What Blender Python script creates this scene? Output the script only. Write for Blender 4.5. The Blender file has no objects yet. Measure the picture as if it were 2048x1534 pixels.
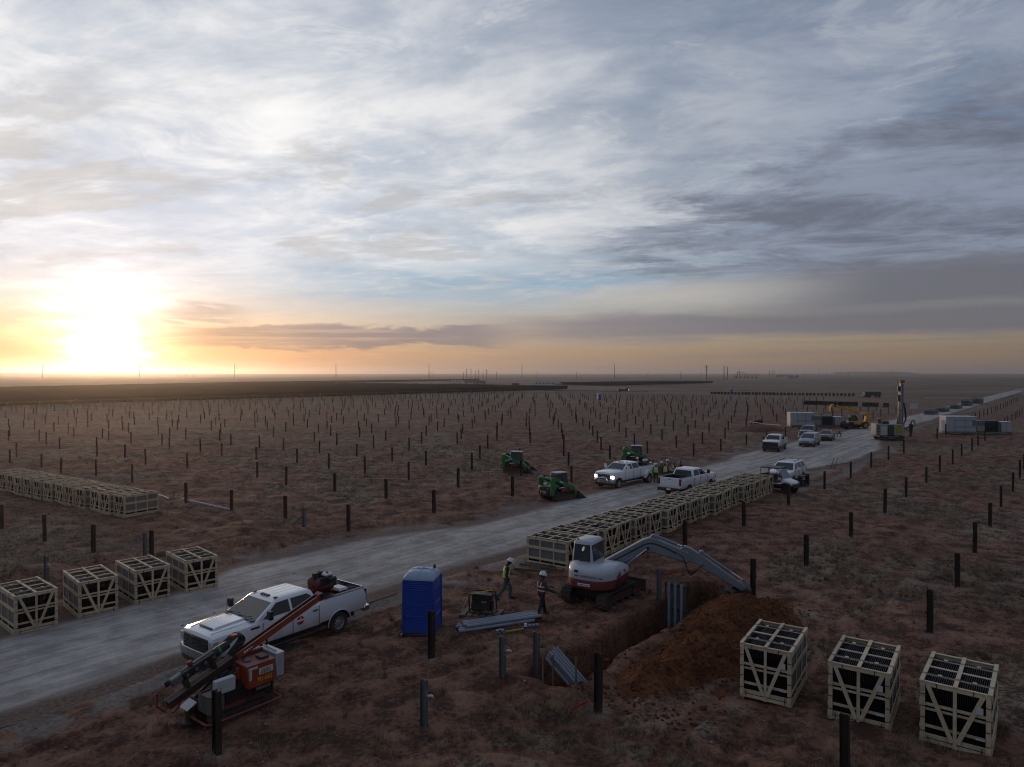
import bpy, bmesh, math, random
import numpy as np
from mathutils import Vector, Matrix

random.seed(7)
R = math.radians
scene = bpy.context.scene
COL = scene.collection

# ------------------------------------------------------------------ camera
CAM_H = 9.5
FPX = 1419.0
PITCH = math.atan((767 - 748) / FPX)
cam_d = bpy.data.cameras.new('camera')
cam = bpy.data.objects.new('camera', cam_d)
COL.objects.link(cam)
cam_d.sensor_width = 36.0
cam_d.lens = FPX / 2048 * 36.0
cam_d.clip_start = 0.3
cam_d.clip_end = 60000
cam.location = (0, 0, CAM_H)
cam.rotation_euler = (math.pi / 2 - PITCH, 0, 0)
scene.camera = cam

# ------------------------------------------------------------------ render look
vs = scene.view_settings
vs.view_transform = 'Standard'
vs.look = 'None'
vs.gamma = 1.0
vs.use_curve_mapping = False
vs.exposure = 0.0
cy = scene.cycles
cy.max_bounces = 6
cy.diffuse_bounces = 3
cy.glossy_bounces = 3
cy.transmission_bounces = 4
cy.transparent_max_bounces = 8
cy.volume_bounces = 1
cy.caustics_reflective = False
cy.caustics_refractive = False
cy.use_denoising = True
cy.filter_width = 1.1
cy.sample_clamp_indirect = 4.0

# ------------------------------------------------------------------ node helper
class NT:
    """small wrapper that writes shader arithmetic as expressions"""
    def __init__(s, tree):
        s.t = tree
    def node(s, kind, **kw):
        n = s.t.nodes.new(kind)
        for k, v in kw.items():
            setattr(n, k, v)
        return n
    def put(s, sock, val):
        if isinstance(val, bpy.types.NodeSocket):
            s.t.links.new(val, sock)
        elif val is not None:
            if isinstance(val, (tuple, list)) and len(val) == 3 and sock.type == 'RGBA':
                val = (*val, 1)
            sock.default_value = val
    def m(s, op, a, b=None, c=None, clamp=False):
        n = s.node('ShaderNodeMath', operation=op, use_clamp=clamp)
        for i, v in enumerate((a, b, c)):
            if v is not None:
                s.put(n.inputs[i], v)
        return n.outputs[0]
    def add(s, a, b): return s.m('ADD', a, b)
    def sub(s, a, b): return s.m('SUBTRACT', a, b)
    def mul(s, a, b): return s.m('MULTIPLY', a, b)
    def div(s, a, b): return s.m('DIVIDE', a, b)
    def ramp(s, x, lo, hi, a=0.0, b=1.0, smooth=True):
        n = s.node('ShaderNodeMapRange', interpolation_type='SMOOTHSTEP' if smooth else 'LINEAR', clamp=True)
        for i, v in enumerate((x, lo, hi, a, b)):
            s.put(n.inputs[i], v)
        return n.outputs[0]
    def gauss(s, x, mid, wid):
        q = s.div(s.sub(x, mid), wid)
        return s.m('EXPONENT', s.mul(s.mul(q, q), -1.0))
    def mix(s, f, a, b, blend='MIX'):
        n = s.node('ShaderNodeMix', data_type='RGBA', blend_type=blend)
        s.put(n.inputs[0], f); s.put(n.inputs[6], a); s.put(n.inputs[7], b)
        return n.outputs[2]
    def xyz(s, x, y, z):
        n = s.node('ShaderNodeCombineXYZ')
        for i, v in enumerate((x, y, z)):
            s.put(n.inputs[i], v)
        return n.outputs[0]
    def sep(s, v):
        n = s.node('ShaderNodeSeparateXYZ'); s.put(n.inputs[0], v)
        return n.outputs
    def noise(s, vec, scale, detail=4, rough=0.55, dist=0.0, lac=2.0, dims='3D'):
        n = s.node('ShaderNodeTexNoise', noise_dimensions=dims)
        s.put(n.inputs['Vector'], vec); s.put(n.inputs['Scale'], scale); s.put(n.inputs['Detail'], detail)
        s.put(n.inputs['Roughness'], rough); s.put(n.inputs['Distortion'], dist); s.put(n.inputs['Lacunarity'], lac)
        return n.outputs[0]
    def colramp(s, x, stops):
        n = s.node('ShaderNodeValToRGB'); e = n.color_ramp.elements
        while len(e) < len(stops): e.new(0.5)
        for el, (p, c) in zip(e, stops):
            el.position = p; el.color = (*c, 1)
        s.put(n.inputs[0], x)
        return n.outputs[0]
    def vmul(s, v, k):
        n = s.node('ShaderNodeVectorMath', operation='MULTIPLY')
        s.put(n.inputs[0], v); s.put(n.inputs[1], k)
        return n.outputs[0]
    def gray(s, v):
        n = s.node('ShaderNodeCombineColor')
        for i in range(3): s.put(n.inputs[i], v)
        return n.outputs[0]

# ------------------------------------------------------------------ sun and sky
SUN_AZ, SUN_EL = -29.9, 2.2          # degrees, azimuth from the view axis, positive to the right
sdir = Vector((math.sin(R(SUN_AZ)) * math.cos(R(SUN_EL)), math.cos(R(SUN_AZ)) * math.cos(R(SUN_EL)), math.sin(R(SUN_EL))))
sun_d = bpy.data.lights.new('sun', 'SUN')
sun_d.energy = 0.9
sun_d.color = (1.0, 0.62, 0.34)
sun_d.angle = R(2.5)
sun = bpy.data.objects.new('sun', sun_d)
COL.objects.link(sun)
sun.rotation_euler = sdir.to_track_quat('Z', 'Y').to_euler()

world = bpy.data.worlds.new('World')
scene.world = world
world.use_nodes = True
def build_world():
    t = world.node_tree
    for n in list(t.nodes): t.nodes.remove(n)
    N = NT(t)
    out = N.node('ShaderNodeOutputWorld')
    bg = N.node('ShaderNodeBackground')
    t.links.new(bg.outputs[0], out.inputs[0])
    tc = N.node('ShaderNodeTexCoord').outputs['Generated']
    x, y, z = N.sep(tc)
    zc = N.m('MAXIMUM', z, 0.0)
    el = N.mul(N.m('ARCSINE', z), 180 / math.pi)
    az = N.mul(N.m('ARCTAN2', x, y), 180 / math.pi)
    dn = N.node('ShaderNodeVectorMath', operation='DOT_PRODUCT')
    N.put(dn.inputs[0], tc); dn.inputs[1].default_value = sdir
    cs = dn.outputs['Value']
    ang = N.mul(N.m('ARCCOSINE', N.m('MINIMUM', cs, 0.99999)), 180 / math.pi)
    # clear sky
    sky = N.node('ShaderNodeTexSky', sky_type='NISHITA')
    sky.sun_disc = False
    sky.sun_elevation = R(SUN_EL)
    sky.sun_rotation = R(SUN_AZ)
    sky.air_density = 1.2; sky.dust_density = 2.2; sky.ozone_density = 1.5; sky.altitude = 900
    nish = N.vmul(sky.outputs[0], (0.10,) * 3)
    # glow of the air round the sun, fading smoothly all the way round
    nB = N.noise(N.xyz(N.mul(az, 0.10), N.mul(el, 0.55), 9.0), 1.7, 5, 0.60, 0.5)
    ang2 = N.m('MAXIMUM', N.add(ang, N.mul(N.sub(nB, 0.47), 7.0)), 0.0)
    near = N.m('EXPONENT', N.mul(N.m('POWER', N.div(ang2, 3.5), 2.0), -1.0))
    near = N.mul(near, N.ramp(el, 0.2, 3.2, 0.55, 1.0))
    mid = N.m('EXPONENT', N.div(ang, -13.0))
    wide = N.m('EXPONENT', N.mul(N.m('POWER', N.div(ang, 46.0), 2.0), -1.0))
    # planar cloud coordinates, so that clouds flatten towards the horizon
    inv = N.div(1.0, N.add(zc, 0.085))
    cx, cyy = N.mul(x, inv), N.mul(y, inv)
    # streaks drawn out along one wind direction
    ca, sa = math.cos(R(-20)), math.sin(R(-20))
    sx = N.add(N.mul(cx, ca), N.mul(cyy, sa)); sy = N.sub(N.mul(cyy, ca), N.mul(cx, sa))
    n1 = N.noise(N.xyz(N.mul(sx, 0.75), sy, 0.0), 0.62, 5, 0.60, 0.35)
    n2 = N.noise(N.xyz(N.mul(sx, 0.8), N.mul(sy, 1.15), 5.0), 2.1, 6, 0.68, 0.35)
    # base colours by height above the horizon
    base = N.colramp(N.div(el, 90.0), [(0.0, (.40, .275, .205)), (0.018, (.46, .345, .245)), (0.036, (.53, .45, .36)),
                                       (0.07, (.38, .47, .55)), (0.12, (.26, .40, .58)), (0.30, (.22, .32, .50)), (1.0, (.24, .31, .44))])
    lum = N.add(0.50, N.add(N.mul(wide, 0.66), N.mul(mid, 0.25)))
    col = N.mix(1.0, base, N.gray(lum), 'MULTIPLY')
    col = N.mix(0.15, col, nish)
    # thin bright veil, ragged, with grey-blue shade between its brighter wisps
    f1 = N.ramp(ang, 18, 60)
    veil_c = N.mix(f1, (.95, .94, .925), (.325, .37, .455))
    veil_d = N.mix(f1, (.66, .68, .705), (.170, .212, .305))
    veil_c = N.mix(N.ramp(ang, 80, 160), veil_c, (.17, .205, .285))
    veil_d = N.mix(N.ramp(ang, 80, 160), veil_d, (.12, .15, .225))
    tex = N.ramp(N.add(N.mul(n1, 0.42), N.mul(n2, 0.58)), 0.37, 0.63)
    veil = N.mix(tex, veil_d, veil_c)
    hi = N.ramp(el, 4.5, 12.0)
    cover = N.mul(hi, N.ramp(N.add(N.mul(n1, .7), N.mul(n2, .3)), 0.38, 0.60, 0.45, 0.95))
    col = N.mix(cover, col, veil)
    # bright fibrous wisps
    n6 = N.noise(N.xyz(N.mul(sx, 0.95), N.mul(sy, 1.35), 53.0), 2.6, 5, 0.70, 0.8)
    wisp = N.mul(N.ramp(N.add(N.mul(n6, .75), N.mul(n1, .25)), 0.53, 0.62), N.mul(hi, N.ramp(el, 60, 25)))
    col = N.mix(N.mul(wisp, 0.30), col, N.mix(f1, (.93, .92, .90), (.50, .52, .56)))
    # small grey cloud patches below the veil
    n4 = N.noise(N.xyz(N.mul(sx, 0.9), N.mul(sy, 1.6), 23.0), 1.05, 5, 0.64, 0.35)
    patch = N.mul(N.ramp(n4, 0.56, 0.66), N.mul(N.ramp(el, 6, 8.5), N.ramp(el, 24, 14)))
    patch = N.mul(patch, N.ramp(az, -45, 30, 1.0, 0.5))
    col = N.mix(N.mul(patch, 0.62), col, N.mix(N.ramp(ang, 8, 60), (.47, .45, .43), (.20, .215, .26)))
    # mottled grey deck, low on the side away from the sun
    m1 = N.noise(N.xyz(N.mul(sx, 0.8), N.mul(sy, 1.25), 31.0), 1.5, 7, 0.70, 0.25)
    reg = N.mul(N.ramp(N.add(az, N.mul(el, -0.2)), -4, 26), N.mul(N.ramp(el, 6.2, 8.2), N.ramp(N.sub(el, N.mul(az, 0.16)), 16.5, 7.5)))
    deck = N.m('MULTIPLY', N.ramp(N.add(m1, N.mul(reg, 0.24)), 0.52, 0.68), N.ramp(reg, 0.0, 0.35), clamp=True)
    col = N.mix(N.mul(deck, 0.88), col, N.mix(N.ramp(n2, 0.35, 0.66), (.135, .148, .192), (.245, .285, .37)))
    # clear blue gap above the low bands
    nA = N.noise(N.xyz(N.mul(az, 0.05), N.mul(el, 0.34), 1.0), 1.7, 5, 0.58, 0.3)
    gap = N.mul(N.gauss(N.add(el, N.mul(N.sub(nA, 0.5), 4.0)), 7.3, 1.2), N.mul(N.ramp(az, -24, -8), N.ramp(az, 16, 3)))
    col = N.mix(N.mul(gap, 0.72), col, N.mix(N.ramp(n6, .45, .65), (.25, .41, .55), (.50, .54, .56)))
    # long smooth bands of stratus near the horizon
    def band(az0, az1, lo, hi_, soft, amp, nn, slope=0.0, edge=5):
        e2 = N.add(N.sub(el, N.mul(az, slope)), N.mul(N.sub(nn, 0.5), amp))
        b = N.mul(N.ramp(e2, lo - soft, lo + soft), N.ramp(e2, hi_ + soft, hi_ - soft))
        return N.mul(b, N.mul(N.ramp(az, az0 - edge, az0 + edge), N.ramp(az, az1 + edge, az1 - edge)))
    bc = N.mix(N.ramp(ang, 4, 18), (.40, .29, .235), (.235, .215, .245))
    bc = N.mix(N.ramp(ang, 30, 60), bc, (.140, .142, .168))
    col = N.mix(N.mul(band(-25, -1, 2.30, 3.75, 0.18, 2.4, nB, 0.010, 3), 0.97), col, bc)
    col = N.mix(N.mul(band(0, 400, 2.75, 4.6, 0.40, 1.6, nA, 0.0, 8), 0.88), col, bc)
    col = N.mix(N.mul(band(20, 400, 4.1, 7.2, 0.6, 2.4, nA, 0.018, 9), 0.90), col, bc)
    col = N.mix(N.mul(band(4, 20, 5.0, 6.5, 0.7, 1.8, nA, 0.03, 8), 0.62), col, (.56, .50, .44))
    col = N.mix(N.mul(band(-25.6, -21.0, 4.0, 5.2, 0.35, 5.5, nB, 0.0, 1.9), 0.85), col, (.40, .33, .30))
    col = N.mix(N.mul(band(-70, -38, 2.4, 4.8, 0.4, 3.4, nB, 0.0), 0.5), col, (.60, .45, .32))
    fine = N.noise(N.xyz(N.mul(az, 0.05), N.mul(el, 1.25), 17.0), 1.6, 4, 0.62, 0.3)
    col = N.mix(N.mul(N.ramp(fine, 0.48, 0.66), N.mul(N.ramp(el, 0.5, 1.5), N.ramp(el, 6.5, 3.0, 0, 0.34))), col, N.mix(N.ramp(ang, 10, 45), (.80, .62, .45), bc))
    # sun glow, broken up by the cloud in front of it
    n5 = N.ramp(N.add(N.mul(nB, .5), N.mul(n4, .5)), 0.34, 0.62, 1.25, 0.60)
    gl = N.xyz(N.add(N.mul(near, 1.0), N.mul(mid, 0.46)), N.add(N.mul(near, .82), N.mul(mid, 0.29)), N.add(N.mul(near, 0.58), N.mul(mid, 0.13)))
    gl = N.vmul(gl, N.gray(n5))
    gl = N.vmul(gl, N.xyz(1.0, N.ramp(el, 1.0, 9.0, 1.0, 1.30), N.ramp(el, 1.0, 9.0, 1.0, 2.6)))
    addn = N.node('ShaderNodeVectorMath', operation='ADD')
    N.put(addn.inputs[0], col); N.put(addn.inputs[1], gl)
    # core seen through cloud
    core = N.m('EXPONENT', N.mul(N.m('POWER', N.div(ang2, 2.0), 2.0), -1.0))
    add2 = N.node('ShaderNodeVectorMath', operation='ADD')
    N.put(add2.inputs[0], addn.outputs[0]); N.put(add2.inputs[1], N.vmul(N.xyz(3.4, 2.9, 1.9), N.gray(core)))
    # the thick air low down beside the sun lets only its red through
    low = N.mul(N.m('EXPONENT', N.div(ang, -17.0)), N.ramp(el, 5.0, 0.6))
    low = N.mul(low, N.sub(1.0, N.m('EXPONENT', N.mul(N.m('POWER', N.div(ang, 4.5), 2.0), -1.0))))
    warm = N.mix(N.m('MULTIPLY', low, 1.7, clamp=True), add2.outputs[0], N.vmul(add2.outputs[0], (0.95, 0.66, 0.40)))
    # below the horizon line: the land's own dull tone
    fin = N.mix(N.ramp(el, -0.6, -0.1), (.10, .075, .06), warm)
    N.put(bg.inputs[0], fin)
    bg.inputs[1].default_value = 1.0
build_world()
world.cycles.sampling_method = 'MANUAL'
world.cycles.sample_map_resolution = 256
# ------------------------------------------------------------------ site frame
# the pile rows, the road and the trench all run along SU; SV points across them
SU = Vector((0.6240, 0.7814, 0)); SV = Vector((0.7814, -0.6240, 0))
YAW_U = math.atan2(SU.y, SU.x); YAW_V = math.atan2(SV.y, SV.x)
def UV(a, p, z=0.0):
    return Vector((SU.x * a + SV.x * p, SU.y * a + SV.y * p, z))
def to_ap(x, y):
    return x * SU.x + y * SU.y, x * SV.x + y * SV.y
def G(px, py, z=0.0):
    """site point at height z seen at that photograph pixel"""
    v = cam.rotation_euler.to_matrix() @ Vector(((px - 1024) / FPX, (767 - py) / FPX, -1))
    return Vector((0, 0, CAM_H)) + v * ((z - CAM_H) / v.z)

# ------------------------------------------------------------------ materials
MATS = {}
def mat(name, col, rough=0.6, metal=0.0, var=0.25, vscale=3.0, dust=0.0, dust_h=0.8, bump=0.0, bscale=40.0, coat=0.0,
        dust_col=(.16, .095, .07), spec=0.5, emit=None, estr=0.0):
    if name in MATS: return MATS[name]
    m = bpy.data.materials.new(name); m.use_nodes = True
    t = m.node_tree; N = NT(t); b = t.nodes['Principled BSDF']
    co = N.node('ShaderNodeTexCoord').outputs['Object']
    nz = N.noise(co, vscale, 5, 0.6)
    f = N.ramp(nz, 0.3, 0.7, 1 - var, 1 + var * 0.6, smooth=False)
    c = N.mix(1.0, col, N.gray(f), 'MULTIPLY')
    if dust > 0:
        gz = N.sep(N.node('ShaderNodeNewGeometry').outputs['Position'])[2]
        d1 = N.noise(co, 2.2, 6, 0.65)
        dm = N.mul(N.ramp(N.add(gz, N.mul(N.sub(d1, 0.5), 0.7 * dust_h)), 0.25 * dust_h, dust_h * 1.25, 1.0, 0.10), dust)
        dm = N.m('MULTIPLY', dm, N.ramp(N.noise(co, 7.0, 4, 0.6), 0.25, 0.6, 0.55, 1.0), clamp=True)
        c = N.mix(dm, c, dust_col)
        N.put(b.inputs['Roughness'], N.m('ADD', rough, N.mul(dm, 0.55), clamp=True))
    else:
        N.put(b.inputs['Roughness'], N.ramp(nz, 0.3, 0.7, max(0.02, rough - 0.08), min(1, rough + 0.1), smooth=False))
    N.put(b.inputs['Base Color'], c)
    b.inputs['Metallic'].default_value = metal
    b.inputs['Specular IOR Level'].default_value = spec
    b.inputs['Coat Weight'].default_value = coat
    b.inputs['Coat Roughness'].default_value = 0.08
    if bump > 0:
        bn = N.node('ShaderNodeBump'); bn.inputs['Strength'].default_value = bump; bn.inputs['Distance'].default_value = 0.01
        N.put(bn.inputs['Height'], N.noise(co, bscale, 4, 0.6)); N.put(b.inputs['Normal'], bn.outputs[0])
    if emit:
        b.inputs['Emission Color'].default_value = (*emit, 1); b.inputs['Emission Strength'].default_value = estr
    MATS[name] = m
    return m

def wood_mat(name, col):
    m = bpy.data.materials.new(name); m.use_nodes = True
    t = m.node_tree; N = NT(t); b = t.nodes['Principled BSDF']
    oi = N.node('ShaderNodeObjectInfo').outputs['Random']
    co = N.node('ShaderNodeTexCoord').outputs['Object']
    sh = N.node('ShaderNodeVectorMath', operation='ADD'); N.put(sh.inputs[0], co); N.put(sh.inputs[1], N.gray(N.mul(oi, 37.0)))
    g = N.noise(N.vmul(sh.outputs[0], (3.0, 3.0, 3.0)), 1.6, 5, 0.6, 1.2)
    gr = N.noise(N.vmul(sh.outputs[0], (14.0, 14.0, 14.0)), 2.0, 4, 0.6, 0.4)
    f = N.add(N.ramp(g, 0.3, 0.7, 0.78, 1.12, False), N.ramp(oi, 0, 1, -0.16, 0.14, False))
    c = N.mix(1.0, col, N.gray(N.mul(f, N.ramp(gr, 0.3, 0.7, 0.88, 1.08, False))), 'MULTIPLY')
    knot = N.node('ShaderNodeTexVoronoi'); N.put(knot.inputs['Vector'], sh.outputs[0]); knot.inputs['Scale'].default_value = 5.0
    c = N.mix(N.ramp(knot.outputs['Distance'], 0.035, 0.06, 0.75, 0.0), c, (.10, .055, .03))
    N.put(b.inputs['Base Color'], c); b.inputs['Roughness'].default_value = 0.78
    MATS[name] = m
    return m

def glass_mat(name, tint, rough=0.05):
    return mat(name, tint, rough, 0.0, 0.1, 2.0, spec=0.5)

# ------------------------------------------------------------------ mesh builder
class B:
    def __init__(s):
        s.v = []; s.f = []; s.m = []
    def poly(s, pts, mi=0):
        i = len(s.v); s.v += [tuple(p) for p in pts]
        s.f.append(tuple(range(i, i + len(pts)))); s.m.append(mi)
        return s
    def hexa(s, p, mi=0):
        i = len(s.v); s.v += [tuple(q) for q in p]
        for q in ((3, 2, 1, 0), (4, 5, 6, 7), (0, 1, 5, 4), (1, 2, 6, 5), (2, 3, 7, 6), (3, 0, 4, 7)):
            s.f.append(tuple(i + k for k in q)); s.m.append(mi)
        return s
    def box(s, x0, x1, y0, y1, z0, z1, mi=0):
        return s.hexa([(x0, y0, z0), (x1, y0, z0), (x1, y1, z0), (x0, y1, z0), (x0, y0, z1), (x1, y0, z1), (x1, y1, z1), (x0, y1, z1)], mi)
    def bar(s, a, b, w, h, up=(0, 0, 1), mi=0):
        """rectangular bar from a to b, w across, h along 'up'"""
        a = Vector(a); b = Vector(b); d = (b - a).normalized(); up = Vector(up)
        if abs(d.dot(up)) > 0.98: up = Vector((1, 0, 0))
        r = d.cross(up).normalized() * (w / 2); u = r.cross(d).normalized() * (h / 2)
        return s.hexa([a - r - u, a + r - u, b + r - u, b - r - u, a - r + u, a + r + u, b + r + u, b - r + u], mi)
    def cyl(s, a, b, r0, r1=None, n=10, mi=0, cap=True):
        a = Vector(a); b = Vector(b); r1 = r0 if r1 is None else r1
        d = (b - a).normalized(); q = d.orthogonal().normalized(); w = d.cross(q)
        i = len(s.v)
        for c, r in ((a, r0), (b, r1)):
            for k in range(n):
                t = 2 * math.pi * k / n
                s.v.append(tuple(c + (q * math.cos(t) + w * math.sin(t)) * r))
        for k in range(n):
            s.f.append((i + k, i + (k + 1) % n, i + n + (k + 1) % n, i + n + k)); s.m.append(mi)
        if cap:
            s.f.append(tuple(i + k for k in reversed(range(n)))); s.m.append(mi)
            s.f.append(tuple(i + n + k for k in range(n))); s.m.append(mi)
        return s
    def tube(s, pts, r, n=6, mi=0, closed=False):
        P = [Vector(p) for p in pts]; i = len(s.v); L = len(P); q = None
        for j, c in enumerate(P):
            if closed: d = (P[(j + 1) % L] - P[j - 1]).normalized()
            else: d = (P[min(j + 1, L - 1)] - P[max(j - 1, 0)]).normalized()
            q = d.orthogonal().normalized() if q is None else (q - d * q.dot(d)).normalized()
            w = d.cross(q)
            for k in range(n):
                t = 2 * math.pi * k / n
                s.v.append(tuple(c + (q * math.cos(t) + w * math.sin(t)) * r))
        for j in range(L if closed else L - 1):
            a0 = i + j * n; b0 = i + ((j + 1) % L) * n
            for k in range(n):
                s.f.append((a0 + k, a0 + (k + 1) % n, b0 + (k + 1) % n, b0 + k)); s.m.append(mi)
        if not closed:
            s.f.append(tuple(i + k for k in reversed(range(n)))); s.m.append(mi)
            s.f.append(tuple(i + (L - 1) * n + k for k in range(n))); s.m.append(mi)
        return s
    def loft(s, secs, mi=0, cap=True):
        i = len(s.v); n = len(secs[0])
        for q in secs: s.v += [tuple(p) for p in q]
        for j in range(len(secs) - 1):
            for k in range(n):
                a = i + j * n
                s.f.append((a + k, a + (k + 1) % n, a + n + (k + 1) % n, a + n + k)); s.m.append(mi)
        if cap:
            s.f.append(tuple(i + k for k in reversed(range(n)))); s.m.append(mi)
            s.f.append(tuple(i + (len(secs) - 1) * n + k for k in range(n))); s.m.append(mi)
        return s
    def prism(s, prof, y0, y1, mi=0, axis='y', taper=1.0):
        """profile of (a, z) pairs swept from y0 to y1; axis 'y' -> a is x; axis 'x' -> a is y; axis 'z' -> (x, y) swept in z"""
        def P(q, h, k=1.0):
            if axis == 'y': return (q[0], h, q[1])
            if axis == 'x': return (h, q[0], q[1])
            return (q[0], q[1], h)
        A = [P(q, y0) for q in prof]; C = [P(q, y1) for q in prof]
        return s.loft([A, C], mi)
    def lathe(s, prof, c=(0, 0, 0), axis='z', n=16, mi=0, cap=True):
        """profile of (r, h) pairs turned about an axis through c"""
        c = Vector(c); i = len(s.v)
        for r, h in prof:
            for k in range(n):
                t = 2 * math.pi * k / n; ca, sa = r * math.cos(t), r * math.sin(t)
                p = {'z': (ca, sa, h), 'y': (ca, h, sa), 'x': (h, ca, sa)}[axis]
                s.v.append(tuple(c + Vector(p)))
        for j in range(len(prof) - 1):
            for k in range(n):
                a = i + j * n
                s.f.append((a + k, a + (k + 1) % n, a + n + (k + 1) % n, a + n + k)); s.m.append(mi)
        for j in (0, len(prof) - 1):
            if cap and prof[j][0] > 1e-5 and tuple(prof[0]) != tuple(prof[-1]):
                s.f.append(tuple(i + j * n + k for k in range(n))); s.m.append(mi)
        return s
    def ball(s, c, r, n=12, m=8, mi=0, zlo=-1.0):
        rx, ry, rz = (r, r, r) if not isinstance(r, (tuple, list)) else r
        i = len(s.v)
        for j in range(m + 1):
            ph = -math.pi / 2 + math.pi * j / m; zz = max(math.sin(ph), zlo); rr = math.cos(ph) if zz > zlo else math.sqrt(max(0, 1 - zlo * zlo)) * (j / m > 0)
            for k in range(n):
                t = 2 * math.pi * k / n
                s.v.append((c[0] + rx * rr * math.cos(t), c[1] + ry * rr * math.sin(t), c[2] + rz * zz))
        for j in range(m):
            for k in range(n):
                a = i + j * n
                s.f.append((a + k, a + (k + 1) % n, a + n + (k + 1) % n, a + n + k)); s.m.append(mi)
        return s
    def xf(s, M, start=0):
        s.v[start:] = [tuple(M @ Vector(p)) for p in s.v[start:]]
        return s
    def mesh(s, name, mats, bevel=0.0, smooth=True, ang=38, weld=True):
        me = bpy.data.meshes.new(name)
        me.from_pydata(s.v, [], s.f)
        for k in mats: me.materials.append(k)
        if len(mats) > 1: me.polygons.foreach_set('material_index', s.m)
        bm = bmesh.new(); bm.from_mesh(me)
        if weld: bmesh.ops.remove_doubles(bm, verts=bm.verts, dist=1e-5)
        bmesh.ops.dissolve_degenerate(bm, dist=1e-6, edges=bm.edges)
        bmesh.ops.recalc_face_normals(bm, faces=bm.faces)
        if bevel > 0:
            es = [e for e in bm.edges if e.is_manifold and e.calc_face_angle(0) > R(28)]
            bmesh.ops.bevel(bm, geom=es, offset=bevel, offset_type='OFFSET', segments=1, affect='EDGES', clamp_overlap=True)
        if smooth:
            for f in bm.faces: f.smooth = True
            for e in bm.edges:
                if not e.is_manifold or e.calc_face_angle(0) > R(ang): e.smooth = False
        bm.to_mesh(me); bm.free()
        return me
    def build(s, name, mats, parent=None, bevel=0.0, smooth=True, ang=38, loc=None, rz=0.0):
        if not isinstance(mats, (list, tuple)): mats = [mats]
        return link(name, s.mesh(name, mats, bevel, smooth, ang), parent, loc, rz)

def link(name, data, parent=None, loc=None, rz=0.0):
    o = bpy.data.objects.new(name, data); COL.objects.link(o)
    if parent is not None: o.parent = parent
    if loc is not None: o.location = loc
    if rz: o.rotation_euler = (0, 0, rz)
    return o

def tag(o, label, cat, group=None, kind=None):
    o['label'] = label; o['category'] = cat
    if group: o['group'] = group
    if kind: o['kind'] = kind
    return o
def thing(name, label, cat, loc=(0, 0, 0), rz=0.0, group=None):
    o = link(name, None, None, loc, rz)
    o.empty_display_size = 0.2
    return tag(o, label, cat, group)
def copy_tree(o, parent=None):
    c = o.copy(); COL.objects.link(c); c.parent = parent
    for ch in list(o.children): copy_tree(ch, c)
    return c
def place(o, loc, rz=None, label=None, group=None, scale=None):
    o.location = loc
    if rz is not None: o.rotation_euler = (0, 0, rz)
    if label: o['label'] = label
    if group: o['group'] = group
    if scale: o.scale = scale
    return o

def boolean(me, cutter):
    """mesh difference, evaluated once here"""
    a = bpy.data.objects.new('tmp_a', me); c = bpy.data.objects.new('tmp_c', cutter)
    COL.objects.link(a); COL.objects.link(c)
    md = a.modifiers.new('b', 'BOOLEAN'); md.operation = 'DIFFERENCE'; md.object = c; md.solver = 'EXACT'
    try: md.material_mode = 'TRANSFER'
    except Exception: pass
    dg = bpy.context.evaluated_depsgraph_get(); dg.update()
    ev = a.evaluated_get(dg)
    r = bpy.data.meshes.new_from_object(ev, depsgraph=dg)
    bpy.data.objects.remove(a); bpy.data.objects.remove(c)
    bm = bmesh.new(); bm.from_mesh(r)
    for f in bm.faces: f.smooth = True
    for e in bm.edges: e.smooth = e.is_manifold and e.calc_face_angle(0) < R(38)
    bm.to_mesh(r); bm.free()
    return r

def text_mesh(body, size, depth=0.004):
    cu = bpy.data.curves.new('txt', 'FONT'); cu.body = body; cu.size = size; cu.extrude = depth
    cu.align_x = 'CENTER'; cu.align_y = 'CENTER'; cu.resolution_u = 3
    o = bpy.data.objects.new('tmp_t', cu); COL.objects.link(o)
    dg = bpy.context.evaluated_depsgraph_get(); dg.update()
    me = bpy.data.meshes.new_from_object(o.evaluated_get(dg), depsgraph=dg)
    bpy.data.objects.remove(o)
    return me
def lettering(name, body, size, material, parent, origin, xdir, ydir, squeeze=1.0, depth=0.004):
    me = text_mesh(body, size, depth); me.materials.clear(); me.materials.append(material)
    x = Vector(xdir).normalized(); y = Vector(ydir).normalized(); z = x.cross(y)
    M = Matrix((x, y, z)).transposed().to_4x4(); M.translation = Vector(origin)
    M = M @ Matrix.Diagonal((squeeze, 1, 1, 1))
    me.transform(M)
    return link(name, me, parent)

def rring(x0, x1, w, r, z, n=4, zf=None):
    """rounded rectangle ring in plan from x0 to x1, half width w"""
    pts = []
    for cx, cyy, a0 in ((x1 - r, w - r, 0), (x0 + r, w - r, 90), (x0 + r, -w + r, 180), (x1 - r, -w + r, 270)):
        for k in range(n + 1):
            t = R(a0 + 90 * k / n)
            px = cx + r * math.cos(t)
            pts.append((px, cyy + r * math.sin(t), z if zf is None else zf(px)))
    return pts

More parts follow.
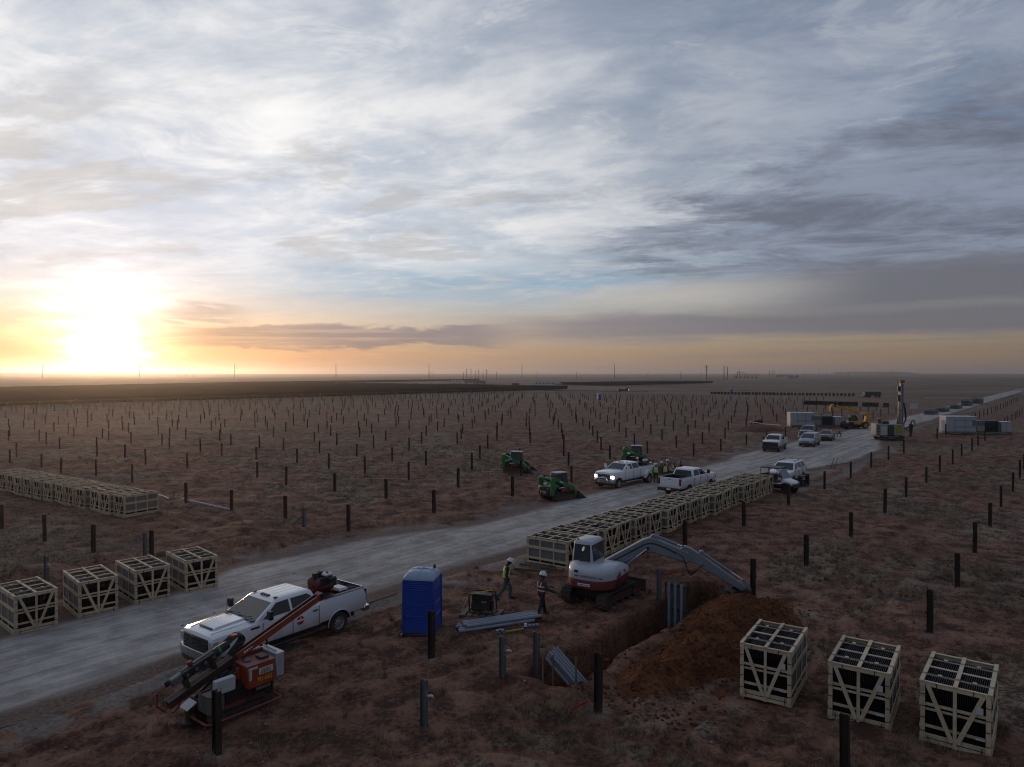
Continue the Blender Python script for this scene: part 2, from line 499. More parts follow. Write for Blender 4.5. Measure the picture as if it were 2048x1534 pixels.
# ------------------------------------------------------------------ common materials
M = {}
M['steel_pile'] = mat('weathered_pile_steel', (.035, .026, .021), 0.62, 0.35, 0.4, 2.0, dust=0.25, dust_h=0.3)
M['galv'] = mat('galvanised_steel', (.30, .32, .34), 0.45, 0.7, 0.25, 4.0)
M['galv_dull'] = mat('dull_galvanised', (.16, .17, .175), 0.55, 0.5, 0.25, 4.0)
M['pvc'] = mat('grey_pvc', (.20, .225, .27), 0.4, 0.0, 0.12, 2.0)
M['black'] = mat('black_paint', (.012, .012, .013), 0.45, 0.0, 0.3, 3.0, dust=0.12)
M['rubber'] = mat('tyre_rubber', (.018, .017, .017), 0.8, 0.0, 0.3, 5.0, dust=0.28, dust_h=0.5)
M['track'] = mat('rubber_track', (.020, .018, .017), 0.85, 0.0, 0.3, 5.0, dust=0.55, dust_h=0.5)
M['dark_metal'] = mat('dark_metal', (.03, .03, .03), 0.5, 0.4, 0.3, 4.0, dust=0.3, dust_h=0.6)
M['chrome'] = mat('chrome', (.62, .63, .66), 0.16, 1.0, 0.1, 3.0, dust=0.1)
M['rod'] = mat('chrome_rod', (.7, .7, .72), 0.15, 1.0, 0.05)
M['white'] = mat('white_car_paint', (.74, .76, .79), 0.26, 0.0, 0.05, 2.0, dust=0.7, dust_h=0.85, coat=0.8)
M['white_flat'] = mat('white_powder_coat', (.62, .63, .64), 0.5, 0.0, 0.08, 2.0)
M['glass'] = glass_mat('dark_glass', (.012, .015, .017))
M['glass_ws'] = glass_mat('windscreen_glass', (.030, .038, .040), 0.04)
M['lamp_clear'] = mat('headlamp_lens', (.45, .46, .48), 0.12, 0.3, 0.1)
M['lamp_red'] = mat('tail_lamp_red', (.16, .008, .010), 0.2, 0.0, 0.1, coat=0.4)
M['lamp_amber'] = mat('amber_lens', (.55, .14, .02), 0.25, 0.0, 0.1)
M['rim'] = mat('wheel_rim', (.30, .30, .31), 0.4, 0.3, 0.2, 6.0, dust=0.2, dust_h=0.6)
M['pine'] = wood_mat('pine_board', (.53, .425, .285))
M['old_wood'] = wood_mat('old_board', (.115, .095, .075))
# ------------------------------------------------------------------ value noise
_rng = np.random.default_rng(11)
_LAT = _rng.random((256, 256))
def vnoise(x, y, scale, seed=0):
    x = np.asarray(x, float) / scale + seed * 17.31; y = np.asarray(y, float) / scale + seed * 7.77
    xi = np.floor(x).astype(int); yi = np.floor(y).astype(int); fx = x - xi; fy = y - yi
    fx = fx * fx * (3 - 2 * fx); fy = fy * fy * (3 - 2 * fy)
    g = lambda i, j: _LAT[i % 256, j % 256]
    return (g(xi, yi) * (1 - fx) + g(xi + 1, yi) * fx) * (1 - fy) + (g(xi, yi + 1) * (1 - fx) + g(xi + 1, yi + 1) * fx) * fy
def fbm(x, y, scale, oct=4, seed=0):
    s = 0; a = 1.0; t = 0
    for o in range(oct):
        s = s + a * vnoise(x, y, scale / 2 ** o, seed + o * 3); t += a; a *= 0.5
    return s / t
def sstep(x, a, b):
    t = np.clip((x - a) / (b - a), 0, 1)
    return t * t * (3 - 2 * t)

ROAD_P0, ROAD_P1 = -30.9, -22.9
TR_A0, TR_A1, TR_P0, TR_P1 = 17.45, 30.6, -13.35, -11.95
# wheel and crawler tracks pressed into the sand: centre line in (a, p), gauge, width
TRACKS = [([(-8, -20.6), (6, -19.6), (16, -18.4), (26, -16.9), (34, -14.7)], 1.7, .30), ([(-8, -21.9), (10, -21.2), (22, -20.6)], 1.75, .30),
          ([(-6, -19.0), (8, -18.2), (20, -15.5)], 1.5, .42), ([(31, -14.2), (60, -13.4), (110, -13.2)], 1.6, .40),
          ([(14, -5.6), (24, -6.4), (40, -7.3), (95, -7.4)], 1.6, .38), ([(12, -8.6), (22, -9.2), (33, -7.9), (60, -7.0)], 1.8, .42),
          ([(24, -31.5), (27, -35), (25.0, -41), (22.9, -50), (20, -64)], 1.9, .45), ([(18, -31.5), (21.5, -36), (22.5, -43), (23.5, -50), (25, -75)], 1.8, .32),
          ([(34, -30.5), (27.0, -33.5), (20, -35.3), (9, -36.5)], 1.7, .45), ([(12, -32.0), (17, -36.0), (19, -46), (17, -60)], 1.8, .34),
          ([(40, -31), (31, -34.6), (24.4, -38), (23.8, -46)], 2.0, .45),
          ([(22.8, -22.8), (23.8, -20.3), (23.0, -18.0)], 1.2, .16), ([(50, -31.4), (57, -33.2), (63, -37), (80, -38)], 1.4, .38), ([(8, -17.8), (12, -14.8), (15.5, -9.5), (15.6, -3)], 1.6, .4)]
def _polyd(a, p, pts):
    best = np.full(np.shape(a), 1e9); sgn = np.zeros(np.shape(a)); alo = np.zeros(np.shape(a)); acc = 0.0
    for (a0, p0), (a1, p1) in zip(pts[:-1], pts[1:]):
        da, dp = a1 - a0, p1 - p0; L = math.hypot(da, dp)
        t = np.clip(((a - a0) * da + (p - p0) * dp) / (L * L), 0, 1)
        ex, ey = a - (a0 + t * da), p - (p0 + t * dp); d = np.hypot(ex, ey)
        k = d < best
        best = np.where(k, d, best); sgn = np.where(k, acc + t * L, sgn); acc += L
    return best, sgn
def smooth_poly(pts, n=4):
    P = [Vector((*q, 0)) for q in pts]; out = []
    for i in range(len(P) - 1):
        p0, p1, p2, p3 = P[max(i - 1, 0)], P[i], P[i + 1], P[min(i + 2, len(P) - 1)]
        for k in range(n):
            t = k / n
            out.append(tuple((0.5 * ((2 * p1) + (p2 - p0) * t + (2 * p0 - 5 * p1 + 4 * p2 - p3) * t * t + (3 * p1 - p0 - 3 * p2 + p3) * t ** 3))[:2]))
    out.append(tuple(P[-1][:2]))
    return out
TRACKS = [(smooth_poly(t), g, w) for t, g, w in TRACKS]

def road_edge(a, side):
    a = np.asarray(a, float)
    n = (fbm(a, a * 0 + side * 9, 7.0, 3, 21 + side) - 0.5)
    if side: e = ROAD_P1 + n * 1.3 + 4.5 * sstep(a, 62, 84) * (1 - sstep(a, 92, 128))
    else: e = ROAD_P0 + n * 1.3 - 1.2 * sstep(a, 74, 84) * (1 - sstep(a, 104, 120)) - 2.2 * sstep(a, 12, 20) * (1 - sstep(a, 26, 34))
    return e
def land(x, y):
    """height, bare red sand, grey gravel, fresh dug soil at plan points"""
    x = np.asarray(x, float); y = np.asarray(y, float); a, p = to_ap(x, y); d = np.hypot(x, y)
    near = 1 - sstep(d, 90, 220)
    lump = (fbm(x, y, 2.6, 4, 1) - 0.5) * 0.36 + (fbm(x, y, 0.75, 2, 5) - 0.5) * 0.16 + (vnoise(x, y, 0.21, 9) - 0.5) * 0.03
    z = lump * near * (1 + 0.35 * sstep(p, -18, -8)) * (1 + 0.3 * sstep(-p, 33, 36))
    sand = fbm(x, y, 6.5, 4, 31) * 0.62 + fbm(x, y, 1.5, 3, 37) * 0.38
    sand = sstep(sand, 0.415, 0.575)
    sand = np.maximum(sand, 0.95 * (1 - sstep(np.abs(p + 17.5), 4.0, 7.5)) * (1 - sstep(a, 40, 70)))       # strip beside the road
    sand = np.maximum(sand, 0.8 * (1 - sstep(np.abs(p + 35.5), 3.0, 6.0)) * (1 - sstep(a, 45, 75)))
    sand = np.maximum(sand, 0.75 * np.exp(-(((a - 22) / 6.5) ** 2 + ((p + 44) / 11) ** 2)))
    sand = np.maximum(sand, 0.7 * np.exp(-(((a - 128) / 14) ** 2 + ((p + 38) / 7) ** 2)))
    grav = np.zeros_like(z)
    e0, e1 = road_edge(a, 0), road_edge(a, 1)
    inside = np.minimum(p - e0, e1 - p)
    rd = sstep(inside, -0.6, 0.3)
    gn = fbm(x, y, 1.3, 4, 51)
    grav = np.maximum(grav, sstep(inside + (gn - 0.5) * 5.0, -2.2, 0.3) * 0.85)
    for sx in (-1.5, 1.5):   # pale ruts swinging off the road on the far right
        q, _ = _polyd(a, p, smooth_poly([(60, -18.5 + sx * .55), (72, -18.2 + sx * .7), (84, -19.5 + sx), (96, -22 + sx)]))
        grav = np.maximum(grav, 0.8 * (1 - sstep(q, 0.25, 0.8)))
    ruts = np.zeros_like(z)
    for pts, gauge, w in TRACKS:
        q, s = _polyd(a, p, pts)
        wheel = np.abs(q - gauge / 2)
        rut = 1 - sstep(wheel, w * 0.38, w * 0.75)
        rim = np.exp(-((wheel - w * 0.9) / 0.09) ** 2)
        fade = np.clip(0.45 + 1.1 * (fbm(x, y, 3.0, 2, 61) - 0.3), 0, 1)
        z = z * (1 - 0.6 * rut * fade) + (-0.055 * rut + 0.045 * rim) * fade * near
        z = z + 0.016 * rut * fade * np.sin(s * 2 * math.pi / 0.34) * (1 - sstep(d, 40, 60))
        sand = np.maximum(sand, 0.9 * np.maximum(rut, 0.6 * rim) * fade)
        ruts = np.maximum(ruts, rut * fade)
    z = z * (1 - 0.92 * rd) - 0.055 * rd
    # trench, its ragged edge and trampled surroundings
    jag = (fbm(x, y, 0.9, 3, 71) - 0.5) * 0.5
    wid = 0.35 * np.exp(-((a - 18.6) / 1.3) ** 2) + 0.45 * np.exp(-((a - 29.3) / 1.2) ** 2)
    ins = np.minimum(np.minimum(a - TR_A0, TR_A1 - a), np.minimum(p - (TR_P0 - wid), (TR_P1 + wid * 0.6) - p)) + jag * 0.7
    hole = sstep(ins, -0.06, 0.20)
    z = z * (1 - hole) - 1.45 * hole + 0.14 * np.exp(-((ins + 0.42) / 0.28) ** 2) * (1 - hole)
    fresh = np.maximum(np.maximum(hole, 0.45 * ruts * (1 - rd)), 0.55 * np.exp(-((np.minimum(ins, 0) + 0.0) / 0.9) ** 2))
    sand = np.maximum(sand, 0.8 * np.exp(-(((a - 24) / 8.5) ** 4 + ((p + 12.5) / 4.6) ** 4)))
    # far country: broad low swells that make the horizon line
    far = sstep(d, 2500, 6500)
    az = np.arctan2(x, y)
    z = z + far * (7.0 + 8.0 * fbm(x, y, 2600, 3, 81) + 7.0 * sstep(-az, 0.30, 0.62))
    z = z + sstep(d, 140, 500) * (fbm(x, y, 160, 2, 91) - 0.5) * 0.5 * (1 - far)
    return z, sand, grav, fresh
def hz(p):
    """ground height under a plan point"""
    return float(land(np.array([p[0]]), np.array([p[1]]))[0][0])
def on(p, dz=0.0):
    return Vector((p[0], p[1], hz(p) + dz))

def ground_mat(road=False):
    m = bpy.data.materials.new('gravel_road' if road else 'sandy_ground'); m.use_nodes = True
    t = m.node_tree; N = NT(t); b = t.nodes['Principled BSDF']
    pos = N.node('ShaderNodeNewGeometry').outputs['Position']
    x, y, z = N.sep(pos)
    at = N.node('ShaderNodeAttribute', attribute_name='soil')
    sr = N.node('ShaderNodeSeparateColor'); t.links.new(at.outputs['Color'], sr.inputs[0])
    sand, grav, fresh = sr.outputs
    along = N.add(N.mul(x, SU.x), N.mul(y, SU.y)); across = N.add(N.mul(x, SV.x), N.mul(y, SV.y))
    big = N.noise(pos, 0.11, 5, 0.6)
    med = N.noise(pos, 0.9, 6, 0.65)
    fin = N.noise(pos, 7.0, 5, 0.7)
    grit = N.noise(pos, 38.0, 3, 0.7)
    if not road:
        litter = N.mix(N.ramp(N.add(N.mul(fin, .5), N.mul(med, .5)), 0.41, 0.59), (.052, .035, .025), (.245, .170, .118))  # wide contrast in the colour stands in for dark shadow between clumps
        red = N.mix(N.ramp(N.add(N.mul(fin, .40), N.mul(med, .60)), 0.41, 0.59), (.062, .032, .022), (.235, .124, .082))  # bare sand, its dark end likewise painting shadow between lumps
        k = N.add(sand, N.mul(N.sub(N.add(N.mul(med, .55), N.mul(fin, .45)), 0.5), 1.5))
        c = N.mix(N.ramp(k, 0.30, 0.72), litter, red)
        c = N.mix(N.ramp(grav, 0.25, 0.95, 0, 0.85), c, N.mix(N.ramp(fin, 0.3, 0.7), (.14, .115, .10), (.26, .23, .205)))
        dug = N.mix(N.ramp(fin, 0.3, 0.7), (.055, .025, .015), (.125, .056, .032))
        c = N.mix(fresh, c, dug)
        c = N.mix(1.0, c, N.gray(N.ramp(big, 0.3, 0.7, 0.80, 1.18)), 'MULTIPLY')
        # far country turns to paler dry grass
        dist = N.m('SQRT', N.add(N.mul(x, x), N.mul(y, y)))
        farn = N.noise(N.vmul(pos, (1, 1, 0)), 0.012, 6, 0.6)
        farc = N.mix(N.ramp(farn, 0.35, 0.65), (.115, .082, .061), (.205, .150, .112))
        c = N.mix(N.ramp(dist, 120, 420, 0, 0.8), c, farc)
    else:
        st = N.noise(N.xyz(N.mul(along, 0.07), N.mul(across, 1.5), 0.0), 1.0, 7, 0.65, 0.9)
        c = N.mix(N.ramp(N.add(N.mul(st, .55), N.mul(med, .45)), 0.40, 0.62), (.265, .238, .215), (.48, .445, .41))
        c = N.mix(1.0, c, N.gray(N.ramp(grit, 0.25, 0.75, 0.62, 1.28)), 'MULTIPLY')
        c = N.mix(1.0, c, N.gray(N.ramp(big, 0.3, 0.7, 0.86, 1.10)), 'MULTIPLY')
        edge = N.add(sand, N.mul(N.sub(N.add(N.mul(med, .6), N.mul(fin, .4)), 0.5), 1.3))
        c = N.mix(N.ramp(edge, 0.30, 0.80), c, N.mix(N.ramp(fin, 0.3, 0.7), (.10, .062, .048), (.20, .140, .112)))
    N.put(b.inputs['Base Color'], c)
    b.inputs['Roughness'].default_value = 0.95
    b.inputs['Specular IOR Level'].default_value = 0.15
    bn = N.node('ShaderNodeBump'); bn.inputs['Strength'].default_value = 0.75 if not road else 0.6
    bn.inputs['Distance'].default_value = 0.11 if not road else 0.03
    N.put(bn.inputs['Height'], N.add(N.mul(fin, 0.5), N.add(N.mul(med, 0.9 if not road else 0.3), N.mul(grit, 0.18 if not road else 0.3))))
    N.put(b.inputs['Normal'], bn.outputs[0])
    return m
M['ground'] = ground_mat(); M['road'] = ground_mat(True)

def grid_mesh(name, X, Y, Z, soil, material, wrap=False):
    nr, nc = X.shape
    me = bpy.data.meshes.new(name)
    co = np.stack([X, Y, Z], -1).reshape(-1, 3).astype(np.float32)
    idx = np.arange(nr * nc).reshape(nr, nc)
    if wrap: idx = np.concatenate([idx, idx[:, :1]], 1)
    q = np.stack([idx[:-1, :-1], idx[:-1, 1:], idx[1:, 1:], idx[1:, :-1]], -1).reshape(-1, 4)
    me.vertices.add(len(co)); me.vertices.foreach_set('co', co.ravel())
    me.loops.add(q.size); me.loops.foreach_set('vertex_index', q.ravel().astype(np.int32))
    me.polygons.add(len(q)); me.polygons.foreach_set('loop_start', np.arange(0, q.size, 4, dtype=np.int32))
    me.polygons.foreach_set('use_smooth', np.ones(len(q), bool))
    me.update(calc_edges=True); me.validate()
    if soil is not None:
        ca = me.color_attributes.new('soil', 'FLOAT_COLOR', 'POINT')
        ca.data.foreach_set('color', np.concatenate([soil.reshape(-1, 3), np.ones((nr * nc, 1))], 1).astype(np.float32).ravel())
    me.materials.append(material)
    return me

def build_ground():
    rs = [2.0]
    while rs[-1] < 9000:
        r = rs[-1]
        rs.append(r * (1 + (0.06 if r < 14 else 0.0048 if r < 38 else 0.0085 if r < 130 else 0.035)))
    th = np.radians(np.concatenate([np.arange(-43, 43, 0.17), np.arange(43, 317, 4.0)]))
    Rr, T = np.meshgrid(np.array(rs), th, indexing='ij')
    X, Y = Rr * np.sin(T), Rr * np.cos(T)
    z, s, g, f = land(X, Y)
    # pale spoil at the foot of the piles
    for q in PILE_PTS[:70]:
        g = np.maximum(g, 0.75 * np.exp(-((X - q[0]) ** 2 + (Y - q[1]) ** 2) / 0.30))
    soil = np.stack([s, g, f], -1)
    # anticlockwise seen from above
    me = grid_mesh('ground', X[:, ::-1], Y[:, ::-1], z[:, ::-1], soil[:, ::-1], M['ground'], wrap=True)
    o = link('ground', me); o['kind'] = 'structure'; o['label'] = 'red sandy ground with dry grass and wheel tracks'
def build_road():
    aa = [-60.0]
    while aa[-1] < 640: aa.append(aa[-1] + (0.35 if -10 < aa[-1] < 60 else 1.2 if aa[-1] < 160 else 8.0))
    aa = np.array(aa); t = np.linspace(0, 1, 46)
    A, T = np.meshgrid(aa, t, indexing='ij')
    e0, e1 = road_edge(A, 0), road_edge(A, 1)
    far = sstep(A, 200, 600) * 9.0
    P = e0 + (e1 - e0) * T + 0 * far
    X = SU.x * A + SV.x * P; Y = SU.y * A + SV.y * P
    ins = np.minimum(T, 1 - T) * (e1 - e0)
    Z = -0.03 + 0.05 * sstep(ins, 0, 1.0) + (fbm(X, Y, 3.0, 3, 101) - 0.5) * 0.05 * sstep(ins, 0, 0.8) + (vnoise(X, Y, 0.5, 103) - 0.5) * 0.012
    s = 0.95 * (1 - sstep(ins, 0.0, 2.4))
    for off in (-2.6, -0.9, 1.0, 2.7):      # worn wheel lines along the road
        w = (fbm(A, A * 0 + off, 9.0, 2, 107) - 0.5) * 1.6
        Z = Z - 0.014 * np.exp(-((P + 26.9 - off - w) / 0.22) ** 2)
        s = np.maximum(s, 0.36 * np.exp(-((P + 26.9 - off - w) / 0.20) ** 2))
    soil = np.stack([s, s * 0, s * 0], -1)
    me = grid_mesh('road', X, Y, Z, soil, M['road'])
    bm = bmesh.new(); bm.from_mesh(me); bmesh.ops.recalc_face_normals(bm, faces=bm.faces)
    if sum(f.normal.z for f in list(bm.faces)[:50]) < 0: bmesh.ops.reverse_faces(bm, faces=bm.faces)
    bm.to_mesh(me); bm.free()
    o = link('road', me); o['kind'] = 'structure'; o['label'] = 'pale grey gravel haul road running across the site'

# ------------------------------------------------------------------ steel piles
def hbeam(h, w=0.20, fl=0.15, t=0.014):
    b = B(); b.box(-w / 2, -w / 2 + t, -fl / 2, fl / 2, -0.4, h); b.box(w / 2 - t, w / 2, -fl / 2, fl / 2, -0.4, h)
    b.box(-w / 2 + t, w / 2 - t, -t / 2, t / 2, -0.4, h - 0.002)
    return b
NEAR_PILES = [  # photograph foot pixel, height, label
    ((434, 1510), 1.62, 'dark steel pile standing in front of the orange pile driver'),
    ((863, 1316), 1.58, 'dark steel pile in front of the blue portable toilet'),
    ((1196, 1424), 1.70, 'dark steel pile beside the near end of the open trench'),
    ((1690, 1570), 1.58, 'dark steel pile cut by the bottom edge before the middle loose crate'),
    ((1506, 1197), 1.62, 'dark steel pile beside the excavator bucket behind the dirt heap'),
    ((1860, 1273), 1.53, 'rusty steel pile behind the rightmost loose crate'),
    ((1370, 1097), 1.60, 'dark steel pile rising behind the excavator boom'),
    ((1613, 1135), 1.55, 'steel pile in the right field, next one past the excavator bucket'),
    ((1915, 1176), 1.52, 'second steel pile up the row behind the rightmost loose crate'),
    ((697, 1063), 1.58, 'steel pile on the far roadside nearest the braced grey post'),
    ((571, 1037), 1.50, 'steel pile on the left field beside the slanting grey brace'),
    ((187, 1104.6), 1.50, 'steel pile behind the loose crates on the left roadside'),
    ((89.4, 1081), 1.52, 'steel pile between the long crate row and the leftmost loose crates'),
    ((3.6, 1053.8), 1.50, 'steel pile at the left picture edge below the crate row'),
    ((303, 1118), 1.45, 'rusty steel pile just behind the third loose crate on the left'),
    ((463, 1020), 1.45, 'steel pile at the near end of the pale pipe on the ground'),
    ((372, 1007), 1.50, 'steel pile at the far end of the pale pipe on the ground'),
    ((868, 1026), 1.58, 'steel pile on the far roadside left of the nearest green loader'),
    ((1025, 992), 1.56, 'steel pile beside the rear of the nearest green loader'),
    ((1488, 1050), 1.55, 'steel pile between the crate row and the open right field'),
    ((1577, 1012), 1.50, 'steel pile right in front of the off-road buggy'),
    ((1649, 978), 1.52, 'steel pile to the right of the small black rack'),
    ((1197, 1105), 1.45, 'short steel pile hidden between the excavator cab and the crate row'),
]
PILE_PTS = []
for (px, py), h, lab in NEAR_PILES:
    q = G(px, py); PILE_PTS.append((q.x, q.y, h, lab))
def _grid():
    rnd = random.Random(3)
    def ok(x, y):
        if y < 10 or abs(math.atan2(x, y)) > R(37.5): return False
        return all((x - q[0]) ** 2 + (y - q[1]) ** 2 > 9 for q in PILE_PTS[:len(NEAR_PILES)])
    out = []
    for k in range(5, 39):
        p = -4.2 - 6.07 * k
        al = [15.2] if k >= 6 else []
        al += [27.1 + 8.25 * j for j in range(31)]
        off = 0 if k < 9 else rnd.uniform(-1.2, 1.2)
        for a in al:
            a = a + off
            if k == 5 and 56 < a < 75: continue
            if -46 < p < -30 and 114 < a < 150: continue
            if a > 272 - max(0, (-p - 110)) * 0.20: continue
            if -p < 66 and a > 205: continue
            if rnd.random() < 0.05: continue
            out.append((a + rnd.uniform(-.3, .3), p + rnd.uniform(-.12, .12)))
    for k in range(-1, 3):
        p = -4.2 - 6.07 * k
        for j in range(32):
            a = 36.5 + 8.45 * j
            if k == 2 and (a < 60 or 104 < a < 118): continue
            if k == 1 and 126 < a < 140: continue
            out.append((a + rnd.uniform(-.25, .25), p + rnd.uniform(-.12, .12)))
    for a, p in out:
        w = UV(a, p)
        if ok(w.x, w.y): PILE_PTS.append((w.x, w.y, rnd.uniform(1.42, 1.66), None))
_grid()
PILE_PTS[len(NEAR_PILES):] = sorted(PILE_PTS[len(NEAR_PILES):], key=lambda q: math.hypot(q[0], q[1]))
build_ground(); build_road()

def build_piles():
    base = {}
    for hh in (1.45, 1.5, 1.55, 1.6, 1.65, 1.7):
        base[hh] = hbeam(hh).mesh('steel_pile', [M['steel_pile']], smooth=False)
    rnd = random.Random(5)
    rest = B(); zs = land(np.array([q[0] for q in PILE_PTS]), np.array([q[1] for q in PILE_PTS]))[0]
    # place of every pile in its row, counted from the near end
    rows = {}
    for i, q in enumerate(PILE_PTS):
        a, p = to_ap(q[0], q[1]); rows.setdefault(round((-4.2 - p) / 6.07), []).append((a, i))
    order = {}
    for k, v in rows.items():
        for n_, (a, i) in enumerate(sorted(v)): order[i] = (k, n_ + 1)
    def nth(n_): return f"{n_}{'th' if 10 < n_ % 100 < 14 else {1: 'st', 2: 'nd', 3: 'rd'}.get(n_ % 10, 'th')}"
    for i, (x, y, h, lab) in enumerate(PILE_PTS):
        rz = YAW_V + rnd.uniform(-.06, .06)
        if i < 300:
            hk = min(base, key=lambda k: abs(k - h))
            o = link('steel_pile', base[hk], None, (x, y, zs[i]), rz)
            if math.hypot(x, y) > 60: o.scale = (.8, .8, 1)
            o.rotation_euler = (rnd.uniform(-.012, .012), rnd.uniform(-.012, .012), rz)
            d = math.hypot(x, y); a, p = to_ap(x, y)
            if lab is None:
                k, n_ = order[i]
                if p > -20: lab = f"{nth(n_)} steel pile from the near end of the {nth(3 - k)} pile row right of the road"
                elif d < 75: lab = f"{nth(n_)} steel pile from the near end of the {nth(k - 4)} pile row left of the road"
                else: lab = 'bare dark steel pile among the dense distant rows left of the road'
            tag(o, lab, 'pile', 'steel piles driven in rows')
        else:
            j = len(rest.v); rest.v += hbeam(h, 0.15, 0.11, 0.02).v; rest.f += [tuple(j + k for k in f) for f in hbeam(h).f]; rest.m += [0] * 18
            Mx = Matrix.Translation((x, y, zs[i])) @ Matrix.Rotation(rz, 4, 'Z'); rest.xf(Mx, j)
    o = rest.build('steel_piles_far', M['steel_pile'], smooth=False)
    tag(o, 'remaining far steel piles reading as one speckled field', 'piles', None, 'stuff')
build_piles()

# ------------------------------------------------------------------ dug soil heap
def build_heap():
    na, npp = 380, 180
    A, P = np.meshgrid(np.linspace(17.2, 32.2, na), np.linspace(-12.0, -7.0, npp), indexing='ij')
    X = SU.x * A + SV.x * P; Y = SU.y * A + SV.y * P
    Hc = 0.84 * sstep(A, 17.4, 22.5) * (1 - sstep(A, 27.2, 30.6)) * (0.78 + 0.34 * np.exp(-((A - 26.6) / 1.6) ** 2) + 0.08 * np.sin(A * 1.7))
    pc = -10.25 + 0.25 * np.sin(A * 0.9) + 0.25 * sstep(A, 24, 30)
    q = P - pc
    side = np.where(q < 0, -q / (1.25 * (0.35 + Hc)), q / (2.05 * (0.25 + Hc)))
    z = Hc * np.clip(1 - side ** 1.15, -0.3, 1) - 0.03
    z = np.where(side > 1, -0.10 - 0.1 * (side - 1), z)
    env = np.clip(z / 0.3, 0, 1)
    z = z + env * ((fbm(X, Y, 0.8, 3, 201) - 0.5) * 0.40 + (np.abs(vnoise(X, Y, 0.34, 205) - 0.5) - .25) * -0.22 + (vnoise(X, Y, 0.15, 207) - 0.5) * 0.10 + (vnoise(X, Y, 0.08, 211) - 0.5) * 0.05)
    z = z + land(X, Y)[0] * (1 - env) * (z > -0.12) * np.clip(1 - (P < -11.6), 0, 1)
    m = bpy.data.materials.new('fresh_dug_soil'); m.use_nodes = True
    t = m.node_tree; N = NT(t); b = t.nodes['Principled BSDF']
    pos = N.node('ShaderNodeNewGeometry').outputs['Position']
    n1 = N.noise(pos, 1.1, 6, 0.65); n2 = N.noise(pos, 9.0, 5, 0.7)
    c = N.mix(N.ramp(N.add(N.mul(n1, .5), N.mul(n2, .5)), 0.36, 0.64), (.055, .021, .011), (.190, .074, .034))
    N.put(b.inputs['Base Color'], c); b.inputs['Roughness'].default_value = 0.95; b.inputs['Specular IOR Level'].default_value = 0.1
    bn = N.node('ShaderNodeBump'); bn.inputs['Strength'].default_value = 0.9; bn.inputs['Distance'].default_value = 0.10
    N.put(bn.inputs['Height'], N.add(n2, N.mul(N.noise(pos, 30, 3, .6), .4))); N.put(b.inputs['Normal'], bn.outputs[0])
    M['dug'] = m
    me = grid_mesh('soil_heap', X, Y, z, None, m)
    bm = bmesh.new(); bm.from_mesh(me); bmesh.ops.recalc_face_normals(bm, faces=bm.faces)
    if sum(f.normal.z for f in bm.faces) < 0: bmesh.ops.reverse_faces(bm, faces=bm.faces)
    bm.to_mesh(me); bm.free()
    tag(link('soil_heap', me), 'long heap of fresh orange brown soil beside the open trench', 'soil heap')
    # clods and stones that rolled off it
    r = random.Random(9); bb = B()
    for i in range(900):
        a = r.uniform(17.4, 29.8); p = r.gauss(-9.9, 1.0) if i > 90 else r.choice((r.gauss(-8.4, .5), r.gauss(-11.4, .3)))
        w = UV(a, p); s = r.uniform(.02, .065) * (1.7 if r.random() < .05 else 1)
        ii = int(np.clip((a - 17.2) / 15 * (na - 1), 0, na - 1)); jj = int(np.clip((p + 12) / 5 * (npp - 1), 0, npp - 1))
        zz = max(z[ii, jj], hz(w))
        if zz < -0.3: continue
        j = len(bb.v); bb.ball((0, 0, 0), (s, s * r.uniform(.6, 1), s * r.uniform(.5, .8)), 6, 4)
        bb.v[j:] = [tuple(Vector(v) * r.uniform(.8, 1.2)) for v in bb.v[j:]]
        bb.xf(Matrix.Translation((w.x, w.y, zz + s * .25)) @ Matrix.Rotation(r.uniform(0, 6), 4, 'Z'), j)
    tag(bb.build('soil_clods', M['dug']), 'loose clods of soil scattered round the heap', 'clods', None, 'stuff')
build_heap()

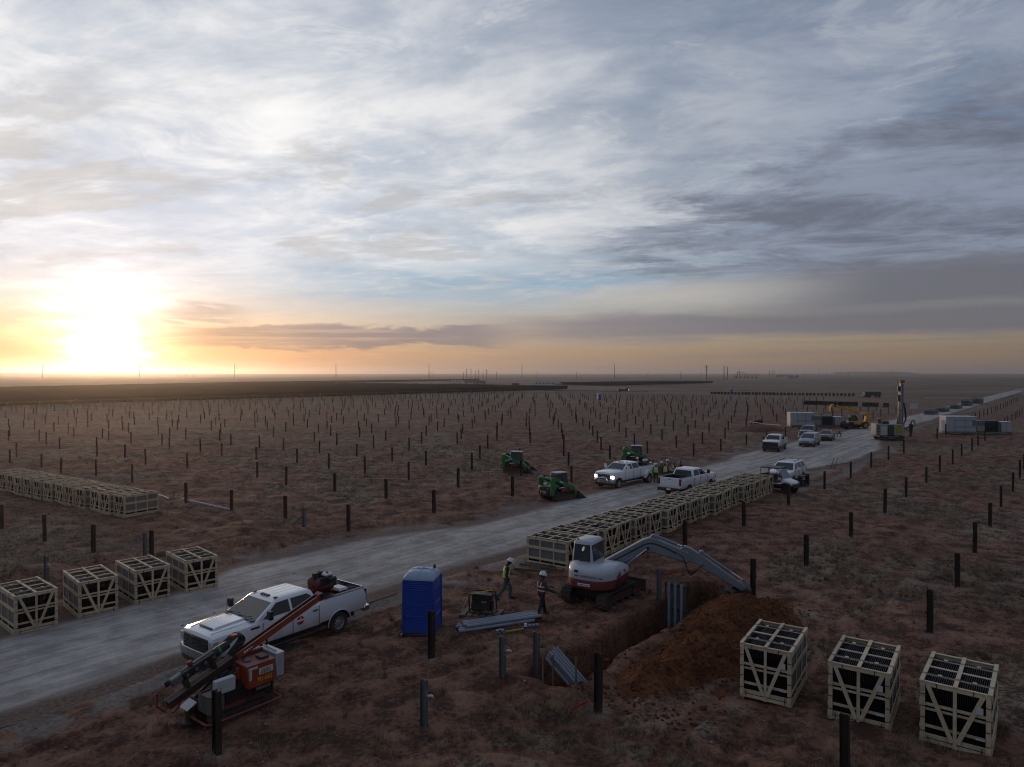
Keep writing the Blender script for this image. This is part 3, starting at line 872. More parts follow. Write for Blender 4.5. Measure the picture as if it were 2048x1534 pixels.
# ------------------------------------------------------------------ dry grass lying over the sand
def build_grass():
    r = np.random.default_rng(5); n = 60000
    th = np.radians(r.uniform(-40, 40, n)); d = 14.0 * (95 / 14.0) ** (r.random(n) ** 0.8)
    x, y = d * np.sin(th), d * np.cos(th); a, p = to_ap(x, y)
    z, sand, grav, fresh = land(x, y)
    thick = fbm(x, y, 1.2, 3, 301)
    keep = (r.random(n) > sand * 0.86 + 0.02) & (grav < 0.3) & (fresh < 0.2) & (thick > 0.42) & (z > -0.3)
    keep &= ~((a > 17) & (a < 32) & (p > -12.2) & (p < -7.4))
    x, y, z, d = x[keep], y[keep], z[keep], d[keep]; m = len(x)
    nb = 7
    cx = np.repeat(x, nb); cyy = np.repeat(y, nb); cz = np.repeat(z, nb); cd = np.repeat(d, nb); k = len(cx)
    ang = r.uniform(0, 2 * np.pi, k); L = r.uniform(.07, .24, k) * (1 + .3 * (cd > 40)); lean = r.uniform(.45, 1.0, k)
    bx = cx + r.normal(0, .07, k); by = cyy + r.normal(0, .07, k)
    wd = (.004 + .00016 * cd)
    ox, oy = np.cos(ang), np.sin(ang)
    v0 = np.stack([bx - oy * wd, by + ox * wd, cz - .02], -1); v1 = np.stack([bx + oy * wd, by - ox * wd, cz - .02], -1)
    v2 = np.stack([bx + ox * L * lean, by + oy * L * lean, cz + L * np.sqrt(np.clip(1 - lean ** 2 * .9, .05, 1))], -1)
    # taller separate tufts close by
    sel = r.permutation(np.nonzero(d < 42)[0])[:1500]; nb2 = 26
    tx, ty, tz, td = (np.repeat(q[sel], nb2) for q in (x, y, z, d)); k2 = len(tx)
    an = r.uniform(0, 2 * np.pi, k2); L2 = r.uniform(.12, .34, k2); le = r.uniform(.15, .85, k2); sp = r.uniform(0, .11, k2)
    px_, py_ = tx + np.cos(an) * sp, ty + np.sin(an) * sp; w2 = .004 + .00013 * td; ox2, oy2 = np.cos(an), np.sin(an)
    t0 = np.stack([px_ - oy2 * w2, py_ + ox2 * w2, tz - .02], -1); t1 = np.stack([px_ + oy2 * w2, py_ - ox2 * w2, tz - .02], -1)
    t2 = np.stack([px_ + ox2 * L2 * le, py_ + oy2 * L2 * le, tz + L2 * np.sqrt(1 - le ** 2)], -1)
    co = np.concatenate([np.stack([v0, v1, v2], 1), np.stack([t0, t1, t2], 1)]).reshape(-1, 3); k += k2
    me = bpy.data.meshes.new('dry_grass')
    me.vertices.add(len(co)); me.vertices.foreach_set('co', co.astype(np.float32).ravel())
    me.loops.add(len(co)); me.loops.foreach_set('vertex_index', np.arange(len(co), dtype=np.int32))
    me.polygons.add(k); me.polygons.foreach_set('loop_start', np.arange(0, len(co), 3, dtype=np.int32))
    me.update(calc_edges=True)
    mm = bpy.data.materials.new('dry_straw'); mm.use_nodes = True
    N = NT(mm.node_tree); b = mm.node_tree.nodes['Principled BSDF']
    pos = N.node('ShaderNodeNewGeometry').outputs['Position']
    nn = N.noise(pos, 1.6, 4, 0.7)
    N.put(b.inputs['Base Color'], N.colramp(nn, [(0.3, (.088, .060, .040)), (0.5, (.190, .130, .082)), (0.72, (.32, .225, .145))]))
    b.inputs['Roughness'].default_value = 0.9; b.inputs['Specular IOR Level'].default_value = 0.1
    me.materials.append(mm)
    tag(link('dry_grass', me), 'flattened dry grass tufts scattered over the sandy ground', 'grass', None, 'stuff')
build_grass()

# ------------------------------------------------------------------ loose stones on road and ground
def build_stones():
    r = np.random.default_rng(8); n = 5200
    th = np.radians(r.uniform(-40, 40, n)); d = 14.0 * (75 / 14.0) ** r.random(n)
    x, y = d * np.sin(th), d * np.cos(th); a, p = to_ap(x, y)
    z, sand, grav, fresh = land(x, y)
    onroad = (p > road_edge(a, 0)) & (p < road_edge(a, 1))
    keep = (z > -0.2) & ((r.random(n) < 0.30 + 0.7 * grav) | onroad)
    keep &= ~((a > 17) & (a < 31) & (p > -12.3) & (p < -7.6))
    x, y, z, onroad = x[keep], y[keep], z[keep], onroad[keep]; m = len(x)
    base = np.array([(1, 0, 0), (-1, 0, 0), (0, 1, 0), (0, -1, 0), (0, 0, 1), (0, 0, -1)], float)
    fc = np.array([(0, 2, 4), (2, 1, 4), (1, 3, 4), (3, 0, 4), (2, 0, 5), (1, 2, 5), (3, 1, 5), (0, 3, 5)])
    s = np.clip(r.lognormal(-3.7, .45, m), .010, .075)
    V = base[None] * r.uniform(.6, 1.3, (m, 6, 1)) * s[:, None, None] * np.array([1, 1, .65])
    ca, sa = np.cos(r.uniform(0, 6.3, m))[:, None], np.sin(r.uniform(0, 6.3, m))[:, None]
    vx = V[..., 0] * ca - V[..., 1] * sa; vy = V[..., 0] * sa + V[..., 1] * ca
    co = np.stack([vx + x[:, None], vy + y[:, None], V[..., 2] + (z + .012 + .045 * onroad)[:, None]], -1).reshape(-1, 3)
    idx = (fc[None] + 6 * np.arange(m)[:, None, None]).reshape(-1)
    me = bpy.data.meshes.new('loose_stones')
    me.vertices.add(len(co)); me.vertices.foreach_set('co', co.astype(np.float32).ravel())
    me.loops.add(len(idx)); me.loops.foreach_set('vertex_index', idx.astype(np.int32))
    me.polygons.add(len(idx) // 3); me.polygons.foreach_set('loop_start', np.arange(0, len(idx), 3, dtype=np.int32))
    me.update(calc_edges=True)
    me.materials.append(mat('loose_stone', (.22, .19, .17), .9, 0, .5, 1.7))
    tag(link('loose_stones', me), 'small loose stones scattered over road and ground', 'stones', None, 'stuff')
build_stones()
# ------------------------------------------------------------------ road vehicles
def wheel(parent, c, r, w, out, rim=None, spokes=8, rim_mat=None):
    """tyre with a rim as sub-part; 'out' is +1 or -1 along y"""
    t = B().lathe([(r * .62, -w / 2), (r * .90, -w / 2), (r * .985, -w * .36), (r, -w * .2), (r, w * .2), (r * .985, w * .36), (r * .90, w / 2), (r * .62, w / 2)], (0, 0, 0), 'y', 22, cap=False)
    n = 22
    for k in range(n):      # tread blocks
        a = 2 * math.pi * k / n; ca, sa = math.cos(a), math.sin(a)
        t.bar((r * .99 * ca, -w * .40, r * .99 * sa), (r * .99 * math.cos(a + .08), w * .40, r * .99 * math.sin(a + .08)), r * .14, .03, (ca, 0, sa))
    o = t.build('wheel', M['rubber'], parent, loc=c)
    rr = r * .63
    b = B().lathe([(rr, out * w * .46), (rr * .96, out * w * .46), (rr * .86, out * w * .28), (rr * .42, out * w * .30), (rr * .30, out * w * .42), (0.001, out * w * .42)], (0, 0, 0), 'y', 20, cap=False)
    for k in range(spokes):
        a = 2 * math.pi * (k + .5) / spokes
        b.cyl((rr * .66 * math.cos(a), out * w * .29, rr * .66 * math.sin(a)), (rr * .66 * math.cos(a), out * w * .305, rr * .66 * math.sin(a)), rr * .13, None, 8, 1)
    b.build('rim', [rim_mat or M['rim'], M['black']], o)
    return o

def vehicle(name, label, cat, S, loc, yaw, group=None):
    """S: body stations (x, half width, bottom, shoulder, crown), glasshouse, wheels and trim"""
    t = thing(name, label, cat, loc, yaw, group)
    paint = S['paint']; wr = S['wr']; fx, rx = S['axles']; W = S['W']
    secs = []
    for x, w, zb, zs, zt in S['body']:
        h = zs - zb
        half = [(w * .80, zb), (w * .955, zb + h * .10), (w * .985, zb + h * .34), (w, zb + h * .62), (w * .985, zb + h * .80), (w * .955, zs - .03), (w * .90, zs), (w * .5, zt - (zt - zs) * .25)]
        secs.append([(x, y, z) for y, z in half] + [(x, 0, zt)] + [(x, -y, z) for y, z in reversed(half)])
    me = B().loft(secs).mesh('body', [paint, M['black']])
    cut = B()
    for ax in (fx, rx):
        for sgn in (-1, 1):
            ya, yb = sorted((sgn * (W - .42), sgn * (W + .15)))
            R0 = wr * 1.19
            prof = [(ax + R0 * math.cos(R(180 - k * 18)), wr * 1.03 + R0 * .96 * math.sin(R(180 - k * 18))) for k in range(11)] + [(ax + R0, -.2), (ax - R0, -.2)]
            cut.prism(prof, ya, yb, 1)
    if S.get('bed'):
        b0, b1, bw, bz = S['bed']
        cut.box(b0, b1, -bw, bw, bz, 3, 1)
    cm = cut.mesh('cut', [paint, M['black']], smooth=False)
    me = boolean(me, cm)
    link('body', me, t)
    # glasshouse
    g = S['glass']      # base x0,x1,w,z ; top x0,x1,w,z ; radius
    (bx0, bx1, bw_, bz_), (tx0, tx1, tw, tz), rad = g
    L = tz - bz_
    rings = [rring(bx0, bx1, bw_, rad, bz_ - .12), rring(bx0, bx1, bw_, rad, bz_)]
    def lerp(k): return (bx0 + (tx0 - bx0) * k, bx1 + (tx1 - bx1) * k, bw_ + (tw - bw_) * k)
    for k, e in ((.88, 0), (1.0, .012)):
        a0, a1, w = lerp(k); rings.append(rring(a0 + e, a1 - e, w - e, rad, bz_ + L * k))
    a0, a1, w = lerp(1.0); rings.append(rring(a0 + .07, a1 - .09, w - .06, rad, tz + .035)); rings.append(rring(a0 + .22, a1 - .28, w - .22, rad, tz + .06))
    B().loft(rings).build('cab', paint, t, ang=50)
    def sidept(x, k, s, e=.006):
        n = Vector((0, L, bw_ - tw)).normalized()
        return Vector((x, s * (bw_ + (tw - bw_) * k + n.y * e), bz_ + L * k + n.z * e))
    gm = S.get('glass_mat', M['glass'])
    for s in (-1, 1):
        for pol in S['side_windows']:
            pts = [sidept(x, k, s) for x, k in pol]; inn = [p + Vector((0, -s * .014, 0)) for p in pts]
            B().loft([inn, pts]).build('side_window', gm, t, smooth=False)
    def endpane(nm, xb, xt, k0, k1, mb, mt, mtl):
        sg = 1 if xb > 0 else -1
        n = Vector((L * sg, 0, abs(xb - xt))).normalized()
        P = []
        for k, mg in ((k0, mb), (k1, mt)):
            w = (bw_ + (tw - bw_) * k) - mg; x = xb + (xt - xb) * k; z = bz_ + L * k
            P += [(x, -w, z), (x, w, z)] if k == k0 else [(x, w, z), (x, -w, z)]
        out = [Vector(p) + n * .007 for p in P]; inn = [Vector(p) - n * .01 for p in P]
        B().loft([inn, out]).build(nm, mtl, t, smooth=False)
    endpane('windscreen', bx1, tx1, .03, .90, .09, .09, S.get('ws', M['glass_ws']))
    endpane('rear_window', bx0, tx0, .10, .82, .14, .12, gm)
    # roof ribs
    if S.get('ribs'):
        r = B()
        for yy in (-.42, -.14, .14, .42): r.box(tx0 + .25, tx1 - .45, yy - .03, yy + .03, tz + .052, tz + .066)
        r.build('roof_rib', paint, t, bevel=.006)
    for r_ in S.get('seams', []):          # shut lines and creases on the flanks
        b = B(); x0, z0, x1, z1 = r_
        for s in (-1, 1): b.bar((x0, s * (W + .001), z0), (x1, s * (W + .001), z1), .012, .012, (0, 1, 0))
        b.build('panel_gap', M['black'], t, smooth=False)
    for x, z in S.get('handles', []):
        for s in (-1, 1): B().box(x - .10, x + .10, s * W - .012, s * W + .035, z - .02, z + .02).build('door_handle', S.get('handle_mat', M['black']), t, bevel=.008)
    for s in (-1, 1):
        mx, mz, ms = S['mirror']
        b = B().bar((mx, s * (bw_ - .05), mz - .06), (mx, s * (bw_ + .16), mz), .05, .06)
        b.box(mx - .07, mx + .07, s * (bw_ + .24) - .11, s * (bw_ + .24) + .11, mz - .05, mz + ms)
        b.build('side_mirror', S.get('mirror_mat', M['black']), t, bevel=.02)
    for ax in (fx, rx):
        for s in (-1, 1):
            ww = S['ww']
            wheel(t, (ax, s * (W - ww / 2 - .02), wr), wr, ww, s, spokes=S.get('spokes', 8), rim_mat=S.get('rim_mat'))
            if S.get('dually') and ax == rx:
                wheel(t, (ax, s * (W + ww / 2 + .0), wr), wr, ww * .95, s, spokes=8)
    # front end
    fxn = S['nose'] + .03; f = S['front']
    b = B(); gw, g0, g1 = f['grille']
    b.box(fxn - .25, fxn + .005, -gw, gw, g0, g1)
    nb = f.get('bars', 5)
    gobj = b.build('grille', f.get('grille_mat', M['black']), t, bevel=.02)
    b = B()
    for k in range(nb):
        z = g0 + (g1 - g0) * (k + .5) / nb
        b.box(fxn - .05, fxn + .022, -gw * .96, gw * .96, z - .016, z + .016)
    b.build('grille_bar', f.get('bar_mat', M['dark_metal']), gobj, bevel=.005)
    for s in (-1, 1):
        y0, y1, z0, z1 = f['lamp']
        ya, yb = sorted((s * y0, s * y1))
        B().box(fxn - .30, fxn - .012, ya, yb, z0, z1).build('headlight', f.get('lamp_mat', M['lamp_clear']), t, bevel=.03)
    bw2, z0, z1 = f['bumper']
    prof = [(fxn - .22, -bw2), (fxn - .02, -bw2 + .03), (fxn + .07, -bw2 * .62), (fxn + .09, 0), (fxn + .07, bw2 * .62), (fxn - .02, bw2 - .03), (fxn - .22, bw2), (fxn - .3, bw2), (fxn - .3, -bw2)]
    B().prism(prof, z0, z1, axis='z').build('front_bumper', f.get('bumper_mat', M['chrome']), t, bevel=.015)
    B().prism([(x - .03, y * .97) for x, y in prof], z0 - f.get('valance', .18), z0, axis='z').build('front_valance', M['black'], t, bevel=.01)
    # rear end
    q = S['rear']; xt = S['tail']
    for s in (-1, 1):
        y0, y1, z0, z1 = q['lamp']; ya, yb = sorted((s * y0, s * y1))
        B().box(xt - .012, xt + .16, ya, yb, z0, z1).build('tail_light', M['lamp_red'], t, bevel=.02)
    bw2, z0, z1 = q['bumper']
    B().box(xt - .16, xt + .12, -bw2, bw2, z0, z1).build('rear_bumper', q.get('bumper_mat', M['chrome']), t, bevel=.03)
    if S.get('bed'):
        b0, b1, bw3, bz = S['bed']
        tg = B().box(xt - .012, xt + .06, -bw3 + .02, bw3 - .02, bz + .02, q['lamp'][3] + .02).build('tailgate', paint, t, bevel=.012)
        B().box(xt - .02, xt, -.12, .12, q['lamp'][3] - .09, q['lamp'][3] - .04).build('tailgate_handle', M['black'], tg, bevel=.008)
        b = B()
        for s in (-1, 1): b.box(b0, b1, s * (bw3 + .08) - .07, s * (bw3 + .08) + .07, S['body'][-2][3] + .002, S['body'][-2][3] + .018)
        b.build('bed_rail_cap', M['black'], t, bevel=.005)
    B().box(fxn - .5, xt + .4, -W * .72, W * .72, S['body'][2][2] - .16, S['body'][2][2] + .05).build('chassis', M['black'], t)
    for x0, x1 in S.get('steps', []):
        for s in (-1, 1): B().box(x0, x1, s * W - .10, s * W + .08, .40, .47).build('running_board', S.get('step_mat', M['black']), t, bevel=.02)
    return t

def pickup_spec(**kw):
    S = dict(paint=M['white'], wr=.42, W=1.0, axles=(2.015, -2.015), nose=2.93, tail=-3.33, ww=.27,
             body=[(2.94, .82, .62, 1.22, 1.25), (2.88, .93, .56, 1.30, 1.34), (2.70, .975, .54, 1.345, 1.395), (2.0, 1.0, .54, 1.375, 1.45), (1.30, 1.0, .54, 1.405, 1.48),
                   (1.10, .995, .52, 1.40, 1.44), (-1.17, .995, .52, 1.40, 1.43), (-1.185, .985, .52, 1.40, 1.43), (-1.20, .985, .56, 1.475, 1.475), (-1.215, 1.0, .56, 1.48, 1.48), (-3.22, .995, .58, 1.50, 1.50), (-3.33, .96, .60, 1.49, 1.49)],
             bed=(-3.27, -1.27, .80, .86), glass=((-1.16, 1.44, .93, 1.42), (-.98, .55, .735, 1.93), .10), ribs=True,
             side_windows=[[(1.10, .07), (.52, .86), (.04, .88), (.04, .07)], [(-.05, .07), (-.05, .88), (-.74, .88), (-.92, .60), (-.97, .07)]],
             seams=[(.0, 1.36, .0, .60), (-1.10, 1.36, -1.10, .60), (1.16, 1.36, 1.20, .75), (-1.08, .62, 1.16, .62)],
             handles=[(.16, 1.22), (-.93, 1.22)], mirror=(1.02, 1.52, .26), steps=[(-1.0, 1.1)],
             front=dict(grille=(.70, .78, 1.24), bars=4, lamp=(.70, .95, .92, 1.22), bumper=(1.0, .52, .78)),
             rear=dict(lamp=(.80, .97, .98, 1.44), bumper=(.98, .52, .74)))
    for k, v in kw.items(): S[k] = v
    return S

M['dirty_chrome'] = mat('dusty_chrome', (.50, .51, .53), 0.28, 0.9, 0.15, 3.0, dust=0.4, dust_h=0.7)
M['silver'] = mat('silver_car_paint', (.36, .37, .39), 0.28, 0.6, 0.05, 2.0, dust=0.5, dust_h=0.7, coat=0.4)
M['grey_paint'] = mat('dark_grey_car_paint', (.075, .078, .085), 0.25, 0.3, 0.05, 2.0, dust=0.5, dust_h=0.7, coat=0.5)
M['headlight_on'] = mat('lit_headlight', (.9, .9, .9), 0.2, emit=(1.0, .93, .80), estr=3.0)
M['logo_red'] = mat('red_sticker', (.32, .012, .025), 0.4)
M['logo_white'] = mat('white_sticker', (.7, .7, .7), 0.5)

# --- the near white pickup with the round red door sticker
def near_truck():
    rear = G(679, 1266)                                   # outer foot of the rear wheel nearest the camera
    yaw = math.atan2(-.800, -.600)
    fwd = Vector((math.cos(yaw), math.sin(yaw), 0)); left = Vector((-fwd.y, fwd.x, 0))
    c = rear - left * .98 + fwd * 2.015
    S = pickup_spec()
    S['ws'] = M['glass_ws']
    S['front'] = dict(grille=(.72, .80, 1.24), bars=4, lamp=(.72, .96, .90, 1.22), bumper=(1.0, .50, .80), bumper_mat=M['dirty_chrome'], bar_mat=mat('black_chrome', (.05, .05, .055), .25, .8))
    t = vehicle('pickup_truck', 'white crew cab pickup with round red door sticker behind the orange pile driver', 'pickup truck', S, (c.x, c.y, 0.0), yaw)
    # hood scoop and power dome
    hood = B(); hood.prism([(2.62, 1.405), (2.50, 1.475), (1.55, 1.52), (1.45, 1.49), (1.5, 1.44), (2.6, 1.38)], -.42, .42)
    h = hood.build('hood_dome', M['white'], t, bevel=.025)
    B().box(2.56, 2.63, -.36, .36, 1.415, 1.455).build('hood_scoop', M['black'], h, bevel=.008)
    c1 = B()
    for s in (-1, 1): c1.bar((2.78, s * .60, 1.372), (1.42, s * .74, 1.475), .02, .03)
    c1.build('hood_crease', M['white'], h, bevel=.006)
    B().box(1.36, 1.50, -.86, .86, 1.462, 1.492).build('cowl', M['black'], t, bevel=.01)
    w = B()
    for y0 in (-.72, -.02): w.bar((1.43, y0, 1.50), (1.33, y0 + .62, 1.555), .018, .02)
    w.build('wiper', M['black'], t)
    for y in (-.60, -.16, 0, .16, .60):
        B().box(.36, .50, y - .055, y + .055, 1.985, 2.02).build('roof_marker_light', M['black'], t, bevel=.012)
    B().box(.40, .46, -.25, .25, 1.988, 2.006).build('marker_strip', M['black'], t, bevel=.004)
    B().tube([(1.35, -.86, 1.46), (1.36, -.87, 1.9), (1.37, -.88, 2.25)], .004, 5).build('antenna', M['black'], t)
    for s in (-1, 1):
        B().box(1.30, 1.62, s * .995 - .012, s * .995 + .010, 1.24, 1.30).build('fender_badge', M['black'], t, bevel=.006)
        B().cyl((-.30, s * .992, 1.02), (-.30, s * 1.004, 1.02), .155, None, 26).build('door_sticker', M['logo_red'], t)
        d = t.children[-1]
        B().box(-.47, -.13, min(s * 1.004, s * 1.008), max(s * 1.004, s * 1.008), .985, 1.06).build('sticker_band', M['logo_white'], d)
        B().box(-.315, -.285, min(s * 1.003, s * 1.006), max(s * 1.003, s * 1.006), 1.06, 1.16).build('sticker_mark', M['logo_white'], d)
    g = [o for o in t.children if o.name.startswith('grille')][0]
    lettering('grille_lettering', 'GMC', .17, mat('dark_chrome', (.22, .22, .23), .3, .9), g, (2.99, 0, 1.05), (0, 1, 0), (0, 0, 1), 1.5, .008)
    # exhaust-side rear bumper corner step and hitch hook
    B().tube([(-3.30, .55, 1.46), (-3.44, .55, 1.45), (-3.52, .50, 1.40), (-3.50, .42, 1.36), (-3.42, .45, 1.36)], .014, 6).build('tie_down_hook', M['galv'], t)
    # dusty step bars, wheel flares
    for s in (-1, 1):
        for ax in (2.015, -2.015):
            pts = [(ax + .515 * math.cos(R(k)), s * 1.005, .43 + .495 * math.sin(R(k))) for k in range(-8, 189, 14)]
            B().tube(pts, .022, 6).build('wheel_flare', M['white'], t)
    t.scale = (1, 1, .93)
    for o in t.children:
        if o.name.startswith('wheel') and not o.name.startswith('wheel_flare'): o.scale = (.93, 1, 1)
    return t, c, yaw
NEAR_TRUCK, nt_c, nt_yaw = near_truck()
def in_truck(x, y, z):
    cc, ss = math.cos(nt_yaw), math.sin(nt_yaw)
    return Vector((nt_c.x + x * cc - y * ss, nt_c.y + x * ss + y * cc, z * .93))

def bed_cargo():
    red = mat('red_machine_paint', (.12, .010, .014), .35, 0, .2, 4)
    # tool chest across the bed, small engine compressor, red and white cooler
    tb = thing('tool_chest', 'black tool chest across the bed of the white pickup', 'tool chest', in_truck(-1.66, .05, .865), nt_yaw)
    B().box(-.30, .30, -.74, .74, 0, .56).build('chest_body', M['black'], tb, bevel=.02)
    l = B().box(-.31, .31, -.745, .745, .565, .625).build('lid', M['black'], tb, bevel=.02)
    B().box(.312, .33, -.1, .1, .52, .60).build('latch', M['galv'], l)
    e = thing('air_compressor', 'red and black engine compressor standing on the pickup bed', 'compressor', in_truck(-1.80, .18, 1.50), nt_yaw - math.pi / 2); e.scale = (1.15, 1.15, 1.15)
    B().cyl((.0, -.42, .16), (.0, .38, .16), .14, None, 16).build('tank', red, e)
    gd = B().prism([(-.02 + .27 * math.cos(R(k)), .34 + .25 * math.sin(R(k))) for k in range(0, 360, 20)], .20, .34).build('belt_guard', red, e, bevel=.02)
    B().box(-.20, .18, -.36, .18, .27, .52).build('engine_block', M['dark_metal'], e, bevel=.03)
    B().box(-.22, .05, -.34, -.02, .52, .62).build('fuel_tank', M['white_flat'], e, bevel=.04)
    B().cyl((-.1, -.18, .62), (-.1, -.18, .66), .05, None, 10).build('fuel_cap', M['black'], e)
    b = B()
    for k in range(6): b.box(.02 + k * .03, .035 + k * .03, -.1, .16, .5, .66)
    b.build('cooling_fin', M['dark_metal'], e)
    B().cyl((-.1, .30, .50), (-.1, .30, .72), .09, None, 12).build('air_filter', M['black'], e)
    B().cyl((-.26, -.38, .42), (-.26, -.1, .42), .08, None, 12).build('muffler', M['dark_metal'], e)
    k = thing('cooler', 'small red cooler with white lid in the pickup bed', 'cooler', in_truck(-2.55, .30, .865), nt_yaw)
    B().loft([rring(-.17, .17, .24, .03, 0.36), rring(-.2, .2, .27, .04, .56)]).build('cooler_body', red, k)
    B().loft([rring(-.21, .21, .28, .04, .565), rring(-.21, .21, .28, .04, .60), rring(-.17, .17, .24, .04, .66)]).build('lid', M['white_flat'], k)
    s = thing('crate_box', 'grey storage box under the cooler in the pickup bed', 'box', in_truck(-2.55, .30, .863), nt_yaw)
    B().box(-.24, .24, -.32, .32, 0, .355).build('box_body', M['dark_metal'], s, bevel=.02)
bed_cargo()

# --- trucks and cars along the road
def along(px, py): q = G(px, py); return (q.x, q.y, 0.0)
def dually():
    S = pickup_spec(tail=-3.55, axles=(2.10, -2.20), dually=True, ww=.24, handle_mat=M['white'], step_mat=M['dirty_chrome'])
    S['body'] = [(x if x > -3 else x - .22, w, a, b + .01, c + .01) for x, w, a, b, c in S['body']]
    S['bed'] = (-3.48, -1.27, .80, .86)
    S['front'] = dict(grille=(.62, .76, 1.20), bars=3, bar_mat=M['chrome'], grille_mat=M['dark_metal'], lamp=(.64, .95, .84, 1.12), lamp_mat=M['headlight_on'], bumper=(1.01, .48, .76), bumper_mat=M['dirty_chrome'])
    S['mirror_mat'] = M['white']
    q = G(1238, 977); yaw = math.atan2(-.735, -.68)
    f = Vector((math.cos(yaw), math.sin(yaw), 0)); l = Vector((-f.y, f.x, 0)); c = q - l * .95 - f * 2.10
    t = vehicle('pickup_truck', 'white dual rear wheel pickup with lit headlights facing down the road', 'pickup truck', S, (c.x, c.y, 0), yaw, 'vehicles parked along the haul road')
    for s in (-1, 1):     # wide rear fenders
        pr = [(-2.20 + .62 * math.cos(R(k)), .50 + .70 * math.sin(R(k))) for k in range(0, 181, 15)]
        B().loft([[(x, s * .98, z) for x, z in pr] + [(-2.2, s * .98, .9)], [(-2.2 + (x + 2.2) * .93, s * 1.24, z * .97) for x, z in pr] + [(-2.2, s * 1.24, .95)]]).build('rear_fender', M['white'], t)
        B().box(2.60, 2.88, min(s * .64, s * .95), max(s * .64, s * .95), 1.13, 1.22).build('turn_signal', M['lamp_amber'], t, bevel=.02)
    B().tube([(3.06, -.52, .45), (3.18, -.52, .50), (3.22, -.50, .78), (3.16, -.40, .92), (3.16, .40, .92), (3.22, .50, .78), (3.18, .52, .50), (3.06, .52, .45)], .04, 8).build('bull_bar', M['chrome'], t)
    for y in (-.6, -.2, 0, .2, .6): B().box(.36, .50, y - .06, y + .06, 1.985, 2.03).build('roof_marker_light', M['lamp_amber'], t, bevel=.012)
def white_tail():
    S = pickup_spec(axles=(1.88, -1.90))
    q = G(1338, 994); yaw = math.atan2(.76, .65); f = Vector((math.cos(yaw), math.sin(yaw), 0))
    c = q + f * 3.4
    S['rear'] = dict(lamp=(.80, .97, .90, 1.44), bumper=(.98, .46, .72), bumper_mat=M['black'])
    t = vehicle('pickup_truck', 'white pickup with open bed seen from behind beside the crate row', 'pickup truck', S, (c.x, c.y, 0), yaw, 'vehicles parked along the haul road')
    B().box(-3.50, -3.485, -.17, .17, .56, .68).build('number_plate', M['logo_white'], t)
    B().tube([(-3.1, -.7, 1.56), (-2.6, -.7, 1.60), (-1.4, -.7, 1.60)], .02, 6).build('bed_tube', M['black'], t)
    r = thing('red_bag', 'small red bundle lying in the open bed of the white pickup', 'bag', (c + f * -2.5 + Vector((0, 0, .87))), yaw)
    B().ball((0, 0, .14), (.26, .2, .14), 10, 6).build('bag_body', M['logo_red'], r)
    B().tube([(-.15, 0, .24), (0, 0, .36), (.15, 0, .24)], .018, 6).build('strap', M['black'], r)
def black_grille():
    S = pickup_spec(); S['ws'] = M['glass']
    S['front'] = dict(grille=(.92, .66, 1.22), bars=4, lamp=(.76, .985, .66, .98), bumper=(.98, .46, .64), bumper_mat=M['black'])
    q = G(1541, 904); yaw = math.atan2(-.86, -.51); f = Vector((math.cos(yaw), math.sin(yaw), 0)); c = q - f * 2.7
    vehicle('pickup_truck', 'white pickup with black grille facing the camera left of the minivan', 'pickup truck', S, (c.x, c.y, 0), yaw, 'vehicles parked along the haul road')
    S = pickup_spec(paint=M['grey_paint']); S['ws'] = M['glass']
    S['front'] = dict(grille=(.70, .74, 1.20), bars=4, bar_mat=M['chrome'], lamp=(.70, .97, .84, 1.14), bumper=(.98, .46, .72), bumper_mat=M['dirty_chrome'])
    q = G(1612, 880); c = q - f * 2.5
    vehicle('pickup_truck', 'dark grey pickup parked behind the silver minivan', 'pickup truck', S, (c.x, c.y, 0), yaw, 'vehicles parked along the haul road')
def suv():
    S = dict(paint=M['white'], wr=.39, W=1.0, axles=(1.55, -1.50), nose=2.52, tail=-2.62, ww=.26,
             body=[(2.52, .80, .50, 1.10, 1.12), (2.44, .92, .46, 1.16, 1.19), (2.2, .98, .44, 1.20, 1.24), (1.2, 1.0, .44, 1.24, 1.29), (1.0, 1.0, .42, 1.23, 1.27), (-2.30, .99, .44, 1.24, 1.27), (-2.55, .96, .50, 1.22, 1.24), (-2.62, .88, .54, 1.18, 1.19)],
             glass=((-2.56, 1.35, .94, 1.24), (-2.30, .42, .74, 1.80), .12),
             side_windows=[[(1.0, .07), (.42, .86), (-.02, .88), (-.02, .07)], [(-.10, .07), (-.10, .88), (-1.0, .88), (-1.12, .07)], [(-1.22, .07), (-1.12, .88), (-2.1, .84), (-2.22, .07)]],
             seams=[(-.06, 1.2, -.06, .55), (-1.15, 1.2, -1.15, .6), (1.05, 1.2, 1.08, .6)], handles=[(.1, 1.06), (-.95, 1.06)], mirror=(.92, 1.28, .18), mirror_mat=M['white'],
             front=dict(grille=(.50, .70, 1.02), bars=4, bar_mat=M['chrome'], lamp=(.52, .88, .84, 1.06), bumper=(.93, .38, .66), bumper_mat=M['white']),
             rear=dict(lamp=(.80, .97, .80, 1.15), bumper=(.95, .40, .66), bumper_mat=M['white']), steps=[(-1.1, 1.0)])
    q = G(1540, 971); yaw = math.atan2(-.80, -.60); f = Vector((math.cos(yaw), math.sin(yaw), 0)); c = q - f * 2.2 + Vector((.9, .2, 0))
    t = vehicle('suv', 'white sport utility vehicle with roof rails behind the off-road buggy', 'suv', S, (c.x, c.y, 0), yaw, 'vehicles parked along the haul road')
    for s in (-1, 1):
        B().tube([(.2, s * .66, 1.86), (.1, s * .66, 1.92), (-1.9, s * .66, 1.92), (-2.0, s * .66, 1.86)], .022, 6).build('roof_rail', M['black'], t)
    for x in (-.2, -1.4): B().bar((x, -.66, 1.925), (x, .66, 1.925), .05, .03).build('cross_bar', M['black'], t)
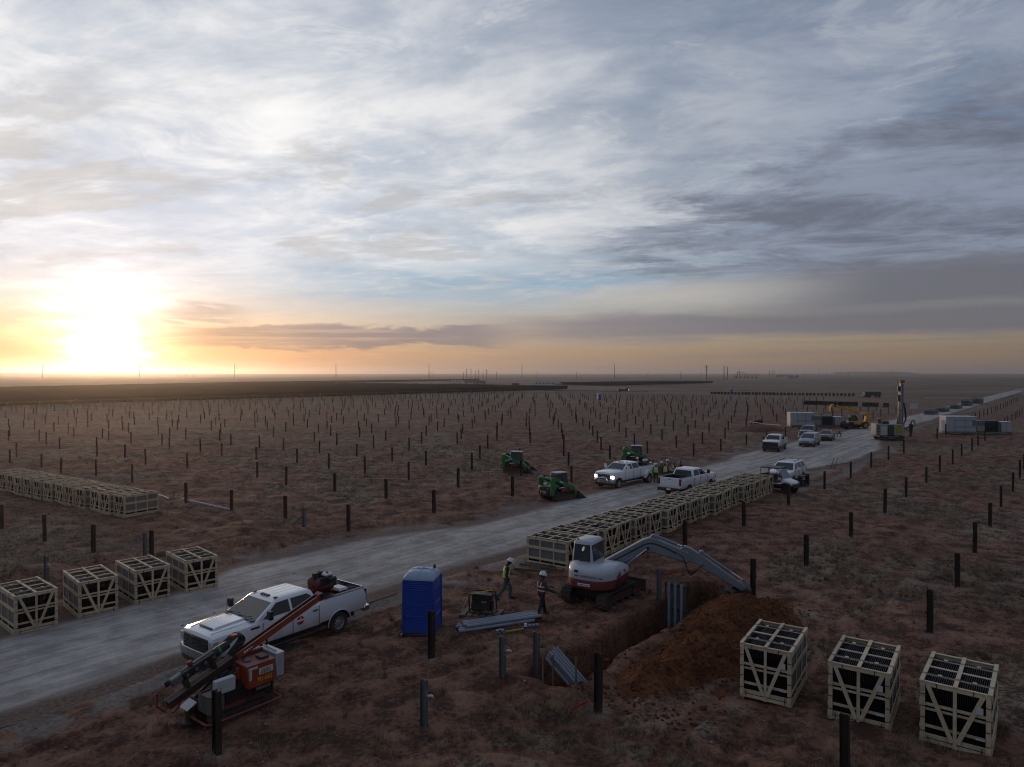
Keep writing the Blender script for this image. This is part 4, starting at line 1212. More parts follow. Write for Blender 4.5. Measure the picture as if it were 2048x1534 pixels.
def minivan():
    S = dict(paint=M['silver'], wr=.34, W=.98, axles=(1.55, -1.45), nose=2.50, tail=-2.52, ww=.23,
             body=[(2.50, .70, .42, .78, .80), (2.40, .88, .36, .90, .94), (2.05, .96, .34, 1.00, 1.05), (1.5, .98, .34, 1.07, 1.12), (1.2, .98, .32, 1.08, 1.12), (-2.2, .98, .34, 1.10, 1.13), (-2.45, .95, .40, 1.08, 1.10), (-2.52, .88, .44, 1.05, 1.06)],
             glass=((-2.48, 1.62, .93, 1.08), (-2.20, .40, .72, 1.66), .13),
             side_windows=[[(1.05, .07), (.40, .84), (.02, .86), (.02, .07)], [(-.06, .07), (-.06, .86), (-1.05, .86), (-1.12, .07)], [(-1.2, .07), (-1.14, .86), (-2.0, .82), (-2.15, .07)]],
             seams=[(-.02, 1.05, -.02, .45), (-1.15, 1.05, -1.15, .5), (1.1, 1.05, 1.15, .5)], handles=[(.12, .95), (-.98, .95)], mirror=(.98, 1.12, .14), mirror_mat=M['silver'],
             front=dict(grille=(.42, .60, .76), bars=2, bar_mat=M['chrome'], lamp=(.48, .82, .62, .84), bumper=(.84, .34, .52), bumper_mat=M['black'], valance=.1),
             rear=dict(lamp=(.78, .95, .78, 1.05), bumper=(.93, .38, .62), bumper_mat=M['silver']))
    q = G(1612, 894); yaw = math.atan2(-.83, -.56); f = Vector((math.cos(yaw), math.sin(yaw), 0)); c = q - f * 2.2
    vehicle('minivan', 'silver minivan parked at the roadside facing the camera', 'minivan', S, (c.x, c.y, 0), yaw, 'vehicles parked along the haul road')
def sedan():
    S = dict(paint=M['grey_paint'], wr=.33, W=.92, axles=(1.40, -1.40), nose=2.38, tail=-2.42, ww=.22,
             body=[(2.38, .66, .40, .66, .68), (2.28, .82, .32, .76, .79), (1.9, .90, .30, .86, .90), (1.1, .92, .30, .93, .97), (-1.5, .92, .30, .96, .99), (-2.1, .90, .34, .99, 1.02), (-2.36, .84, .42, .95, .97), (-2.42, .76, .46, .92, .93)],
             glass=((-1.85, 1.25, .86, .95), (-1.05, .25, .62, 1.38), .12),
             side_windows=[[(.80, .08), (.22, .84), (-.20, .86), (-.20, .08)], [(-.28, .08), (-.28, .86), (-.95, .84), (-1.45, .08)]],
             seams=[(-.24, .9, -.24, .42), (-1.2, .9, -1.2, .45), (.95, .9, 1.0, .42)], handles=[(-.08, .82), (-1.05, .82)], mirror=(.72, .98, .12), mirror_mat=M['grey_paint'],
             front=dict(grille=(.50, .44, .60), bars=3, lamp=(.48, .78, .58, .72), bumper=(.80, .30, .44), bumper_mat=M['black'], valance=.06),
             rear=dict(lamp=(.5, .80, .74, .90), bumper=(.86, .34, .56), bumper_mat=M['grey_paint']))
    q = G(1650, 882); yaw = math.atan2(-.86, -.50); f = Vector((math.cos(yaw), math.sin(yaw), 0)); c = q - f * 2.0
    vehicle('sedan', 'dark grey sedan parked to the right of the minivan', 'car', S, (c.x, c.y, 0), yaw, 'vehicles parked along the haul road')
dually(); white_tail(); black_grille(); suv(); minivan(); sedan()
# ------------------------------------------------------------------ solar panel crates
M['panel_dark'] = mat('panel_frame_black', (.006, .006, .007), 0.8, 0.0, 0.3, 6.0, spec=.2)
M['panel_edge'] = mat('panel_glass_edge', (.016, .019, .023), 0.4, 0.0, 0.3, 6.0)
M['card'] = mat('grey_cardboard', (.15, .145, .15), 0.8, 0, 0.2, 2.5)
M['strap'] = mat('black_strap', (.01, .01, .01), 0.5)
M['sticker'] = mat('paper_sticker', (.5, .49, .48), 0.7, 0, .2, 30)
CL, CW, CH = 2.34, 1.44, 1.50
def crate_boards(half):
    """(kind, list of bars) for one crate; x is the long axis, the V braced end at +x"""
    out = []; t = .022; L, W, H = CL / 2, CW / 2, CH
    def add(a, b, w, h, up): out.append((a, b, w, h, up))
    for sx in ((1,) if half else (1, -1)):
        x = sx * (L + t / 2); x2 = sx * (L - t * .6)
        for y in (-W + .05, W - .05): add((x, y, .10), (x, y, H), .10, t, (1, 0, 0))
        add((x, 0, .10), (x, 0, H - .05), .08, t, (1, 0, 0))
        for y in (-1, 1): add((x + sx * t * 1.02, y * (W - .16), H - .06), (x + sx * t * 1.02, y * .055, .17), .10, t, (1, 0, 0))
        for z, w in ((H - .05, .10), (.96, .075), (.84, .06), (.42, .075), (.18, .11), (.055, .09)):
            add((x2 - sx * t * .5, -W, z), (x2 - sx * t * .5, W, z), w, t, (1, 0, 0))
    for sy in (-1, 1):
        y = sy * (W + t / 2)
        for z, w in ((H - .06, .11), (.98, .15), (.40, .12), (.17, .10), (.05, .08)): add((-L, y, z), (L, y, z), w, t, (0, 1, 0))
        for xx in (-L + .05, -L / 3, L / 3, L - .05): add((xx, y - sy * t, .06), (xx, y - sy * t, H - .01), .10 if abs(xx) > 1 else .075, t, (0, 1, 0))
    for y in (-W + .02, 0, W - .02): add((-L - .02, y, H + t * 1.5), (L + .02, y, H + t * 1.5), .095, t, (0, 0, 1))
    for k, xx in enumerate((-L + .04, -L * .52, 0, L * .52, L - .04)):
        add((xx, -W, H + t * .5), (xx, W, H + t * .5), .085 if k in (0, 2, 4) else .05, t, (0, 0, 1))
    for y in (-W + .06, 0, W - .06): add((-L, y, .045), (L, y, .045), .09, .09, (0, 0, 1))
    return out
def panel_stack():
    b = B(); r = random.Random(2)
    n = 30
    for k in range(n):
        y = -CW / 2 + .07 + (CW - .14) * k / (n - 1); top = CH - .10 + r.uniform(-.015, .015)
        b.box(-CL / 2 + .06, CL / 2 - .06, y - .0125, y + .0125, .12, top, 0)
        b.box(-CL / 2 + .30, CL / 2 - .30, y - .004, y + .004, top, top + .006, 1)
        for sx in (-1, 1): b.box(sx * (CL / 2 - .05) - .012, sx * (CL / 2 - .05) + .012, y - .006, y + .006, CH - .34, CH - .12, 1)
    return b.mesh('panel_stack', [M['panel_dark'], M['panel_edge']], smooth=False)
def side_sheet(sy):
    y = sy * (CW / 2 - .035)
    return B().box(-CL / 2 + .05, CL / 2 - .05, y - .004, y + .004, .42, CH - .05).mesh('side_sheet', [M['card']])
def straps():
    b = B(); L, W, H = CL / 2, CW / 2, CH
    for x in (-.62, .62):
        b.box(x - .012, x + .012, -W - .03, W + .03, H + .046, H + .05); b.box(x - .006 + .07, x + .006 + .07, -W - .03, W + .03, H + .046, H + .05)
        for s in (-1, 1): b.box(x - .012, x + .012, s * (W + .028) - .003, s * (W + .028) + .003, H - .20, H + .05)
    for s in (-1, 1):
        for q in (-1, 1):
            for z in (.28, .62, .90, 1.20):
                b.box(s * (L + .028) - .003, s * (L + .028) + .003, q * W - (.10 if q > 0 else 0), q * W + (0 if q > 0 else .10), z, z + .018)
                xa, xb = sorted((s * L, s * (L - .10))); b.box(xa, xb, q * (W + .027) - .003, q * (W + .027) + .003, z, z + .018)
            b.box(s * (L + .052) - .003, s * (L + .052) + .003, q * .38 - .01, q * .38 + .01, H - .14, H + .03)
            b.box(s * (L + .032) - .003, s * (L + .032) + .003, q * .55 - .01, q * .55 + .01, .05, .22)
    return b.mesh('strap', [M['strap']], smooth=False)
def pads():
    b = B()
    for x in (-.62, .62):
        for y in (-.36, .36): b.box(x - .01, x + .09, y - .045, y + .045, CH + .051, CH + .066)
    return b
_bd = crate_boards(False)
BOARD_ME = [B().bar(*q).mesh('board', [M['pine']], bevel=.003, smooth=False) for q in _bd]
STACK_ME, STRAP_ME = panel_stack(), straps()
SHEETS = [side_sheet(-1), side_sheet(1)]
def joined(idx, name):
    b = B()
    for i in idx: b.bar(*_bd[i])
    return b.mesh(name, [M['pine']], smooth=False)
# boards by face: 0-10 front end, 11-21 back end, then sides, top, runners
END = [list(range(0, 11)), list(range(11, 22))]; SIDE = [list(range(22, 31)), list(range(31, 40))]; TOP = list(range(40, 48)); RUN = list(range(48, 51))
JO = [(joined(END[0], 'end_frame'), 'end_frame'), (joined(END[1], 'end_frame'), 'end_frame'), (joined(SIDE[0], 'side_frame'), 'side_frame'),
      (joined(SIDE[1], 'side_frame'), 'side_frame'), (joined(TOP, 'top_frame'), 'top_frame'), (joined(RUN, 'runner'), 'runner')]
PAD_ME = pads().mesh('strap_pad', [M['pine']], smooth=False)
STK_ME = B().box(CL / 2 + .046, CL / 2 + .050, .43, .57, 1.03, 1.19).box(CL / 2 + .035, CL / 2 + .039, .42, .60, .40, .45).mesh('sticker', [M['sticker']], smooth=False)
def crate(label, loc, yaw, scale, full, group, sticker=False):
    t = thing('panel_crate', label, 'crate', loc, yaw, group); t.scale = scale
    if full:
        for me in BOARD_ME: link('board', me, t)
    else:
        for me, nm in JO: link(nm, me, t)
    o = link('panel_stack', STACK_ME, t); o['kind'] = 'stuff'
    for me in SHEETS: link('side_sheet', me, t)
    link('strap', STRAP_ME, t)['kind'] = 'stuff'; link('strap_pad', PAD_ME, t)['kind'] = 'stuff'
    if sticker: link('sticker', STK_ME, t)['kind'] = 'stuff'
    return t
def place_crates():
    rnd = random.Random(21)
    # three loose crates in the right foreground: V end faces back along the site axis
    labs = ['nearest to the soil heap of the three loose slatted crates on the right', 'middle one of the three loose slatted crates on the right', 'rightmost slatted crate of solar panels in the bottom right corner']
    for (a, b), lab in zip((((1478.6, 1391.5), (1582.5, 1416.7)), ((1654.4, 1436), (1780, 1468)), ((1837.9, 1480.6), (1983.3, 1520.7))), labs):
        p, q = G(*a), G(*b); e = (q - p).normalized(); n = Vector((-e.y, e.x, 0))          # n points away from the camera
        k = (q - p).length / (CW + .04); c = (p + q) / 2 + n * (CL / 2 + .05)
        crate(lab, (c.x, c.y, -.02), math.atan2(-n.y, -n.x), (1.0, k, 1.04), True, 'loose crates on the right', True)
    labs = ['leftmost of the four loose crates at the road edge, cut by the picture edge', 'second of the four loose crates at the left road edge', 'third of the four loose crates at the left road edge', 'loose crate nearest the white pickup at the left road edge']
    for (a, b), lab in zip((((26, 1273), (120, 1250.6)), ((157.7, 1239), (237.2, 1222)), ((272.4, 1211.5), (339, 1197)), ((372.8, 1188), (434.8, 1175))), labs):
        p, q = G(*a), G(*b); e = (q - p).normalized(); n = Vector((-e.y, e.x, 0))
        c = (p + q) / 2 + n * (CL / 2 + .05)
        crate(lab, (c.x, c.y, -.02), math.atan2(-n.y, -n.x), (1.0, .955, .94), True, 'loose crates at the left road edge', False)
    # long row beside the road
    ords = ['nearest', 'second', 'third', 'fourth', 'fifth', 'sixth', 'seventh', 'eighth', 'ninth', 'tenth', 'eleventh', 'twelfth', 'thirteenth', 'fourteenth', 'fifteenth', 'sixteenth', 'seventeenth', 'eighteenth']
    n = 17
    for i in range(n):
        a = 29.0 + 1.72 * i + rnd.uniform(-.08, .08); p = -20.45 + rnd.uniform(-.14, .14) + .012 * i * 1.7
        w = UV(a, p)
        lab = 'crate nearest the excavator at the near end of the long roadside row' if i == 0 else 'last crate at the far end of the long roadside row by the buggy' if i == n - 1 else f'{ords[i]} crate counting from the excavator in the long roadside row'
        crate(lab, (w.x, w.y, 0), YAW_V + rnd.uniform(-.035, .035) + .05, (1.0, 1.0, .92), False, 'crates in the long roadside row')
    # row on the left field
    p0 = (G(225.5, 1033.5) + G(246, 1035)) / 2; dirv = Vector((-.825, .565, 0)); ax = Vector((.565, .825, 0))
    n = 13
    for i in range(n):
        s = i * 1.62 + rnd.uniform(-.1, .1) + (0.22 if i > 2 else 0) + (.25 if i > 5 else 0)
        c = p0 + dirv * (s + .1) + ax * (CL / 2 + rnd.uniform(-.1, .1))
        lab = 'crate at the right end of the crate row out on the left field' if i == 0 else f'{ords[i]} crate from the right end of the row on the left field'
        crate(lab, (c.x, c.y, 0), math.atan2(-ax.y, -ax.x) + rnd.uniform(-.04, .04), (1.0, .9, .94), False, 'crates in a row on the left field')
place_crates()
# ------------------------------------------------------------------ machines
M['green'] = mat('green_machine_paint', (.010, .155, .038), 0.38, 0, .12, 2.5, dust=0.35, dust_h=0.9, coat=.2)
M['exc_white'] = mat('white_machine_paint', (.42, .45, .49), 0.42, 0, .10, 2.0, dust=0.25, dust_h=1.1, coat=.15)
M['exc_red'] = mat('dark_red_machine_paint', (.14, .012, .016), 0.42, 0, .15, 2.0, dust=0.25, dust_h=1.2, coat=.15)
M['exc_grey'] = mat('grey_boom_paint', (.185, .205, .235), 0.45, 0, .12, 2.0)
M['orange'] = mat('orange_machine_paint', (.27, .042, .013), 0.45, 0, .22, 3.0, dust=0.2, dust_h=0.8)
M['red_frame'] = mat('worn_red_paint', (.20, .030, .018), 0.55, 0, .3, 4.0, dust=0.3, dust_h=0.6)
M['yellow'] = mat('yellow_machine_paint', (.52, .24, .010), 0.42, 0, .15, 3.0, dust=0.2, dust_h=1.0)
M['cab_glass'] = glass_mat('cab_glass', (.055, .066, .068), .06)
M['bucket'] = mat('worn_bucket_steel', (.014, .013, .013), .75, 0, .3, 4)
M['hose'] = mat('hydraulic_hose', (.008, .008, .008), .55)
M['dull_white'] = mat('dull_white_plate', (.46, .47, .48), .55, 0, .15, 3.0)
M['box_grey'] = mat('light_grey_box', (.44, .46, .48), .5, 0, .1, 2.0)
M['text_yellow'] = mat('yellow_lettering', (.62, .42, .03), .5)
M['text_dark'] = mat('dark_lettering', (.03, .03, .04), .5)

def crawler(parent, xc, y, L, H, W, cleat=.03, n=34, sprocket=True, slope=0.0):
    """one crawler: belt with cleats, frame, rollers; stadium profile in x-z"""
    r = H / 2; s = L / 2 - r; pts = []
    per = 4 * s + 2 * math.pi * r
    def at(d):
        d %= per
        if d < 2 * s: return (-s + d, 0.0, 0, -1)
        d -= 2 * s
        if d < math.pi * r:
            t = -math.pi / 2 + d / r; return (s + r * math.cos(t), r + r * math.sin(t), math.cos(t), math.sin(t))
        d -= math.pi * r
        if d < 2 * s: return (s - d, H, 0, 1)
        d -= 2 * s; t = math.pi / 2 + d / r
        return (-s + r * math.cos(t), r + r * math.sin(t), math.cos(t), math.sin(t))
    b = B(); N = 48; outer = [at(per * k / N) for k in range(N)]
    o1 = [(xc + q[0], q[1]) for q in outer]; i1 = [(xc + q[0] - q[2] * .05, q[1] - q[3] * .05) for q in outer]
    secs = [[(p[0], y - W / 2, p[1]) for p in o1], [(p[0], y + W / 2, p[1]) for p in o1], [(p[0], y + W / 2, p[1]) for p in i1], [(p[0], y - W / 2, p[1]) for p in i1]]
    b.loft(secs + [secs[0]], cap=False)
    for k in range(n):
        q = at(per * (k + .5) / n); c = Vector((xc + q[0] + q[2] * cleat * .4, 0, q[1] + q[3] * cleat * .4))
        b.bar((c.x, y - W / 2 + .01, c.z), (c.x, y + W / 2 - .01, c.z), per / n * .45, cleat, (q[2], 0, q[3]))
    t = b.build('track', M['track'], parent, smooth=False)
    B().box(xc - s, xc + s, y - W * .34, y + W * .34, H * .30, H * .74).build('track_frame', M['dark_metal'], t, bevel=.02)
    for k in range(5):
        x = xc - s + 2 * s * k / 4
        rr = r * .84 if k in (0, 4) else r * .34
        z = r if k in (0, 4) else r * .40
        B().cyl((x, y - W * .44, z), (x, y + W * .44, z), rr, None, 14).build('track_wheel', M['dark_metal'], t)
    return t

def dring(x0, x1, w, rf, rr, z, n=7):
    pts = []
    for cx, cyy, a0, r in ((x1 - rf, w - rf, 0, rf), (x0 + rr, w - rr * .9, 90, rr), (x0 + rr, -w + rr * .9, 180, rr), (x1 - rf, -w + rf, 270, rf)):
        for k in range(n + 1):
            t = R(a0 + 90 * k / n)
            pts.append((cx + r * math.cos(t), cyy + (r if r == rf else r * .9) * math.sin(t), z))
    return pts

def cab_box(parent, x0, x1, y0, y1, z0, z1, body, taper=.06, windows=('rear', 'right', 'left', 'front'), rad=.09, roofm=None, split=None):
    """cab shell with framed glazing; y0<y1, right side is -y"""
    yc, w = (y0 + y1) / 2, (y1 - y0) / 2
    def ring(e, z): return [(p[0], p[1] + yc, p[2]) for p in rring(x0 + e, x1 - e, w - e, rad, z)]
    c = B().loft([ring(0, z0), ring(0, z0 + (z1 - z0) * .22), ring(taper, z1 - .06), ring(taper + .05, z1)]).build('cab', body, parent, ang=50)
    if roofm: B().loft([ring(taper - .02, z1 - .01), ring(taper - .03, z1 + .03), ring(taper + .08, z1 + .06)]).build('roof', roofm, c)
    zb, zt = z0 + (z1 - z0) * .22, z1 - .16
    def pane(pts, n):
        n = Vector(n); P = [Vector(p) for p in pts]; ce = sum(P, Vector()) / len(P)
        B().loft([[p - n * .01 for p in P], [p + n * .012 for p in P]]).build('window_seal', M['black'], c, smooth=False)
        Q = [ce + (p - ce) * .90 for p in P]
        B().loft([[p + n * .0 for p in Q], [p + n * .017 for p in Q]]).build('window', M['cab_glass'], c, smooth=False)
    k = taper * (zt - zb) / (z1 - .06 - zb)
    for side in windows:
        if side in ('rear', 'front'):
            s = -1 if side == 'rear' else 1; x = x0 if s < 0 else x1
            pane([(x, y0 + .10, zb), (x, y1 - .10, zb), (x - s * k, y1 - .14, zt), (x - s * k, y0 + .14, zt)], (s, 0, 0))
        else:
            s = -1 if side == 'right' else 1; y = y0 if s < 0 else y1
            xs = [x0 + .10, x1 - .10] if not split else [x0 + .10, x0 + (x1 - x0) * split - .02, x0 + (x1 - x0) * split + .02, x1 - .10]
            for j in range(0, len(xs), 2):
                pane([(xs[j], y, zb), (xs[j + 1], y, zb), (xs[j + 1], y - s * k, zt), (xs[j], y - s * k, zt)], (0, s, 0))
    return c

# --- the white and red excavator at the trench
def excavator():
    rear_near = G(1216, 1221); rear_far = G(1136, 1207)
    base = (rear_near + rear_far) / 2 + SU * 1.42 + Vector((-.20, 0, 0))
    t = thing('excavator', 'white and dark red compact excavator reaching its boom over the trench', 'excavator', (base.x, base.y, 0), YAW_U)
    for y in (-.86, .86): crawler(t, 0, y, 2.85, .64, .46)
    B().box(-.95, .95, -.62, .62, .30, .66).build('undercarriage', M['dark_metal'], t, bevel=.03)
    B().cyl((0, 0, .64), (0, 0, .80), .52, None, 20).build('slew_ring', M['dark_metal'], t)
    bl = B().prism([(1.72, .10), (1.80, .06), (1.92, .14), (1.86, .34), (1.90, .56), (1.80, .60), (1.74, .35)], -1.12, 1.12).build('dozer_blade', M['dark_metal'], t)
    for y in (-.45, .45): B().bar((.9, y, .32), (1.78, y, .30), .10, .14).build('blade_arm', M['dark_metal'], bl)
    # house, turned a little off the crawlers
    hy = R(60) - YAW_U
    Hm = Matrix.Rotation(hy, 4, 'Z') @ Matrix.Translation((-.22, .06, 0)) @ Matrix.Diagonal((1, 1, .95, 1))
    def hb(b, name, m, par=t, **k): b.xf(Hm); return b.build(name, m, par, **k)
    cw = hb(B().loft([dring(-1.20, .92, .98, .10, .80, .76), dring(-1.30, .96, 1.04, .12, .86, .84), dring(-1.32, .96, 1.05, .12, .88, 1.14), dring(-1.30, .96, 1.045, .12, .88, 1.20)]), 'counterweight', M['exc_red'])
    for k in range(4):
        hb(B().box(-.55, -.02, -1.065, -1.03, .90 + k * .065, .925 + k * .065), 'vent_slot', M['black'], cw)
    def slope(x): return 1.66 + .10 * max(0, min(1, (x + 1.3) / .8)) - .22 * max(0, min(1, (x - .05) / .9))
    r1 = dring(-1.30, .96, 1.045, .12, .88, 1.205); r2 = dring(-1.30, .96, 1.045, .12, .88, 1.44)
    r3 = [(p[0], p[1], slope(p[0]) - .10) for p in dring(-1.27, .94, 1.02, .14, .86, 0)]
    r4 = [(p[0], p[1], slope(p[0]) - .02) for p in dring(-1.15, .86, .90, .14, .78, 0)]
    r5 = [(p[0], p[1], slope(p[0]) + .02) for p in dring(-.95, .74, .70, .12, .6, 0)]
    ec = hb(B().loft([r1, r2, r3, r4, r5]), 'engine_cover', M['exc_white'], ang=55)
    hb(B().prism([(-.52, 1.25), (-.12, 1.25), (-.12, 1.43)], -1.062, -1.03), 'side_vent', M['black'], ec)
    hb(B().box(-1.33, -1.28, .32, .50, 1.50, 1.60), 'fuel_flap', M['black'], ec, bevel=.02)
    cab_ = None
    cb = B()
    c0 = len(t.children)
    cobj = cab_box(t, -.42, .92, .06, 1.02, 1.50, 2.62, M['exc_white'], .07, split=.42, rad=.10)
    for o in [cobj] + list(cobj.children): o.data.transform(Hm)
    hb(B().tube([(-.46, .20, 2.52), (-.66, .24, 2.50), (-.68, .28, 2.44)], .012, 6), 'mirror_arm', M['black'], cobj)
    hb(B().cyl((-.68, .34, 2.36), (-.70, .36, 2.37), .105, None, 16), 'mirror', M['dull_white'], cobj)
    hb(B().cyl((-.22, .8, 2.62), (-.22, .8, 2.66), .05, None, 10), 'roof_vent', M['dark_metal'], cobj)
    # curved lettering on the tail
    word = 'TAKEUCHI'
    lm = mat('red_lettering', (.20, .014, .020), .45)
    for i, ch in enumerate(word):
        yy = .22 - i * .105
        x = -1.315 + .05 * (yy ** 2) * 1.0 + (0.06 * max(0, abs(yy) - .3))
        o = lettering('tail_letter', ch, .13, lm, ec, (x - .006, yy, 1.36), (0, -1, 0), (0, 0, 1), 1.15)
        o.data.transform(Hm)
    for yy in (.40, -.68):
        hb(B().box(-1.33 + .03 * abs(yy), -1.29, yy - .08, yy + .08, 1.345, 1.375), 'tail_stripe', M['black'], ec)
    pl = hb(B().box(-1.345, -1.325, -.22, .32, .95, 1.06), 'tail_plate', M['logo_white'], cw)
    for k in range(9):
        hb(B().box(-1.352, -1.345, .27 - k * .055 - .035, .27 - k * .055, .985, 1.025), 'plate_mark', M['text_dark'], pl)
    hb(B().box(.30, .42, -1.056, -1.04, 1.36, 1.42), 'model_mark', lm, ec)
    hb(B().box(.38, .52, -1.056, -1.04, 1.28, 1.33), 'model_mark', lm, ec)
    # boom in its own swung plane
    pivot_l = Hm @ Vector((1.05, -.05, 0))
    pw = Vector((base.x, base.y, 0)) + Matrix.Rotation(YAW_U, 3, 'Z') @ pivot_l
    tip = G(1490, 1188, .30)
    d = Vector((tip.x - pw.x, tip.y - pw.y, 0)); reach = d.length
    bm_ = Matrix.Translation(pivot_l + Vector((0, 0, .06))) @ Matrix.Rotation(math.atan2(d.y, d.x) - YAW_U, 4, 'Z')
    k = reach / 5.15
    def sc(pr): return [(x * k, z) for x, z in pr]
    def bb(b, name, m, par=t, **q): b.xf(bm_); return b.build(name, m, par, **q)
    bb(B().box(-.28, .18, -.20, .20, .72, 1.12), 'swing_bracket', M['exc_grey'], bevel=.04)
    boom = bb(B().prism(sc([(-.14, 1.02), (.10, 1.00), (1.42, 1.80), (1.72, 1.84), (3.02, 1.46), (3.16, 1.62), (3.10, 1.86), (1.88, 2.40), (1.60, 2.46), (1.34, 2.36), (-.16, 1.38)]), -.17, .17), 'boom', M['exc_grey'], bevel=.03)
    bb(B().prism(sc([(1.55, 2.40), (1.70, 2.60), (1.84, 2.56), (1.95, 2.35)]), -.11, .11), 'cylinder_lug', M['exc_grey'], boom, bevel=.02)
    def ram(a, b_, r, par, y=0, cut=.62):
        a = Vector((a[0] * k, y, a[1])); b_ = Vector((b_[0] * k, y, b_[1])); m_ = a + (b_ - a) * cut
        o = bb(B().cyl(a, m_, r, None, 12), 'hydraulic_cylinder', M['exc_grey'], par)
        bb(B().cyl(m_, b_, r * .55, None, 10), 'piston_rod', M['rod'], o)
        bb(B().cyl(b_ + Vector((0, -r * 1.4, 0)), b_ + Vector((0, r * 1.4, 0)), r * .9, None, 10), 'pin', M['dark_metal'], o)
    for y in (-.21, .21): ram((.22, .80), (1.52, 2.02), .062, boom, y, .66)
    ram((1.72, 2.56), (2.86, 2.10), .062, boom, 0, .80)
    ob = boom
    arm = bb(B().prism(sc([(2.74, 2.02), (2.92, 2.16), (3.10, 2.10), (3.66, 1.72), (5.18, .56), (5.16, .40), (5.02, .38), (3.30, 1.44), (2.90, 1.60)]), -.135, .135), 'dipper_arm', M['exc_grey'], bevel=.025)
    ram((3.52, 1.92), (5.10, .80), .055, arm, 0, .70)
    bb(B().prism(sc([(3.42, 1.80), (3.48, 1.98), (3.62, 1.98), (3.70, 1.68)]), -.09, .09), 'cylinder_lug', M['exc_grey'], arm, bevel=.02)
    for y in (-.10, .10): bb(B().bar((5.10 * k, y, .80), (5.34 * k, y, .46), .04, .09), 'bucket_link', M['exc_grey'], arm)
    bb(B().box(2.95 * k, 3.05 * k, -.139, -.134, 1.86, 1.94), 'warning_sticker', M['text_yellow'], arm)
    # bucket curled under the arm, teeth back towards the machine
    prof = [(5.10, .50), (5.36, .46), (5.44, .28), (5.30, .10), (4.90, .16), (4.50, .34), (4.52, .41), (4.92, .28), (5.20, .22), (5.28, .30), (5.22, .38), (5.06, .40)]
    bk = bb(B().prism(sc(prof), -.36, .36), 'bucket', M['bucket'], t)
    for y in (-.37, .37): bb(B().prism(sc([(5.10, .46), (5.36, .44), (5.42, .28), (5.30, .12), (4.90, .18), (4.60, .33), (4.86, .48)]), min(y, y * .95), max(y, y * .95)), 'bucket_side', M['bucket'], bk)
    for j in range(5):
        y = -.32 + .16 * j
        bb(B().loft([[(4.55 * k, y - .04, .42), (4.55 * k, y + .04, .42), (4.52 * k, y + .04, .33), (4.52 * k, y - .04, .33)], [(4.34 * k, y - .015, .44), (4.34 * k, y + .015, .44), (4.34 * k, y + .015, .42), (4.34 * k, y - .015, .42)]]), 'bucket_tooth', M['dark_metal'], bk)
    # hoses round the joints
    for j in range(5):
        y = -.16 + .02 * j
        pts = [(2.5, y, 1.95), (2.85, y - .03, 1.70), (2.95 + .02 * j, y - .10, 1.32 - .05 * j), (3.15, y - .12, 1.12 - .04 * j), (3.45, y - .06, 1.28), (3.62, y, 1.46)]
        bb(B().tube(smooth3([(p[0] * k, p[1], p[2]) for p in pts]), .013, 5), 'hose', M['hose'], arm)
    for j in range(3):
        y = -.16 - .012 * j
        pts = [(.1, y, 1.30 + .03 * j), (.9, y, 1.80 + .03 * j), (1.5, y, 2.16 + .03 * j), (2.0, y, 2.10 + .03 * j), (2.6, y, 1.80 + .03 * j)]
        bb(B().tube(smooth3([(p[0] * k, p[1], p[2]) for p in pts]), .012, 5), 'hose', M['hose'], boom)
    for j in range(3):
        pts = [(-.1, -.05 + .05 * j, 1.0), (.15, -.1, .80 + .03 * j), (.35, -.1, .95 + .04 * j), (.5, -.12, 1.2)]
        bb(B().tube(smooth3([(p[0] * k, p[1], p[2]) for p in pts]), .014, 5), 'hose', M['hose'], boom)
    return t
def smooth3(pts, n=4):
    P = [Vector(q) for q in pts]; out = []
    for i in range(len(P) - 1):
        p0, p1, p2, p3 = P[max(i - 1, 0)], P[i], P[i + 1], P[min(i + 2, len(P) - 1)]
        for k in range(n):
            t = k / n
            out.append(0.5 * ((2 * p1) + (p2 - p0) * t + (2 * p0 - 5 * p1 + 4 * p2 - p3) * t * t + (3 * p1 - p0 - 3 * p2 + p3) * t ** 3))
    out.append(P[-1])
    return out
excavator()

